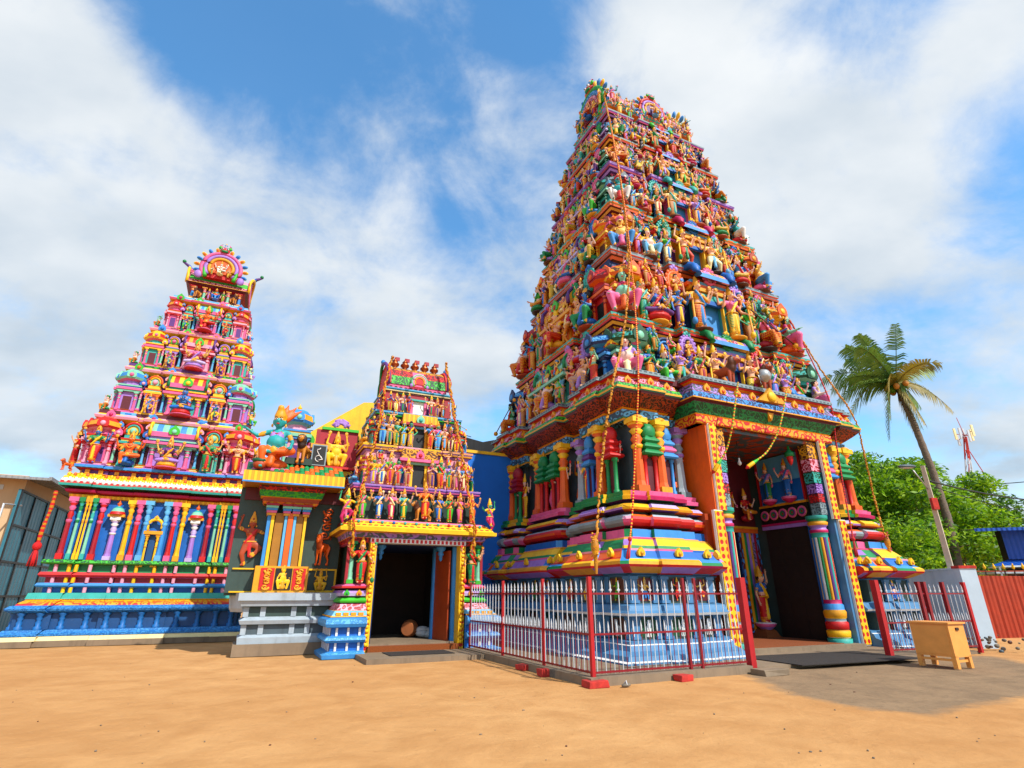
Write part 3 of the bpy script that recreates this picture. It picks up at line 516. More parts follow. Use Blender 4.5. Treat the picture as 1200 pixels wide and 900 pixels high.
def pilaster(mb, M, h, wd, cs, flute=True):
    """square-based column with cushions and capital"""
    b = cs[0]; s = cs[1]; k = cs[2]; w2 = wd / 2
    box(mb, -w2 * 1.15, w2 * 1.15, -w2 * 1.15, w2 * 1.15, 0, h * .09, b, M); lathe(mb, [(w2 * 1.2, h * .09), (w2 * 1.05, h * .13), (w2 * .98, h * .15), (w2 * .8, h * .58)], (0, 0, 0), 8, s, M, False, R(22.5))
    if flute: lathe(mb, [(w2 * .9, h * .16), (w2 * .74, h * .56)], (0, 0, 0), 4, k, M @ Matrix.Diagonal((.55, 1.28, 1, 1)), False, R(45))
    lathe(mb, [(w2 * .8, h * .58), (w2 * 1.08, h * .60), (w2 * 1.08, h * .63), (w2 * .72, h * .66), (w2 * 1.12, h * .71), (w2 * .74, h * .76), (w2 * .74, h * .78), (w2 * 1.25, h * .83), (w2 * .8, h * .86), (w2 * 1.45, h * .90), (w2 * 1.45, h * .93)], (0, 0, 0), 10, (k, k, s, b, b, s, k, k, b, k), M)
    box(mb, -w2 * 1.6, w2 * 1.6, -w2 * 1.5, w2 * 1.2, h * .93, h, k, M)
def aedicule(mb, M, h, wd, cpost, croof, cback='maroon', stack=4, dome=True):
    """thin paired posts under a stacked, domed roof, against the wall"""
    w2 = wd / 2; hp = h * .50
    for s in (-1, 1): lathe(mb, [(.16 * wd, 0), (.16 * wd, .06 * h), (.11 * wd, .07 * h), (.10 * wd, hp - .05 * h), (.17 * wd, hp - .03 * h), (.17 * wd, hp)], (s * w2 * .62, 0, 0), 8, cpost, M)
    box(mb, -w2 * .5, w2 * .5, .03, .12, 0, hp, cback, M); z = hp; k = w2 * 1.25
    for q in range(stack - 1):
        t = h * .075; lathe(mb, [(k * 1.05, z), (k * 1.30, z + t * .3), (k * 1.22, z + t * .62), (k * .85, z + t), (k * .85, z + t * 1.2)], (0, 0, 0), 4, croof if isinstance(croof, str) else croof[q % len(croof)], M @ Matrix.Diagonal((1, .75, 1, 1)), False, R(45)); z += t * 1.2; k *= .90
    if dome: lathe(mb, [(k * .8, z), (k * .95, z + .05 * h), (k * .9, z + .11 * h), (k * .55, z + .17 * h), (.02, z + .19 * h)], (0, 0, 0), 8, croof if isinstance(croof, str) else croof[0], M @ Matrix.Diagonal((1, .8, 1, 1))); finial(mb, M @ Matrix.Translation((0, 0, z + .18 * h)), .11 * h, 'gold')
def shrine(parent, kind, x, y, z, rz, wd, h, dp, pal, fin=3, name=None):
    """miniature shrine standing on a storey: body, roof and finials; faces -y before turning"""
    M = T(); w2 = wd / 2; b, c, r1, r2, nic = pal; mb = MB(); hb = h * .46
    box(mb, -w2, w2, 0, dp, 0, hb, b, M); box(mb, -w2 * 1.06, w2 * 1.06, -.06, dp, 0, h * .05, c, M)
    nn = 2 if kind != 'sala' else 4
    for k in range(nn):
        px = -w2 * .82 + 1.64 * w2 * k / (nn - 1); pilaster(mb, T(px, -.04, h * .05), hb - h * .05, min(.17, wd * .15), (c, c, r1), False)
    box(mb, -w2 * .45, w2 * .45, -.012, .0, h * .06, hb * .8, nic, M)
    for q, (e, t) in enumerate(((1.22, .035), (1.32, .05), (1.12, .03), (1.2, .03))):
        z0 = hb + h * (0, .036, .088, .12)[q]; box(mb, -w2 * e, w2 * e, -.04 - w2 * (e - 1), dp, z0, z0 + h * t, (r1, c, r2, r1)[q], M)
    o = mb.build(name or dict(kuta='corner_shrine', sala='barrel_shrine', panjara='arched_shrine')[kind], parent, (x, y, z)); o.rotation_euler = (0, 0, R(rz)); zt = hb + h * .152; hr = h - zt
    rb = MB()
    if kind == 'kuta':
        lathe(rb, [(w2 * .95, 0), (w2 * .9, hr * .22), (w2 * 1.32, hr * .30), (w2 * 1.45, hr * .42), (w2 * 1.30, hr * .66), (w2 * .8, hr * .88), (.03, hr * .97)], (0, dp * .5, 0), 8, (b, c, r1, r2, r1, r2), T(), False, R(22.5)); kudu(rb, T(0, dp * .5 - w2 * 1.3, hr * .5), w2 * .5, r1, c); kudu(rb, T(w2 * 1.3, dp * .5, hr * .5, 90), w2 * .5, r1, c); kudu(rb, T(-w2 * 1.3, dp * .5, hr * .5, -90), w2 * .5, r1, c); fp = [(0, dp * .5, hr * .93)]
    elif kind == 'sala':
        n = 9; L_ = w2 * 1.12; R0 = hr * .62; seg = 8; vs = []; fs = []; ms = []
        arc = [R(-14 + 208 * k / n) for k in range(n + 1)]
        for a in arc:
            for q in range(seg + 1): vs.append((-L_ + 2 * L_ * q / seg, dp * .5 - R0 * .78 * math.cos(a), hr * .30 + R0 * math.sin(a)))
        for k in range(n):
            for q in range(seg): i = k * (seg + 1) + q; fs.append((i, i + 1, i + seg + 2, i + seg + 1)); ms.append((r1, r2)[q % 2] if 0 < k < n - 1 else c)
        rb.add(vs, fs, ms, False); prism(rb, [(R0 * .8 * math.cos(a), hr * .3 + R0 * math.sin(a)) for a in arc], -.05, .05, c, T(-L_, dp * .5, 0, -90)); prism(rb, [(R0 * .8 * math.cos(a), hr * .3 + R0 * math.sin(a)) for a in arc], -.05, .05, c, T(L_, dp * .5, 0, 90))
        for s in (-1, 1): tube(rb, [(s * L_, dp * .5 - R0 * .86 * math.cos(a), hr * .3 + R0 * 1.06 * math.sin(a)) for a in arc[::1]], hr * .085, ('green', 'purp', 'yellow')[int(wd * 10) % 3], 6)
        box(rb, -L_ * .96, L_ * .96, dp * .5 - R0 * .6, dp * .5 + R0 * .6, 0, hr * .34, b); kudu(rb, T(0, dp * .5 - R0 * .80, hr * .45), R0 * .40, 'lgreen', r1); fp = [(L_ * .82 * (k / max(1, fin - 1) * 2 - 1), dp * .5, hr * .30 + R0 * .97) for k in range(fin)]
    else:
        M2 = T(0, 0, hr * .42); n = 12; arc = [R(-30 + 240 * k / n) for k in range(n + 1)]; rr = min(w2 * 1.05, hr * .52)
        prism(rb, [(rr * math.cos(a), rr * 1.05 * math.sin(a)) for a in arc], -.02, dp, r2, M2); tube(rb, [(rr * math.cos(a), -.03, rr * 1.05 * math.sin(a)) for a in arc], rr * .16, r1, 7, M2); tube(rb, [(rr * .72 * math.cos(a), -.04, rr * .75 * math.sin(a)) for a in arc], rr * .11, c, 6, M2); ell(rb, (0, -.03, 0), (rr * .4, .08, rr * .45), b, 9, 6, M2); box(rb, -w2 * .9, w2 * .9, 0, dp, 0, hr * .25, c); fp = [(0, dp * .4, hr * .42 + rr)]
    ro = rb.build('roof', o, (0, 0, zt))
    fb = MB()
    for p in fp: finial(fb, T(*p), max(.16, hr * .30), 'yellow')
    fb.build('finial' if len(fp) == 1 else 'finial_row', ro); return o
def ledge_bumps(mb, plan, off, z, step, r, cols, closed=True, alt=None):
    pts = offset(plan, off, closed); n = len(pts)
    for i in range(n if closed else n - 1):
        a, b = pts[i], pts[(i + 1) % n]; L_ = (b - a).length
        if L_ < r * 2.2: continue
        k = max(1, int(L_ / step)); ang = math.degrees(math.atan2((b - a).y, (b - a).x))
        for q in range(k):
            p = a.lerp(b, (q + .5) / k); kudu(mb, T(p.x, p.y, z, ang), r, *cols)
            if alt:
                p2 = a.lerp(b, q / k); ell(mb, (p2.x, p2.y, z), (r * .42, r * .42, r * .42), alt, 7, 5)
def repeat(name, mb, parent, places):
    o = mb.build(name, parent); first = True
    for loc, rz in places:
        c = o if first else o.copy()
        if not first: C.objects.link(c); c.parent = parent
        c.location = loc; c.rotation_euler = (0, 0, R(rz)); first = False
def bump_copies(parent, name, plan, off, z, step, r, cols, closed=True, limit=95):
    pts = offset(plan, off, closed); n = len(pts); pl_ = []
    for i in range(n if closed else n - 1):
        a, b = pts[i], pts[(i + 1) % n]; L_ = (b - a).length
        if L_ < r * 2.2: continue
        k = max(1, int(L_ / step)); ang = math.degrees(math.atan2((b - a).y, (b - a).x))
        pl_ += [(((a.lerp(b, (q + .5) / k)).x, (a.lerp(b, (q + .5) / k)).y, z), ang) for q in range(k)]
    m = MB(); kudu(m, T(), r, *cols); repeat(name, m, parent, pl_[:limit])
SHP = [('pink', 'lpink', 'mag', 'pinkscroll', 'rust'), ('orange', 'gold', 'rust', 'orangescroll', 'brown'), ('teal', 'mint', 'dgreen', 'tealscroll', 'black'), ('gold', 'yellow', 'orange', 'goldscroll', 'brown'), ('blue', 'lblue', 'navy', 'bluescroll', 'black'), ('lilac', 'lav', 'purp', 'lilacscroll', 'maroon'), ('grey', 'stone', 'dgrey', 'greyscroll', 'black'), ('green', 'lgreen', 'yellow', 'greenscroll', 'maroon'), ('red', 'orange', 'crim', 'redscroll', 'black')]
def cornice(parent, plan, z, h, ov, cols, name='cornice'):
    mb = MB(); a, b, c, d = cols
    sweep(mb, plan, [(-.30, z - h * 1.25), (-.06, z - h * 1.2), (.02, z - h * 1.02), (ov * .45, z - h * .96), (ov * .62, z - h * .72), (ov * .86, z - h * .66), (ov * .92, z - h * .48), (ov * .78, z - h * .44), (ov * .78, z - h * .30), (ov * .96, z - h * .26), (ov, z - h * .02), (ov * .95, z), (-.5, z + .002)], (d, 'pinkdent' if a != 'gold' else 'yellowdent', d, a, d, c, a, b, a, b, 'white', c), top='maroon')
    return mb.build(name, parent)
# ---------------------------------------------------------------- great tower
GY = 5.3          # its middle, metres behind the porch front
GT = empty('temple_tower', P(0, GY), YAW, 'tallest temple tower, crowded with painted statues above an open porch, behind the spiked fence', 'temple tower')
def gA(z): return 5.52 - 2.52 * (z - 8) / 14
def gB(z): return 4.35 - 2.35 * (z - 8) / 14
def gC(z): return -.55 * max(0, z - 8) / 14         # middle line drifts to the front as it rises
rng = random.Random(7)
def base_path(A, B, xs, ys, r1, r2, jamb):
    e = .13; m1 = xs + (A - xs) * .30; m2 = xs + (A - xs) * .68; n1 = ys[0] + (B - ys[0]) * .68; n2 = ys[0] + (B - ys[0]) * .30
    f = [(jamb, -B + r1), (xs, -B + r1), (xs, -B), (m1, -B), (m1, -B - e), (m2, -B - e), (m2, -B), (A, -B), (A, -n1), (A + e, -n1), (A + e, -n2), (A, -n2), (A, -ys[0]), (A - r2, -ys[0]), (A - r2, -ys[1]), (A - .05, -ys[1])]
    half = f + [(x, -y) for x, y in f[::-1][:-2]]        # right half, front to back
    left = [(-x, y) for x, y in half[::-1]]
    return half + left
def chamfer(path, c):
    out = [path[0]]
    for i in range(1, len(path) - 1):
        p = Vector(path[i]); a = (Vector(path[i - 1]) - p); b = (Vector(path[i + 1]) - p)
        cr = (-a.x) * b.y - (-a.y) * b.x
        if cr > 0 and a.length > c * .9 and b.length > c * .9 and min(a.length, b.length) > .2: out += [tuple(p + a.normalized() * c), tuple(p + b.normalized() * c)]
        else: out.append(tuple(p))
    return out + [path[-1]]
def great_base():
    sq = lambda x: x if x < 2.95 else 2.95 + (x - 2.95) * .76      # the right-hand bay is narrower
    path = lambda o=0: [(sq(x), y) for x, y in base_path(5.05 + o, 4.25 + o, max(3.0, 3.75 - .3 * o), (2.2 - .25 * o, 1.05 + .25 * o), .30, .40, 2.95)]
    ch = lambda o=0: chamfer(path(o), .16)
    B = MB()
    sweep(B, path, [(-.1, 0), (-.1, 7.3)], 'dgrey', False); B.build('base_wall', GT)
    m = MB()      # blue plinth
    sweep(m, path, [(2.0, 0), (2.0, .10), (1.86, .12), (1.82, .22), (1.55, .30), (1.50, .42), (1.44, .44), (1.44, .50), (1.20, .52), (1.20, 1.04), (1.46, 1.08), (1.50, 1.14), (1.42, 1.20), (1.36, 1.32), (1.12, 1.36), (1.12, 2.02), (1.22, 2.06)], ('plinth', 'white', 'plinth', 'plinth', 'plinth', 'white', 'plinth', 'plinth', 'slate', 'plinth', 'white', 'plinth', 'plinth', 'plinth', 'slate', 'plinth'), False); m.build('plinth', GT)
    bands = [('ledge_moulding', [(1.12, 2.05), (1.30, 2.10), (1.62, 2.24), (1.66, 2.30), (1.64, 2.38), (1.55, 2.44)], [['red', 'plinth'], ['lilac', 'gold', 'red'], ['red', 'red', 'mag'], ['gold', 'gold', 'green'], ['gold', 'yellow', 'lblue']]),
        ('sloped_moulding', [(1.55, 2.44), (1.48, 2.48), (1.34, 2.66), (1.34, 2.71), (1.26, 2.72)], [['lblue', 'lblue', 'red', 'lilac', 'lblue'], ['lblue', 'blue', 'orange', 'lilac', 'lblue'], ['pink', 'lpink', 'blue'], ['pink', 'mag']]),
        ('petal_moulding', [(1.26, 2.72), (1.22, 2.80), (1.04, 2.98), (1.02, 3.03), (.94, 3.05)], [['green', 'green', 'yellow'], ['green', 'yellow', 'green', 'yellow', 'lilac'], ['gold', 'mag', 'gold'], ['gold', 'pink']]),
        ('upright_moulding', [(.94, 3.05), (.93, 3.26), (.78, 3.30), (.70, 3.32)], [['pink', 'lblue', 'pink', 'blue', 'green'], ['black', 'maroon'], ['black']]),
        ('round_moulding', [(.70, 3.32), (.86, 3.36), (.97, 3.44), (1.00, 3.52), (.96, 3.60), (.84, 3.67), (.70, 3.69)], [['mag', 'red', 'dgrey'], ['grey', 'red', 'grey', 'red', 'pink'], ['grey', 'red', 'grey', 'orange', 'pink'], ['grey', 'red', 'grey', 'red', 'lpink'], ['stone', 'orange', 'stone'], ['black']]),
        ('shelf_moulding', [(.70, 3.69), (.70, 3.76), (.94, 3.80), (.96, 3.86), (.80, 3.98), (.66, 4.0)], [['black'], ['purp', 'rust', 'orange'], ['lilac', 'gold', 'lilac', 'orange', 'yellow'], ['lav', 'gold', 'lilac', 'yellow'], ['black']]),
        ('pedestal_moulding', [(.62, 4.0), (.62, 4.06), (.80, 4.10), (.82, 4.20), (.72, 4.24), (.74, 4.36), (-.1, 4.37)], [['black'], ['dgreen', 'purp'], ['green', 'mag', 'green', 'pink', 'yellow'], ['green', 'mag', 'green', 'pink', 'gold'], ['green', 'pink', 'green', 'pink', 'yellow'], ['dgreen']])]
    for nm, pr, cols in bands:
        b = MB(); sweep(b, ch, pr, lambda i, j: cols[j % len(cols)][(i * 2 + (i // 3)) % len(cols[j % len(cols)])], False); b.build(nm, GT)
    bump_copies(GT, 'kudu_ornament', path, 1.50, 2.58, 1.5, .11, ('yellow', 'gold'), False)
    # frieze pilasters and reliefs
    rel = []
    for (o, z0, z1, up_) in ((1.12, 1.37, 2.03, True), (1.20, .53, 1.05, False)):
        pil = []; mb = MB(); M = T(); box(mb, -.10, .10, -.05, .03, z0, z1, 'plinth', M); box(mb, -.135, .135, -.07, .03, z0, z0 + .07, 'plinth', M); box(mb, -.135, .135, -.07, .03, z1 - .08, z1, 'plinth', M); box(mb, -.10, -.085, -.058, -.05, z0 + .07, z1 - .08, 'white', M)
        pts = offset(path, o, False)
        for i in range(len(pts) - 1):
            a, b = pts[i], pts[i + 1]; L_ = (b - a).length; ang = math.degrees(math.atan2((b - a).y, (b - a).x))
            if L_ < .7: continue
            k = max(1, round(L_ / 1.0))
            for q in range(k + 1):
                p = a.lerp(b, min(1 - .09 / L_, max(.09 / L_, q / k))); pil.append(((p.x, p.y, 0), ang))
            for q in range(k):
                p = a.lerp(b, (q + .5) / k); M = T(p.x, p.y, 0, ang); fb = MB(); box(fb, -L_ / k / 2 + .12, L_ / k / 2 - .12, -.012, .02, z0 + .05, z1 - .05, rng.choice(['maroon', 'black', 'dgreen', 'brown', 'dgrey']), M); fb.build('frieze_panel', GT); rel.append((p, ang, z0, z1, up_, L_ / k))
        repeat('frieze_pilaster' if up_ else 'plinth_pilaster', mb, GT, pil)
    for p, ang, z0, z1, up, wd in rel:
        if p.y > 3.2 and abs(p.x) < 6: continue
        hh = z1 - z0 - .10; n = Vector((math.sin(R(ang)), -math.cos(R(ang)), 0)); q = p.to_3d() + n * .03
        if up:
            c = rng.choice(CLOTH[:12]); kk = rng.choice(['dancer', 'dancer2', 'lalita', 'archer', 'goddess4', 'belly']); s = hh / (.80 if kk in ('lalita', 'belly') else 1.04)
            statue(GT, kk, q.x, q.y, z0 + .05, s, ang, {'*': c, 'skin': rng.choice(['pskin', c, 'yskin']), 'lower': c, 'upper': c, 'gold': 'yellow'}, .35, 'relief_figure')
        else:
            statue(GT, 'lion', q.x + n.x * .02, q.y + n.y * .02, z0 + .05, hh / .86, ang, {'*': 'white', 'hair': 'stone', 'black': 'dgrey', 'red': 'stone'}, .22, 'relief_lion')
    # columns and small canopied niches between pedestal and cornice
    def side(M4, items):
        for kind, u, o, args in items:
            mb = MB(); M = M4 @ T(u, o, 4.37); M.translation.x = sq(M.translation.x)
            if kind == 'col': pilaster(mb, M, 2.28, .34, args); ell(mb, (0, -.12, 2.28 + .0), (.2, .16, .1), 'gold', 8, 5, M); mb.build('column', GT)
            else: aedicule(mb, M, 2.25, args[2] if len(args) > 2 else .62, args[0], args[1]); mb.build('canopied_niche', GT)
    OR = ('orange', 'orange', 'yellow'); GR = ('grey', 'stone', 'lilac'); YE = ('gold', 'orange', 'yellow'); RE = ('red', 'orange', 'gold')
    for s in (-1, 1):
        side(T(0, -4.25), [('col', s * 5.02, -.42, OR), ('aed', s * 4.62, -.46, ('red', 'green')), ('col', s * 4.18, -.42, YE), ('aed', s * 3.86, -.36, ('lblue', ('lblue', 'pink'), .5)), ('col', s * 3.06, .02, GR)])
    for s in (-1, 1):
        Ms = T(s * 5.05, 0, 0, 90 * s)      # turned so that its -y is outward
        side(Ms, [('aed', s * -3.92, -.42, ('green', 'red')), ('col', s * -3.34, -.42, OR), ('aed', s * -2.72, -.42, ('blue', ('lblue', 'purp'), .46)), ('col', s * -1.62, -.05, GR), ('col', s * -.95, -.38, OR), ('aed', s * -.45, -.44, ('red', 'green')), ('aed', s * .45, -.44, ('red', 'green')), ('col', s * .95, -.38, OR), ('col', s * 1.62, -.05, YE), ('aed', s * 2.75, -.42, ('green', 'crim')), ('col', s * 3.3, -.42, OR), ('aed', s * 3.9, -.44, ('green', 'crim'))])
    # wall panels with large figures
    for s in (-1, 1):
        b = MB(); box(b, min(s * 2.9, sq(s * 3.62)), max(s * 2.9, sq(s * 3.62)), -4.03, -3.9, 4.38, 6.6, 'maroon'); box(b, min(sq(s * 4.05), sq(s * 5.0)), max(sq(s * 4.05), sq(s * 5.0)), -4.38, -4.2, 4.38, 6.6, 'dgrey'); b.build('wall_panel', GT)
        statue(GT, 'dancer', sq(s * 3.38), -4.08, 4.45, 1.72, 0, {'*': 'orange', 'skin': 'orange', 'lower': 'red', 'upper': 'orange', 'hair': 'rust', 'accent': 'rust'}, .55, 'wall_figure', mirror=s > 0)
        b = MB(); ell(b, (sq(s * 3.66), -4.1, 5.3), (.22, .1, .75), 'gold', 10, 8); [ell(b, (sq(s * 3.66) + .14 * math.sin(k * 1.9), -4.17, 4.6 + .19 * k), (.13, .07, .13), 'yellow', 8, 5) for k in range(9)]; b.build('flame_ornament', GT)
        X = sq(s * 4.78)
        for q, (u_, o_) in enumerate(((-3.72, .30), (-3.08, .30), (-2.35, .30), (-1.3, -.10), (-.72, .30), (0., .30), (.72, .30), (1.3, -.10), (2.4, .30), (3.02, .30), (3.6, .30))):
            c = ('gold', 'lilac', 'yellow', 'orange', 'teal', 'pink', 'gold', 'lgreen', 'yellow', 'pink', 'gold')[q]; statue(GT, ('goddess4', 'dancer2', 'lotus', 'dancer')[q % 4], sq(s * 5.05) + s * (o_ - .02), u_, 4.42, 1.62, 90 * s, {'*': c, 'skin': ('pskin', c)[q % 2], 'lower': c, 'upper': c, 'hair': 'brown', 'gold': 'yellow', 'accent': 'red'}, .45, 'wall_figure')
        statue(GT, 'goddess4', sq(s * 4.40), -4.47, 4.42, 1.6, 0, dict(skin='pskin', lower='yellow', upper='gold', accent='red'), .5, 'wall_figure')
        b = MB(); box(b, min(X, X - s * .08), max(X, X - s * .08), -2.1, -1.1, 4.38, 6.6, 'rust'); box(b, min(X, X - s * .08), max(X, X - s * .08), 1.1, 2.1, 4.38, 6.6, 'rust'); b.build('wall_panel', GT)
        statue(GT, 'dancer2', X + s * .06, -1.32, 4.45, 1.75, 90 * s, {'*': 'orange', 'skin': 'orange', 'lower': 'blue', 'hair': 'rust'}, .5, 'wall_figure'); statue(GT, 'dancer', X + s * .06, -1.98, 4.45, 1.8, 90 * s, {'*': 'lilac', 'skin': 'lilac', 'lower': 'lilac', 'upper': 'lilac', 'hair': 'purp', 'accent': 'purp', 'gold': 'lilac'}, .5, 'wall_figure')
    # great cornice over the columns
    for nm, pr, cl in (('blue_beam', [(-.1, 6.62), (.30, 6.62), (.30, 6.68), (.36, 6.70), (.40, 6.92), (.30, 6.95)], ('navyband', 'gold', 'teal', 'navyband', 'gold')), ('carved_cornice', [(.30, 6.95), (.38, 7.0), (.66, 7.18), (.84, 7.32), (.86, 7.40)], ('gold', 'brownband', 'brownband', 'maroon')),
            ('green_cornice', [(.86, 7.40), (.92, 7.42), (.92, 7.48), (.84, 7.62), (.78, 7.64)], ('teal', 'gold', 'lgreenband', 'gold')), ('lotus_moulding', [(.78, 7.64), (.74, 7.68), (.60, 7.92), (.54, 7.94)], ('mag', 'pinkscroll', 'gold')), ('parapet_ledge', [(.54, 7.94), (.56, 7.97), (.62, 7.98), (.70, 8.01), (.74, 8.015), (.74, 8.135), (.70, 8.14), (-.6, 8.145)], ('gold', 'orange', 'red', 'dgrey', 'greydent', 'white', 'grey'))):
        b = MB(); sweep(b, path, pr, cl, False); b.build(nm, GT)
    bump_copies(GT, 'lotus_bud', path, .70, 7.76, .75, .12, ('gold', 'orange'), False)
    b = MB(); box(b, -4.6, 4.4, -4.9, 4.6, 7.9, 8.1, 'maroon'); box(b, -5.2, 5.05, -4.6, 4.3, 8.0, 8.11, 'maroon'); b.build('storey_floor', GT)
great_base()
def great_porch():
    Y = -GY            # porch front
    # outer blocks left and right of the opening, orange sides, jambs with beaded strips
    for s in (-1, 1):
        b = MB(); x0, x1 = sorted((s * 2.46, s * 2.76)); box(b, x0, x1, Y + .05, Y + 1.7, .0, 6.62, 'orange' if s < 0 else 'plinth'); x0, x1 = sorted((s * 2.46, s * 2.98)); box(b, x0, x1, Y + .30, Y + 1.72, .0, 3.85, 'rust' if s < 0 else 'plinth')
        b.build('porch_jamb', GT)
        b = MB(); x0, x1 = sorted((s * 2.60, s * 2.90)); box(b, x0, x1, Y - .06, Y + .06, .12, 3.9, 'strip'); box(b, x0 - .02, x1 + .02, Y - .03, Y + .07, .08, 3.93, 'white'); x0, x1 = sorted((s * 2.40, s * 2.68)); box(b, x0, x1, Y - .05, Y + .055, 3.94, 6.62, 'strip'); box(b, x0 - .02, x1 + .02, Y - .02, Y + .06, 3.94, 6.63, 'white'); b.build('beaded_strip', GT)
        # carved capital stack inside the jamb
        b = MB(); xc = s * 2.18
        for (z0, z1, r, c) in ((6.0, 6.58, .24, 'goldscroll'), (5.55, 5.98, .23, 'pinkscroll'), (5.15, 5.52, .21, 'tealscroll'), (4.80, 5.12, .17, 'lilacscroll'), (4.5, 4.78, .15, 'redscroll'), (4.08, 4.48, .15, 'greyscroll')): box(b, xc - r, xc + r, Y + .12, Y + .48, z0, z1, c)
        b.build('bracket', GT)
        b = MB(); lathe(b, [(.34, .1), (.36, .28), (.30, .30), (.33, .32), (.35, .50), (.30, .54), (.33, .56), (.34, .74), (.29, .78), (.29, .86), (.32, .90), (.34, 1.05), (.30, 1.12), (.30, 1.26), (.26, 1.30), (.26, 1.42)], (s * 2.12, Y + .42, 0), 16, ('teal', 'green', 'white', 'yellow', 'gold', 'crim', 'red', 'red', 'grey', 'yellow', 'gold', 'gold', 'lblue', 'lblue', 'mag'))
        n = 16
        for k in range(n):
            a = 2 * math.pi * k / n; lathe(b, [(.055, 1.42), (.055, 3.35)], (s * 2.12 + .20 * math.cos(a), Y + .42 + .20 * math.sin(a), 0), 6, ('white', 'green', 'gold', 'purp', 'teal', 'red', 'cream', 'lblue')[k % 8])
        lathe(b, [(.25, 3.35), (.25, 3.48), (.28, 3.50), (.28, 3.6), (.24, 3.63), (.24, 3.70), (.30, 3.74), (.32, 3.84), (.26, 3.88), (.34, 3.95), (.34, 4.06)], (s * 2.12, Y + .42, 0), 16, ('teal', 'teal', 'mag', 'lilac', 'lilac', 'lilac', 'gold', 'gold', 'green', 'teal')); b.build('ringed_pillar', GT)
    # lintel and projecting cornice of the porch
    for nm, pr, cl in (('flower_lintel', [(0, 6.62), (.10, 6.62), (.12, 6.66), (.12, 6.88), (.06, 6.90)], ('redband', 'redband', 'redband', 'gold')), ('green_frieze', [(.06, 6.90), (.10, 6.93), (.30, 7.24), (.30, 7.28)], ('gold', 'greenband', 'maroon')), ('blue_cornice', [(.30, 7.28), (.42, 7.32), (.42, 7.36), (.38, 7.56), (.32, 7.58)], ('maroon', 'gold', 'blueband', 'gold')),
            ('porch_lotus_moulding', [(.32, 7.58), (.28, 7.62), (.14, 7.90), (.08, 7.92)], ('crim', 'flowerline', 'gold')), ('porch_ledge', [(.08, 7.92), (.10, 7.96), (.18, 7.98), (.24, 8.02), (.30, 8.03), (.30, 8.155), (.26, 8.16), (-.5, 8.165)], ('orange', 'gold', 'red', 'dgrey', 'greydent', 'white', 'grey'))):
        b = MB(); sweep(b, [(-3.02, -4.0), (-3.02, Y + .1), (3.02, Y + .1), (3.02, -4.0)], pr, cl, False); b.build(nm, GT)
    b = MB(); box(b, -2.9, 2.9, Y + .4, -3.8, 7.95, 8.12, 'maroon'); b.build('porch_roof', GT)
    bump_copies(GT, 'lotus_bud', [(-3.02, Y + .1), (3.02, Y + .1)], .26, 7.74, .62, .13, ('gold', 'orange'), False); b = MB(); M = T(0, Y - .28, 7.62); prism(b, [(-.62, 0), (.62, 0), (.42, .16), (.2, .30), (0, .52), (-.2, .30), (-.42, .16)], -.08, .06, 'gold', M); ell(b, (0, -.1, .18), (.2, .08, .18), 'yellow', 10, 6, M); prism(b, [(-.14, -.34), (.14, -.34), (0, -.62)][::-1], .06, .2, 'gold', M); b.build('crest_ornament', GT)
    # passage: right wall, ceiling, floor, far end closed off in a colour dark as shade
    b = MB(); box(b, -2.46, 2.46, Y + .15, 4.3, 6.5, 6.62, 'ceilingp'); b.build('passage_ceiling', GT)
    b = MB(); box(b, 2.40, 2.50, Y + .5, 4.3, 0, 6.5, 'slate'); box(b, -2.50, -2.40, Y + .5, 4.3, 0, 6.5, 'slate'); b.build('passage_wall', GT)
    b = MB(); box(b, -2.44, 2.44, Y - .2, 4.5, 0, .16, 'kerb'); box(b, -2.3, 2.3, Y + .15, 4.4, .16, .175, 'browncarpet'); b.build('passage_floor', GT)
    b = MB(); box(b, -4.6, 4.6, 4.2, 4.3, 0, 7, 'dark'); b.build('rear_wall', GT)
    for s in (-1, 1):
        x = s * 2.40; f = lambda d: (min(x, x - s * d), max(x, x - s * d))
        b = MB(); box(b, *f(.07), Y + .95, Y + 2.75, .17, 3.80, 'darkwood')
        for i in range(6):
            for j in range(3): box(b, *f(.085), Y + 1.02 + .58 * j, Y + 1.50 + .58 * j, .25 + .59 * i, .75 + .59 * i, 'darkwood')
        b.build('door_leaf', GT)
        b = MB(); box(b, *f(.10), Y + .85, Y + .95, .17, 3.9, 'blue'); box(b, *f(.12), Y + .8, Y + 2.85, 3.82, 3.94, 'lilac'); box(b, *f(.13), Y + .8, Y + 2.85, 3.95, 4.02, 'mag'); box(b, *f(.09), Y + .8, Y + 2.85, 4.03, 4.62, 'black'); box(b, *f(.12), Y + .8, Y + 2.85, 4.62, 4.70, 'gold')
        for k in range(5): M = T(x - s * .09, Y + 1.05 + .40 * k, 4.33, -90 * s); lathe(b, [(.19, 0), (.19, .03), (.15, .05), (.12, .03), (.09, .06), (.04, .03), (0, .06)], (0, 0, 0), 14, ('gold', 'pink', 'pink', 'purp', 'green', 'crim'), M, axis='y')
        b.build('medallion_lintel', GT)
        b = MB(); box(b, *f(.05), Y + .85, Y + 2.8, 4.71, 6.45, 'sky'); box(b, *f(.055), Y + .9, Y + 2.75, 4.75, 5.5, 'blue'); box(b, *f(.10), Y + .8, Y + .88, 4.71, 6.5, 'red'); box(b, *f(.10), Y + 2.72, Y + 2.8, 4.71, 6.5, 'red'); b.build('painted_panel', GT)
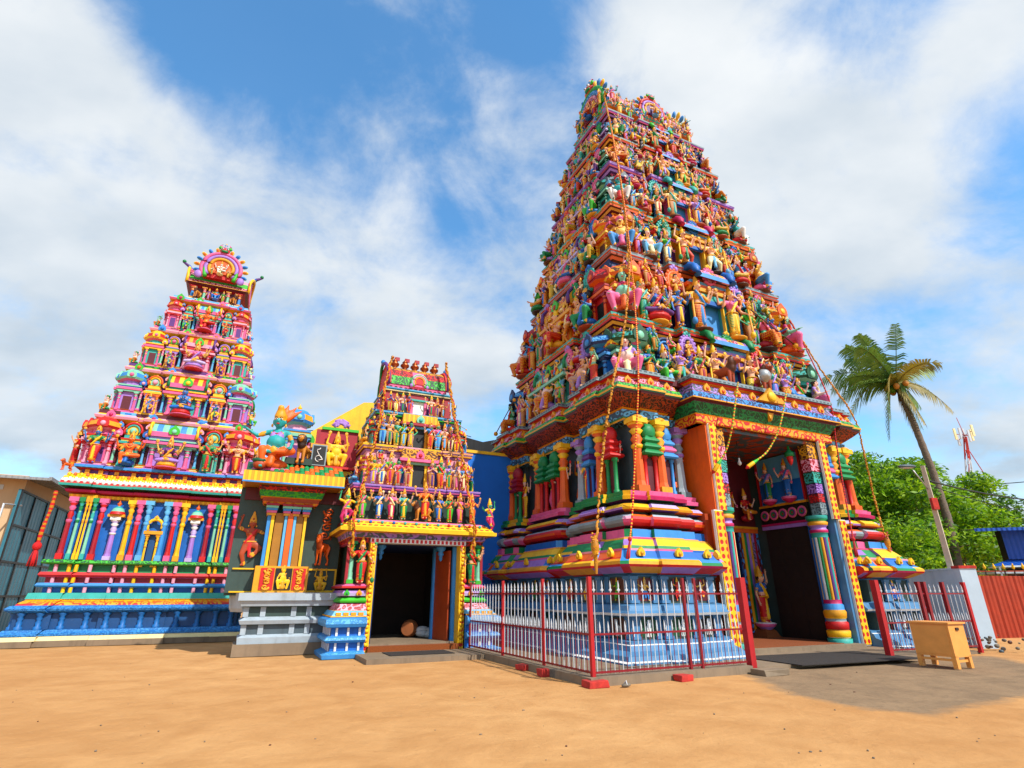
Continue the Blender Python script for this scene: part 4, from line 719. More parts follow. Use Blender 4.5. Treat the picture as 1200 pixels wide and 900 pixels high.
        for yy, pa in ((Y + 1.35, dict(lower='blue', upper='pink', skin='pskin')), (Y + 2.2, dict(lower='green', upper='lilac', skin='skin'))):
            statue(GT, 'lotus', x - s * .25, yy, 4.86, 1.25, -90 * s, pa, .8); b = MB(); lathe(b, [(.08, -.12), (.24, 0), (.26, .08), (.2, .1)], (x - s * .25, yy, 4.78), 12, ('mag', 'pink', 'white')); b.build('lotus_pedestal', GT)
    # inner door frame across the passage with striped jambs
    y2 = Y + 3.25
    b = MB(); box(b, -2.40, 2.40, y2, y2 + .4, 3.9, 6.5, 'maroon'); box(b, -2.4, 2.4, y2 - .06, y2, 3.75, 3.9, 'orange'); box(b, -2.4, 2.4, y2 - .09, y2 - .01, 3.9, 3.98, 'gold'); b.build('inner_lintel', GT)
    for s in (-1, 1):
        b = MB(); x0, x1 = sorted((s * 1.35, s * 2.40)); box(b, x0, x1, y2 - .02, y2 + .4, .17, 3.9, 'navy')
        for k, c in enumerate(('medal', 'gold', 'green', 'lilac', 'gold', 'flowerline', 'crim', 'medal')): xx = s * (1.37 + .125 * k); x0, x1 = sorted((xx, xx + s * .11)); box(b, x0, x1, y2 - .07 - .012 * (k % 2), y2, .3, 3.74, c)
        b.build('striped_jamb', GT)
        statue(GT, 'upreach', s * 1.75, y2 - .38, .62, 1.72, 10 * s, dict(lower='red', upper='blue', skin='skin', accent='yellow', gold='gold', hair='black'), 1., 'door_statue', mirror=s > 0)
        b = MB(); lathe(b, [(.10, -.24), (.30, -.08), (.36, .02), (.30, .05)], (s * 1.75, y2 - .36, .6), 14, ('lilac', 'pink', 'white')); lathe(b, [(.5, 0), (.36, .22), (.24, .3)], (s * 1.75, y2 - .30, .16), 4, 'browncarpet', None, False, R(45)); b.build('lotus_pedestal', GT)
    for x, k in ((-1.7, 'lalita4'), (-.9, 'lotus'), (0, 'goddess4'), (.9, 'lotus'), (1.7, 'lalita')): statue(GT, k, x, y2 - .28, 4.15, 1.35, 0, rpal(rng), .8)
    for q, z in enumerate((5.75, 6.1)):
        b = MB(); M = T(-.2, y2 - .1, 5.5)
        for k, c in enumerate(('gold', 'orange', 'yellow', 'rust')): tube(b, [((1.0 - .2 * k) * math.cos(a), -.1, (.75 - .15 * k) * math.sin(a)) for a in np.linspace(0, math.pi, 12)], .09, c, 6, M)
        b.build('arch_ornament', GT); break
great_porch()
# ---- storeys
ZS = [8.14, 10.75, 13.85, 16.4, 18.75, 20.65, 22.45]
CORN = [('gold', 'tealdent', 'red', 'maroon'), ('orange', 'greydent', 'rust', 'brown'), ('gold', 'tealdent', 'orange', 'maroon'), ('lilac', 'purpdent', 'crim', 'purp'), ('gold', 'greydent', 'red', 'brown'), ('lilac', 'greydent', 'mag', 'maroon')]
WALLC = ['maroon', 'navy', 'purp', 'dgreen', 'brown', 'maroon']
def great_storey(t):
    z0, z1 = ZS[t], ZS[t + 1]; h = z1 - z0; A = gA(z0) - .42; B = gB(z0) - .42; yc = gC(z0); fx = (.66, .36); fy = (.64, .34)
    pln = [(x, y + yc) for x, y in plan4(A, B, fx, fy, .22, .14)]
    m = MB(); sweep(m, pln, [(-.28, z0), (-.28, z1)], WALLC[t], top='maroon'); sweep(m, pln, [(-.05, z0), (-.05, z0 + .06 * h), (-.28, z0 + .07 * h)], ('gold', 'red')); sweep(m, pln, [(-.28, z0 + .50 * h), (-.02, z0 + .53 * h), (.02, z0 + .58 * h), (-.28, z0 + .62 * h)], (rng.choice(['pink', 'mint', 'gold']), rng.choice(['bluedent', 'pinkdent', 'yellowdent']), 'gold')); m.build('storey_wall', GT)
    A2 = gA(z1) - .32; B2 = gB(z1) - .32; p2 = [(x, y + gC(z1)) for x, y in plan4(A2, B2, fx, fy, .20, .12)]
    cornice(GT, p2, z1, .155 * h, .30, CORN[t]); b = MB(); ledge_bumps(b, p2, .10, z1 - .22 * h, .55, .08, ('gold', 'orange') if t % 2 else ('pink', 'blue')); b.build('bud_row', GT)['kind'] = 'stuff'
    f = h / 2.6; W_ = lambda y: y + yc
    # front: sala over the window, arched and corner shrines
    b = MB(); xw = .135 * A; c_ = ('purp', 'teal', 'gold', 'pink', 'teal', 'red')[t]; box(b, -xw - .14, -xw + .04, W_(-B - .30), W_(-B + .3), z0, z0 + .52 * h, c_); box(b, xw - .04, xw + .14, W_(-B - .30), W_(-B + .3), z0, z0 + .52 * h, c_); box(b, -xw - .14, xw + .14, W_(-B - .30), W_(-B + .3), z0 + .52 * h, z0 + .60 * h, c_); box(b, -xw + .04, -xw + .09, W_(-B - .33), W_(-B - .2), z0, z0 + .52 * h, 'yellow'); box(b, xw - .09, xw - .04, W_(-B - .33), W_(-B - .2), z0, z0 + .52 * h, 'yellow'); box(b, -xw + .04, xw - .04, W_(-B - .02), W_(-B + .1), z0, z0 + .52 * h, 'lblue'); box(b, -xw + .09, xw - .09, W_(-B - .31), W_(-B - .2), z0 + .46 * h, z0 + .52 * h, 'blue'); b.build('window', GT)
    b = MB(); M = T(0, W_(-B - .22), z0 + .62 * h)
    for q, (e, c) in enumerate(((1.55, 'gold'), (1.7, ('lilac', 'orange', 'gold', 'mint', 'pink', 'lilac')[t]), (1.4, 'sky'))): box(b, -xw * e - .1, xw * e + .1, -.14 + .03 * q, .5, .05 * h * q, .05 * h * (q + 1) - .004, c, M)
    n = 8; hr = .19 * h; arc = [R(180 * k / n) for k in range(n + 1)]; seg = 7; Lc = xw * 1.45; vs = [(-Lc + 2 * Lc * q / seg, .12 - hr * .9 * math.cos(a), .15 * h + hr * math.sin(a)) for a in arc for q in range(seg + 1)]
    b.add(vs, [(k * (seg + 1) + q, k * (seg + 1) + q + 1, (k + 1) * (seg + 1) + q + 1, (k + 1) * (seg + 1) + q) for k in range(n) for q in range(seg)], [(('goldscroll', 'pinkscroll', 'lilac', 'goldscroll', 'pinkscroll', 'gold', 'lilacscroll')[q] if k > 0 else 'lblue') for k in range(n) for q in range(seg)], False, M)
    for s in (-1, 1): tube(b, [(s * Lc, .12 - hr * 1.0 * math.cos(a), .15 * h + hr * 1.1 * math.sin(a)) for a in arc], .05 * h, ('green', 'blue', 'mag', 'teal', 'red', 'lgreen')[t], 6, M)
    disc(b, M @ T(0, -.12, .24 * h), .11 * h, ('green', 'pink', 'blue', 'teal', 'lilac', 'red')[t], 'yellow'); b.build('window_canopy', GT)
    cs = [rng.choice(SHP) for _ in range(8)]
    for s in (-1, 1):
        shrine(GT, 'kuta', s * A * .83, W_(-B + .02), z0, 0, .24 * A, .78 * h, .5, cs[0]); shrine(GT, 'panjara', s * A * .52, W_(-B + .10), z0, 0, .17 * A, .80 * h, .5, cs[1])
        d = MB(); disc(d, T(s * A * .345, W_(-B - .1), z0 + .70 * h), .15 * h, *rng.sample(['red', 'blue', 'green', 'orange', 'lilac', 'teal'], 2)); d.build('round_crest', GT)
        d = MB(); disc(d, T(s * A * .66, W_(-B + .02), z0 + .68 * h), .13 * h, *rng.sample(['red', 'blue', 'green', 'orange', 'lilac', 'teal', 'pink'], 2)); d.build('round_crest', GT)
        b = MB(); pilaster(b, T(s * A * .355, W_(-B - .06), z0 + .03 * h), .56 * h, .20, rng.choice([('gold', 'orange', 'yellow'), ('grey', 'stone', 'dgrey'), ('blue', 'lblue', 'navy')])); b.build('pilaster', GT)
        # sides
        X = s * A
        shrine(GT, 'kuta', X - s * .02, W_(-B * .80), z0, 90 * s, .26 * B, .78 * h, .5, cs[2]); shrine(GT, 'panjara', X - s * .08, W_(-B * .49), z0, 90 * s, .2 * B, .8 * h, .5, cs[3]); shrine(GT, 'sala', X + s * .06, W_(0), z0, 90 * s, .56 * B, .84 * h, .5, cs[4], 3)
        shrine(GT, 'panjara', X - s * .08, W_(B * .49), z0, 90 * s, .2 * B, .8 * h, .5, cs[3]); shrine(GT, 'kuta', X - s * .02, W_(B * .80), z0, 90 * s, .26 * B, .78 * h, .5, cs[2])
        for yy in (-.32, -.66, .32): d = MB(); disc(d, T(X + s * .06, W_(B * yy), z0 + .68 * h, 90 * s), .14 * h, *rng.sample(['red', 'blue', 'green', 'orange', 'lilac', 'teal', 'pink'], 2)); d.build('round_crest', GT)
    # statues on the ledge
    seat = ['lalita', 'belly', 'side', 'veena', 'lalita4', 'bellym', 'cross4']; std = ['lady', 'lady2', 'pray', 'lotus', 'deity', 'goddess4', 'dancer']; yf = W_(-B - .52)
    def put(k, x, y, rz, hh, pa=None, mir=False):
        s_ = hh * h; o = statue(GT, k, x, y, z0 + .07, s_, rz, pa or rpal(rng), 1., 'statue' if hh > .4 else 'small_statue', mirror=mir)
        
        if hh < .6: return o
        m = MB(); lathe(m, [(.12 * s_, -.10), (.18 * s_, -.06), (.20 * s_, -.015), (.18 * s_, .0)], (0, 0, 0), 12, rng.choice(['brown', 'dbrown', 'gold', 'rust'])); q = m.build('pedestal', GT, (x, y, z0 + .07)); return o
    big = {0: ('belly', 'belly'), 1: ('belly', 'lalita'), 2: ('bellym', 'side'), 3: ('bellym', 'lalita'), 4: ('lalita4', 'cross4'), 5: ('belly', 'lalita4')}[t]
    lowskin = {0: dict(skin='pskin', lower='pink', upper='lilac', accent='cream', hair='black', gold='gold'), 1: dict(skin='mint', lower='pink', upper='mag', accent='orange', hair='black', gold='gold'), 2: dict(skin='yskin', lower='lblue', upper='orange', accent='pink', hair='black', gold='yellow'), 3: dict(skin='tskin', lower='white', upper='gold', accent='red', hair='black', gold='gold')}.get(t)
    for s in (-1, 1):
        put(big[0], s * A * .91, W_(-B - .20), 34 * s, .76, lowskin, s > 0)
        put('guard' if t % 2 == 0 else 'guardess', s * (xw + .20 * f), W_(-B - .44), 0, .68, rpal(rng, 'skin'), s < 0)
        put(rng.choice(seat), s * A * .60, W_(-B - .24), 8 * s, .66, None, s > 0)
        put(rng.choice(std), s * A * .725, W_(-B - .20), 0, .53, None, s > 0); put(rng.choice(std), s * A * .39, W_(-B - .36), 0, .53, None, s > 0); put(rng.choice(std), s * A * .49, W_(-B - .18), 0, .50, None, s < 0); put(rng.choice(std), s * A * .68, W_(-B - .16), 0, .36, None, s < 0)
        for ux in (.36, .52, .66, .84): put(rng.choice(['dancer', 'cross', 'lady', 'atlas', 'lalita']), s * A * ux, W_(-B - .22), 0, .33, None, s < 0).location.z += .50 * h
        for uy in (-.52, -.14, .14, .52): put(rng.choice(['dancer', 'cross', 'lady', 'atlas', 'lalita']), s * (A + .16), W_(B * uy), 90 * s, .32, None, s < 0).location.z += .50 * h
        X = s * (A + .26)
        sl = ((-.66, rng.choice(seat), .64), (-.46, rng.choice(std), .52), (-.26, rng.choice(std), .50), (0, rng.choice(seat + ['belly']), .72), (.24, rng.choice(std), .52), (.44, rng.choice(std), .52), (.66, rng.choice(std), .52), (.88, rng.choice(seat), .66)) if s < 0 else ((-.55, rng.choice(seat), .76), (-.25, rng.choice(std), .56), (.05, rng.choice(std), .56), (.4, rng.choice(std), .54))
        for yy, k, hh in sl: put(k, X, W_(B * yy), 90 * s + rng.uniform(-12, 12), hh, None, rng.random() < .5)
        if t == 0:
            put('lion', s * .95, W_(-B - .72), -15 * s, .54, dict(skin='rust', hair='brown')); put('lady', s * 1.75, W_(-B - .62), 0, .55, rpal(rng, 'skin')); put('archer', s * 2.55, W_(-B - .5), 0, .56, rpal(rng, 'lilac'))
            for yy in (-.82, -.19, .19, .60): put(rng.choice(std), X, W_(B * yy), 90 * s, .52)
for t in range(6):
    had = set(GT.children); great_storey(t)
    for c in GT.children:
        if c not in had: c.location.x -= .10 + .07 * t
def great_crown():
    had = set(GT.children); z = ZS[6]; yc = gC(z); A = 2.35; B = 1.35
    pln = [(-A, -B + yc), (A, -B + yc), (A, B + yc), (-A, B + yc)]
    m = MB(); sweep(m, pln, [(-.1, z), (-.1, z + .75), (.12, z + .82), (.24, z + .98), (.16, z + 1.02)], ('maroon', 'gold', 'tealdent', 'gold'), top='maroon'); m.build('crown_neck', GT)
    n = 12; rr = 1.42; arc = [R(-20 + 220 * k / n) for k in range(n + 1)]; m = MB(); vs = []; fs = []; ms = []; seg = 14
    for a in arc:
        for q in range(seg + 1): vs.append((-A + 2 * A * q / seg, yc - rr * .92 * math.cos(a), z + 1.30 + rr * math.sin(a)))
    for k in range(n):
        for q in range(seg): i = k * (seg + 1) + q; fs.append((i, i + 1, i + seg + 2, i + seg + 1)); ms.append('pinkscroll' if k in (1, 2, 9, 10) else (('greenscroll', 'lpink')[q % 2] if k in (3, 8) else ('gold' if k in (0, 11) else 'bluedent')))
    m.add(vs, fs, ms); box(m, -A * .95, A * .95, yc - 1.1, yc + 1.1, z + 1, z + 1.5, 'maroon'); m.build('barrel_roof', GT)
    for s in (-1, 1):
        m = MB(); horseshoe(m, T(s * (A + .05), yc, z + 1.75, 90 * s) @ Matrix.Diagonal((1, 1, 1.25, 1)), 1.12, ('gold', 'lilac', 'yellow', 'orangescroll', 'goldscroll') if s > 0 else ('greenscroll', 'bluescroll', 'pinkscroll', 'lilacscroll', 'redscroll')); m.build('end_gable', GT)
    m = MB(); horseshoe(m, T(.1, yc - 1.5, z + 1.45), .80, ('red', 'lilac', 'gold', 'orange', 'purp')); m.build('front_gable', GT); statue(GT, 'lalita4', .1, yc - 1.75, z + .95, .95, 0, rpal(rng, 'pskin'))
    for x in (-1.75, -1.1, -.45, .35, 1.0, 1.7):
        m = MB(); lathe(m, [(.20, 0), (.24, .06), (.10, .12), (.30, .30), (.33, .42), (.16, .56), (.22, .60), (.10, .70), (.12, .76), (.03, .86), (0, 1.08)], (x, yc, z + 2.66), 10, 'copper'); m.build('roof_pot', GT)
    for s in (-1, 1):
        for q in range(5): statue(GT, ('lady', 'deity', 'lalita4', 'dancer', 'lady2')[q], s * (A + .30), yc - 1.0 + .5 * q, z + (1.0 if q % 2 else 1.25), .85 if q != 2 else 1.15, 90 * s, rpal(rng))
        statue(GT, 'goddess4', s * 2.1, yc - 1.75, z + .02, 1.05, 20 * s, rpal(rng)); statue(GT, 'deity', s * .85, yc - 1.75, z + .02, 1.0, 0, rpal(rng)); statue(GT, 'lady', s * 1.5, yc - 1.72, z + .02, .95, 0, rpal(rng)); statue(GT, 'lady', s * (A + .25), yc - .5, z + .02, 1.0, 90 * s, rpal(rng)); statue(GT, 'deity', s * (A + .25), yc + .7, z + .02, 1.0, 90 * s, rpal(rng))
        statue(GT, 'goddess4', s * (A - .05), yc - 1.55, z + 1.05, .9, 40 * s, rpal(rng, 'tskin'))
        for q, xx in enumerate((.55, 1.0, 1.45, 1.9)): statue(GT, ('lalita', 'lady', 'cross4', 'deity')[q], s * xx, yc - 1.42, z + 1.02 + .15 * (q % 2), .62, 0, rpal(rng)); statue(GT, ('lady2', 'belly')[q % 2], s * xx, yc - 1.05, z + 1.95, .52, 0, rpal(rng))
    for c in GT.children:
        if c not in had: c.location.x -= .45
great_crown()
# ---------------------------------------------------------------- left tower (slimmer, ornate, horseshoe crest)
LD = 14.85; LA = -18.5
LT = empty('temple_tower', P(LA, LD), YAW, 'slimmer pastel temple tower on a blue base, topped by a round horseshoe crest', 'temple tower')
rl = random.Random(21)
def left_base():
    A, B = 2.75, 2.65
    pln = lambda o=0: plan4(A + o, B + o, (.70, .30), (.70, .30), .10, .0)
    def sw(nm, pr, cl, top=None, p=pln): b = MB(); sweep(b, p, pr, cl, True, top); return b.build(nm, LT)
    sw('footing', [(.86, 0), (.86, .17), (.80, .18)], ('kerb', 'kerb')); sw('yellow_skirting', [(.80, .17), (.78, .30), (.72, .32)], ('cream', 'cream'))
    sw('blue_plinth', [(.78, .32), (.78, .38), (.70, .44), (.66, .50), (.52, .52), (.52, 1.0), (.64, 1.02), (.74, 1.08), (.76, 1.14), (.66, 1.22), (.56, 1.24)], ('bluemould', 'bluemould', 'bluemould', 'bplinthd', 'bplinthd', 'bplinth', 'bluemould', 'bluemould', 'bluemould', 'bplinth'))
    pts = offset(pln, .56); k0 = []
    for i in range(len(pts)):
        a, b = pts[i], pts[(i + 1) % len(pts)]; L_ = (b - a).length
        if L_ < .5: continue
        n = max(2, round(L_ / .55))
        for q in range(n):
            p = a.lerp(b, (q + .5) / n); k0.append(((p.x, p.y, 0), 0))
    m = MB(); lathe(m, [(.12, .50), (.12, .58), (.07, .62), (.09, .72), (.06, .78), (.09, .84), (.07, .90), (.13, .97), (.13, 1.01)], (0, 0, 0), 8, 'bplinth'); repeat('baluster', m, LT, k0)
    sw('scale_moulding', [(.56, 1.24), (.52, 1.30), (.40, 1.38), (.36, 1.40)], ('redband', 'orangescroll', 'yellow')); sw('teal_slab', [(.34, 1.40), (.40, 1.43), (.36, 1.62), (.16, 1.63)], ('yellow', 'teal', 'teal'))
    sw('base_core', [(.08, 1.6), (.08, 1.92), (.08, 2.3), (.08, 2.7)], ('blue', 'crim', 'green'))
    sw('blue_bar', [(.08, 1.80), (.24, 1.81), (.28, 1.86), (.24, 1.94), (.08, 1.95)], 'lblue'); sw('red_bar', [(.08, 2.12), (.22, 2.13), (.28, 2.20), (.24, 2.29), (.08, 2.30)], ('pink', 'red', 'red', 'pink')); sw('green_ledge', [(.08, 2.54), (.26, 2.56), (.30, 2.60), (.24, 2.70), (-.1, 2.71)], ('lgreenband', 'lgreen', 'lgreenband', 'green'))
    sw('base_wall', [(-.06, 2.7), (-.06, 4.9)], 'blue')
    for z0, z1, nm in ((1.63, 1.80, 'post'), (1.95, 2.12, 'post'), (2.30, 2.54, 'post')):
        for x, c in ((-2.62, 'lpink'), (-2.25, 'yellow'), (-2.05, 'yellow'), (-1.65, 'lpink'), (-.95, 'lpink'), (-.62, 'lpink'), (-.28, 'yellow'), (.28, 'yellow'), (.62, 'lpink'), (.95, 'lpink'), (1.65, 'lpink'), (2.05, 'yellow'), (2.25, 'yellow'), (2.62, 'lpink')): b = MB(); lathe(b, [(.06, z0), (.06, z1)], (x, -B - .13, 0), 8, c); b.build('post', LT)
    RD = ('red', 'crim', 'pink'); 
    for x, cs, wd in ((-2.62, RD, .22), (-2.38, ('teal', 'mint', 'green'), .14), (-2.12, ('yellow', 'yellow', 'gold'), .09), (-2.22, ('yellow', 'yellow', 'gold'), .09), (-1.98, ('teal', 'mint', 'green'), .14), (-1.74, RD, .22), (-.86, ('gold', 'yellow', 'yellow'), .22), (-.58, ('pink', 'red', 'pink'), .22), (-.30, ('sky', 'lblue', 'sky'), .22)):
        wd *= .80
        for s in (-1, 1):
            b = MB(); y = -B + (-.06 if abs(x) > 1.9 or abs(x) < .83 else .04); pilaster(b, T(s * x, y - .08, 2.71), 2.12, wd, cs); b.build('pilaster', LT)
    for s in (-1, 1):
        b = MB(); x = s * 1.28; pilaster(b, T(x, -B - .0, 2.71), 1.5, .20, ('lav', 'lilac', 'white')); box(b, x - .26, x + .26, -B - .16, -B + .1, 4.21, 4.30, 'gold'); lathe(b, [(.26, 4.30), (.22, 4.40), (.16, 4.52), (.05, 4.60)], (x, -B - .02, 0), 8, ('red', 'mint', 'teal')); finial(b, T(x, -B - .02, 4.58), .26, 'orange'); b.build('niche_pillar', LT)
    b = MB(); 
    for s in (-1, 1): pilaster(b, T(s * .17, -B - .12, 2.5), 1.15, .09, ('yellow', 'yellow', 'gold'))
    box(b, -.1, .1, -B - .06, -B, 2.5, 3.6, 'bplinthd'); box(b, -.3, .3, -B - .22, -B, 3.64, 3.76, 'gold'); tube(b, [(.24 * math.cos(a), -B - .12, 3.92 + .26 * math.sin(a)) for a in np.linspace(R(-35), R(215), 12)], .06, 'yellow', 6); kudu(b, T(0, -B - .12, 4.22), .08, 'yellow', 'gold'); b.build('gilded_niche', LT)
    sw('yellow_band', [(-.06, 4.82), (.08, 4.84), (.10, 4.94), (.02, 4.97)], ('gold', 'yellowchk', 'gold')); sw('crimson_moulding', [(.02, 4.97), (.20, 5.02), (.24, 5.10), (.14, 5.16)], ('crim', 'mag', 'crim')); sw('green_moulding', [(.14, 5.16), (.40, 5.20), (.42, 5.28), (.36, 5.30)], ('dgreen', 'teal', 'green'))
    # lotus-petal eave: red tips below, white, yellow above
    b = MB(); sweep(b, pln, [(.40, 5.28), (.38, 5.38), (.28, 5.52), (.14, 5.66), (.02, 5.72)], ('red', 'white', 'yellow', 'gold'))
    pts = offset(pln, .33)
    for i in range(len(pts)):
        a, c = pts[i], pts[(i + 1) % len(pts)]; L_ = (c - a).length
        if L_ < .3: continue
        n = round(L_ / .17); ang = math.degrees(math.atan2((c - a).y, (c - a).x))
        for q in range(n):
            p = a.lerp(c, (q + .5) / n); M = T(p.x, p.y, 0, ang); ell(b, (0, -.04, 5.38), (.07, .05, .10), 'white', 6, 5, M); ell(b, (0, .01, 5.47), (.06, .05, .10), 'yellow', 6, 5, M); ell(b, (0, .12, 5.61), (.06, .05, .09), 'orange' if q % 2 else 'yellow', 6, 5, M)
    b.build('petal_eave', LT)
    sw('purple_band', [(-.04, 5.72), (-.04, 5.86), (.14, 5.90)], ('purp', 'crim'))
    pl_ = []; pts = offset(pln, -.02)
    for i in range(len(pts)):
        a, c = pts[i], pts[(i + 1) % len(pts)]; L_ = (c - a).length; n = round(L_ / .45); ang = math.degrees(math.atan2((c - a).y, (c - a).x))
        pl_ += [((a.lerp(c, (q + .5) / n).x, a.lerp(c, (q + .5) / n).y, 0), ang) for q in range(n)]
    b = MB(); box(b, -.07, .07, -.05, .05, 5.73, 5.86, 'gold'); repeat('eave_block', b, LT, pl_)
    sw('blue_ledge', [(.10, 5.90), (.18, 5.93), (.18, 6.02), (.08, 6.06), (-.5, 6.065)], ('bluedent', 'lblue', 'lilac', 'lilac'), top='maroon')
left_base()
LZ = [6.06, 8.30, 10.50, 12.5, 14.25]
def lA(z): return 3.10 - 1.50 * (z - 6) / 8
def lB(z): return 2.65 - 1.40 * (z - 6) / 8
LSH = [('pink', 'lpink', 'red', 'gold', 'purp'), ('mint', 'teal', 'red', 'yellow', 'maroon'), ('lilac', 'pink', 'mint', 'lblue', 'maroon'), ('lpink', 'yellow', 'orange', 'mint', 'purp'), ('teal', 'pink', 'yellow', 'red', 'maroon'), ('pink', 'gold', 'lilac', 'lgreen', 'purp')]
def left_storey(t):
    z0, z1 = LZ[t], LZ[t + 1]; h = z1 - z0; A = lA(z0) - .30; B = lB(z0) - .30; fx = (.68, .34); fy = (.66, .34); pln = plan4(A, B, fx, fy, .12, .06)
    m = MB(); sweep(m, pln, [(-.10, z0), (-.10, z1)], ('maroon', 'purp', 'maroon', 'navy')[t], top='maroon'); sweep(m, pln, [(.10, z0), (.10, z0 + .035 * h), (.04, z0 + .05 * h), (.10, z0 + .07 * h), (-.1, z0 + .08 * h)], ('gold', 'cream', 'gold', 'pink')); m.build('storey_wall', LT)
    A2 = lA(z1) - .22; B2 = lB(z1) - .22; p2 = plan4(A2, B2, fx, fy, .12, .06)
    b = MB(); sweep(b, p2, [(-.1, z1 - .24 * h), (.02, z1 - .21 * h), (.10, z1 - .20 * h), (.30, z1 - .15 * h), (.34, z1 - .11 * h), (.20, z1 - .06 * h), (.20, z1 - .01 * h), (.14, z1), (-.5, z1 + .003)], ('pinkdent', 'crim', 'gold', ('lpink', 'lpink', 'lpink', 'pink')[t], 'swirl', ('bluedent', 'lgreenband', 'pinkdent', 'bluedent')[t], 'lblue', 'pink'), top='maroon'); b.build('cornice', LT)
    pts = offset(p2, .26)
    for x in (-.92, -.34, .34, .92): k = MB(); kudu(k, T(x * A2, -B2 - .30, z1 - .09 * h), .15, rl.choice(['pink', 'lgreen', 'lblue']), rl.choice(['mint', 'orange', 'blue', 'mag'])); k.build('kudu_ornament', LT)
    for yy in (-.8, 0, .8):
        for s in (-1, 1): k = MB(); kudu(k, T(s * (A2 + .28), B2 * yy, z1 - .09 * h, 90 * s), .15, 'lgreen', 'pink'); k.build('kudu_ornament', LT)
    c = [LSH[(t * 2 + q) % 6] for q in range(3)]; hh = .88 * h
    for s in (-1, 1):
        shrine(LT, 'kuta', s * A * .84, -B - .06, z0, 0, .28 * A, hh, .4, c[0]); shrine(LT, 'panjara', s * A * .50, -B - .02, z0, 0, .20 * A, hh * .96, .35, c[1])
        for (x, q) in ((.665, 0), (.325, 1)): b = MB(); M = T(s * A * x, -B - .02, z0); pilaster(b, M @ T(0, 0, .08 * h), .36 * h, .10, (('pink', 'mint', 'lpink'), ('teal', 'sky', 'lblue'))[q]); kudu(b, M @ T(0, -.02, .60 * h), .11 * A / 2, ('pink', 'blue', 'yellow', 'lilac')[(t + q) % 4], 'lpink'); kudu(b, M @ T(0, 0, .74 * h), .08 * A / 2, ('lblue', 'lpink')[q], 'gold'); b.build('pilaster', LT)
        X = s * A
        shrine(LT, 'kuta', X + s * .04, -B * .80, z0, 90 * s, .30 * B, hh, .4, c[0]); shrine(LT, 'panjara', X, -B * .40, z0, 90 * s, .22 * B, hh * .96, .3, c[1]); shrine(LT, 'sala', X + s * .02, B * .1, z0, 90 * s, .5 * B, hh * .96, .4, c[2], 3); shrine(LT, 'kuta', X + s * .04, B * .80, z0, 90 * s, .30 * B, hh, .4, c[0])
    shrine(LT, 'sala', 0, -B - .10, z0, 0, .52 * A, hh, .5, c[2], 5 if t < 2 else 4)
    k = ('cross4', 'cross', 'cross4', 'lalita4')[t]; pa = (dict(skin='yskin', lower='lilac', upper='purp', hair='black', accent='gold'), dict(skin='bskin', lower='blue', upper='gold', hair='black', accent='red'), dict(skin='yskin', lower='lav', upper='pink', accent='lilac'), dict(skin='orange', lower='red', accent='red', upper='green'))[t]
    statue(LT, k, 0, -B - .42, z0 + .05, .62 * h * (1 + .08 * t), 0, pa); b = MB(); lathe(b, [(.10 * h, -.04), (.17 * h, .0), (.19 * h, .04), (.13 * h, .06)], (0, -B - .42, z0 + .03), 12, ('red', 'pink', 'gold')); b.build('pedestal', LT)
    if t == 0:
        for x, k, pa, mi in ((-.86, 'goddess4', dict(skin='bskin', lower='red', upper='green', accent='yellow'), 0), (-.47, 'lalita4', dict(skin='orange', lower='orange', upper='red', accent='blue'), 0), (.48, 'goddess4', dict(skin='yskin', lower='green', upper='green', accent='red'), 1), (.86, 'deity', dict(skin='skin', lower='red', upper='orange', accent='gold'), 1)): statue(LT, k, x * A, -B - .36, z0 + .04, (.60 if k != 'lalita4' else .66) * h, 0, pa, 1., 'statue', mirror=bool(mi))
        statue(LT, 'lady', -A - .34, -B * .8, z0 + .04, .58 * h, -90, dict(skin='skin', lower='red', upper='red', accent='gold')); statue(LT, 'deity', A + .30, -B * .6, z0 + .04, .56 * h, 90, dict(skin='skin', lower='orange'))
        for s in (-1, 1): statue(LT, 'lion', s * (A + .30), -B - .25, z0 - .28, .5, 40 * s, dict(skin='orange', hair='rust'))
    else:
        for s in (-1, 1): statue(LT, 'atlas', s * (A + .22), -B - .14, z0 + .02, .34 * h, 45 * s, rpal(rl)); statue(LT, 'dancer', s * A * .5, -B - .30, z0 + .03, .36 * h, 0, rpal(rl))
for t in range(4):
    had = set(LT.children); left_storey(t)
    for c in LT.children:
        if c not in had: c.location.x += -.10 + .04 * t
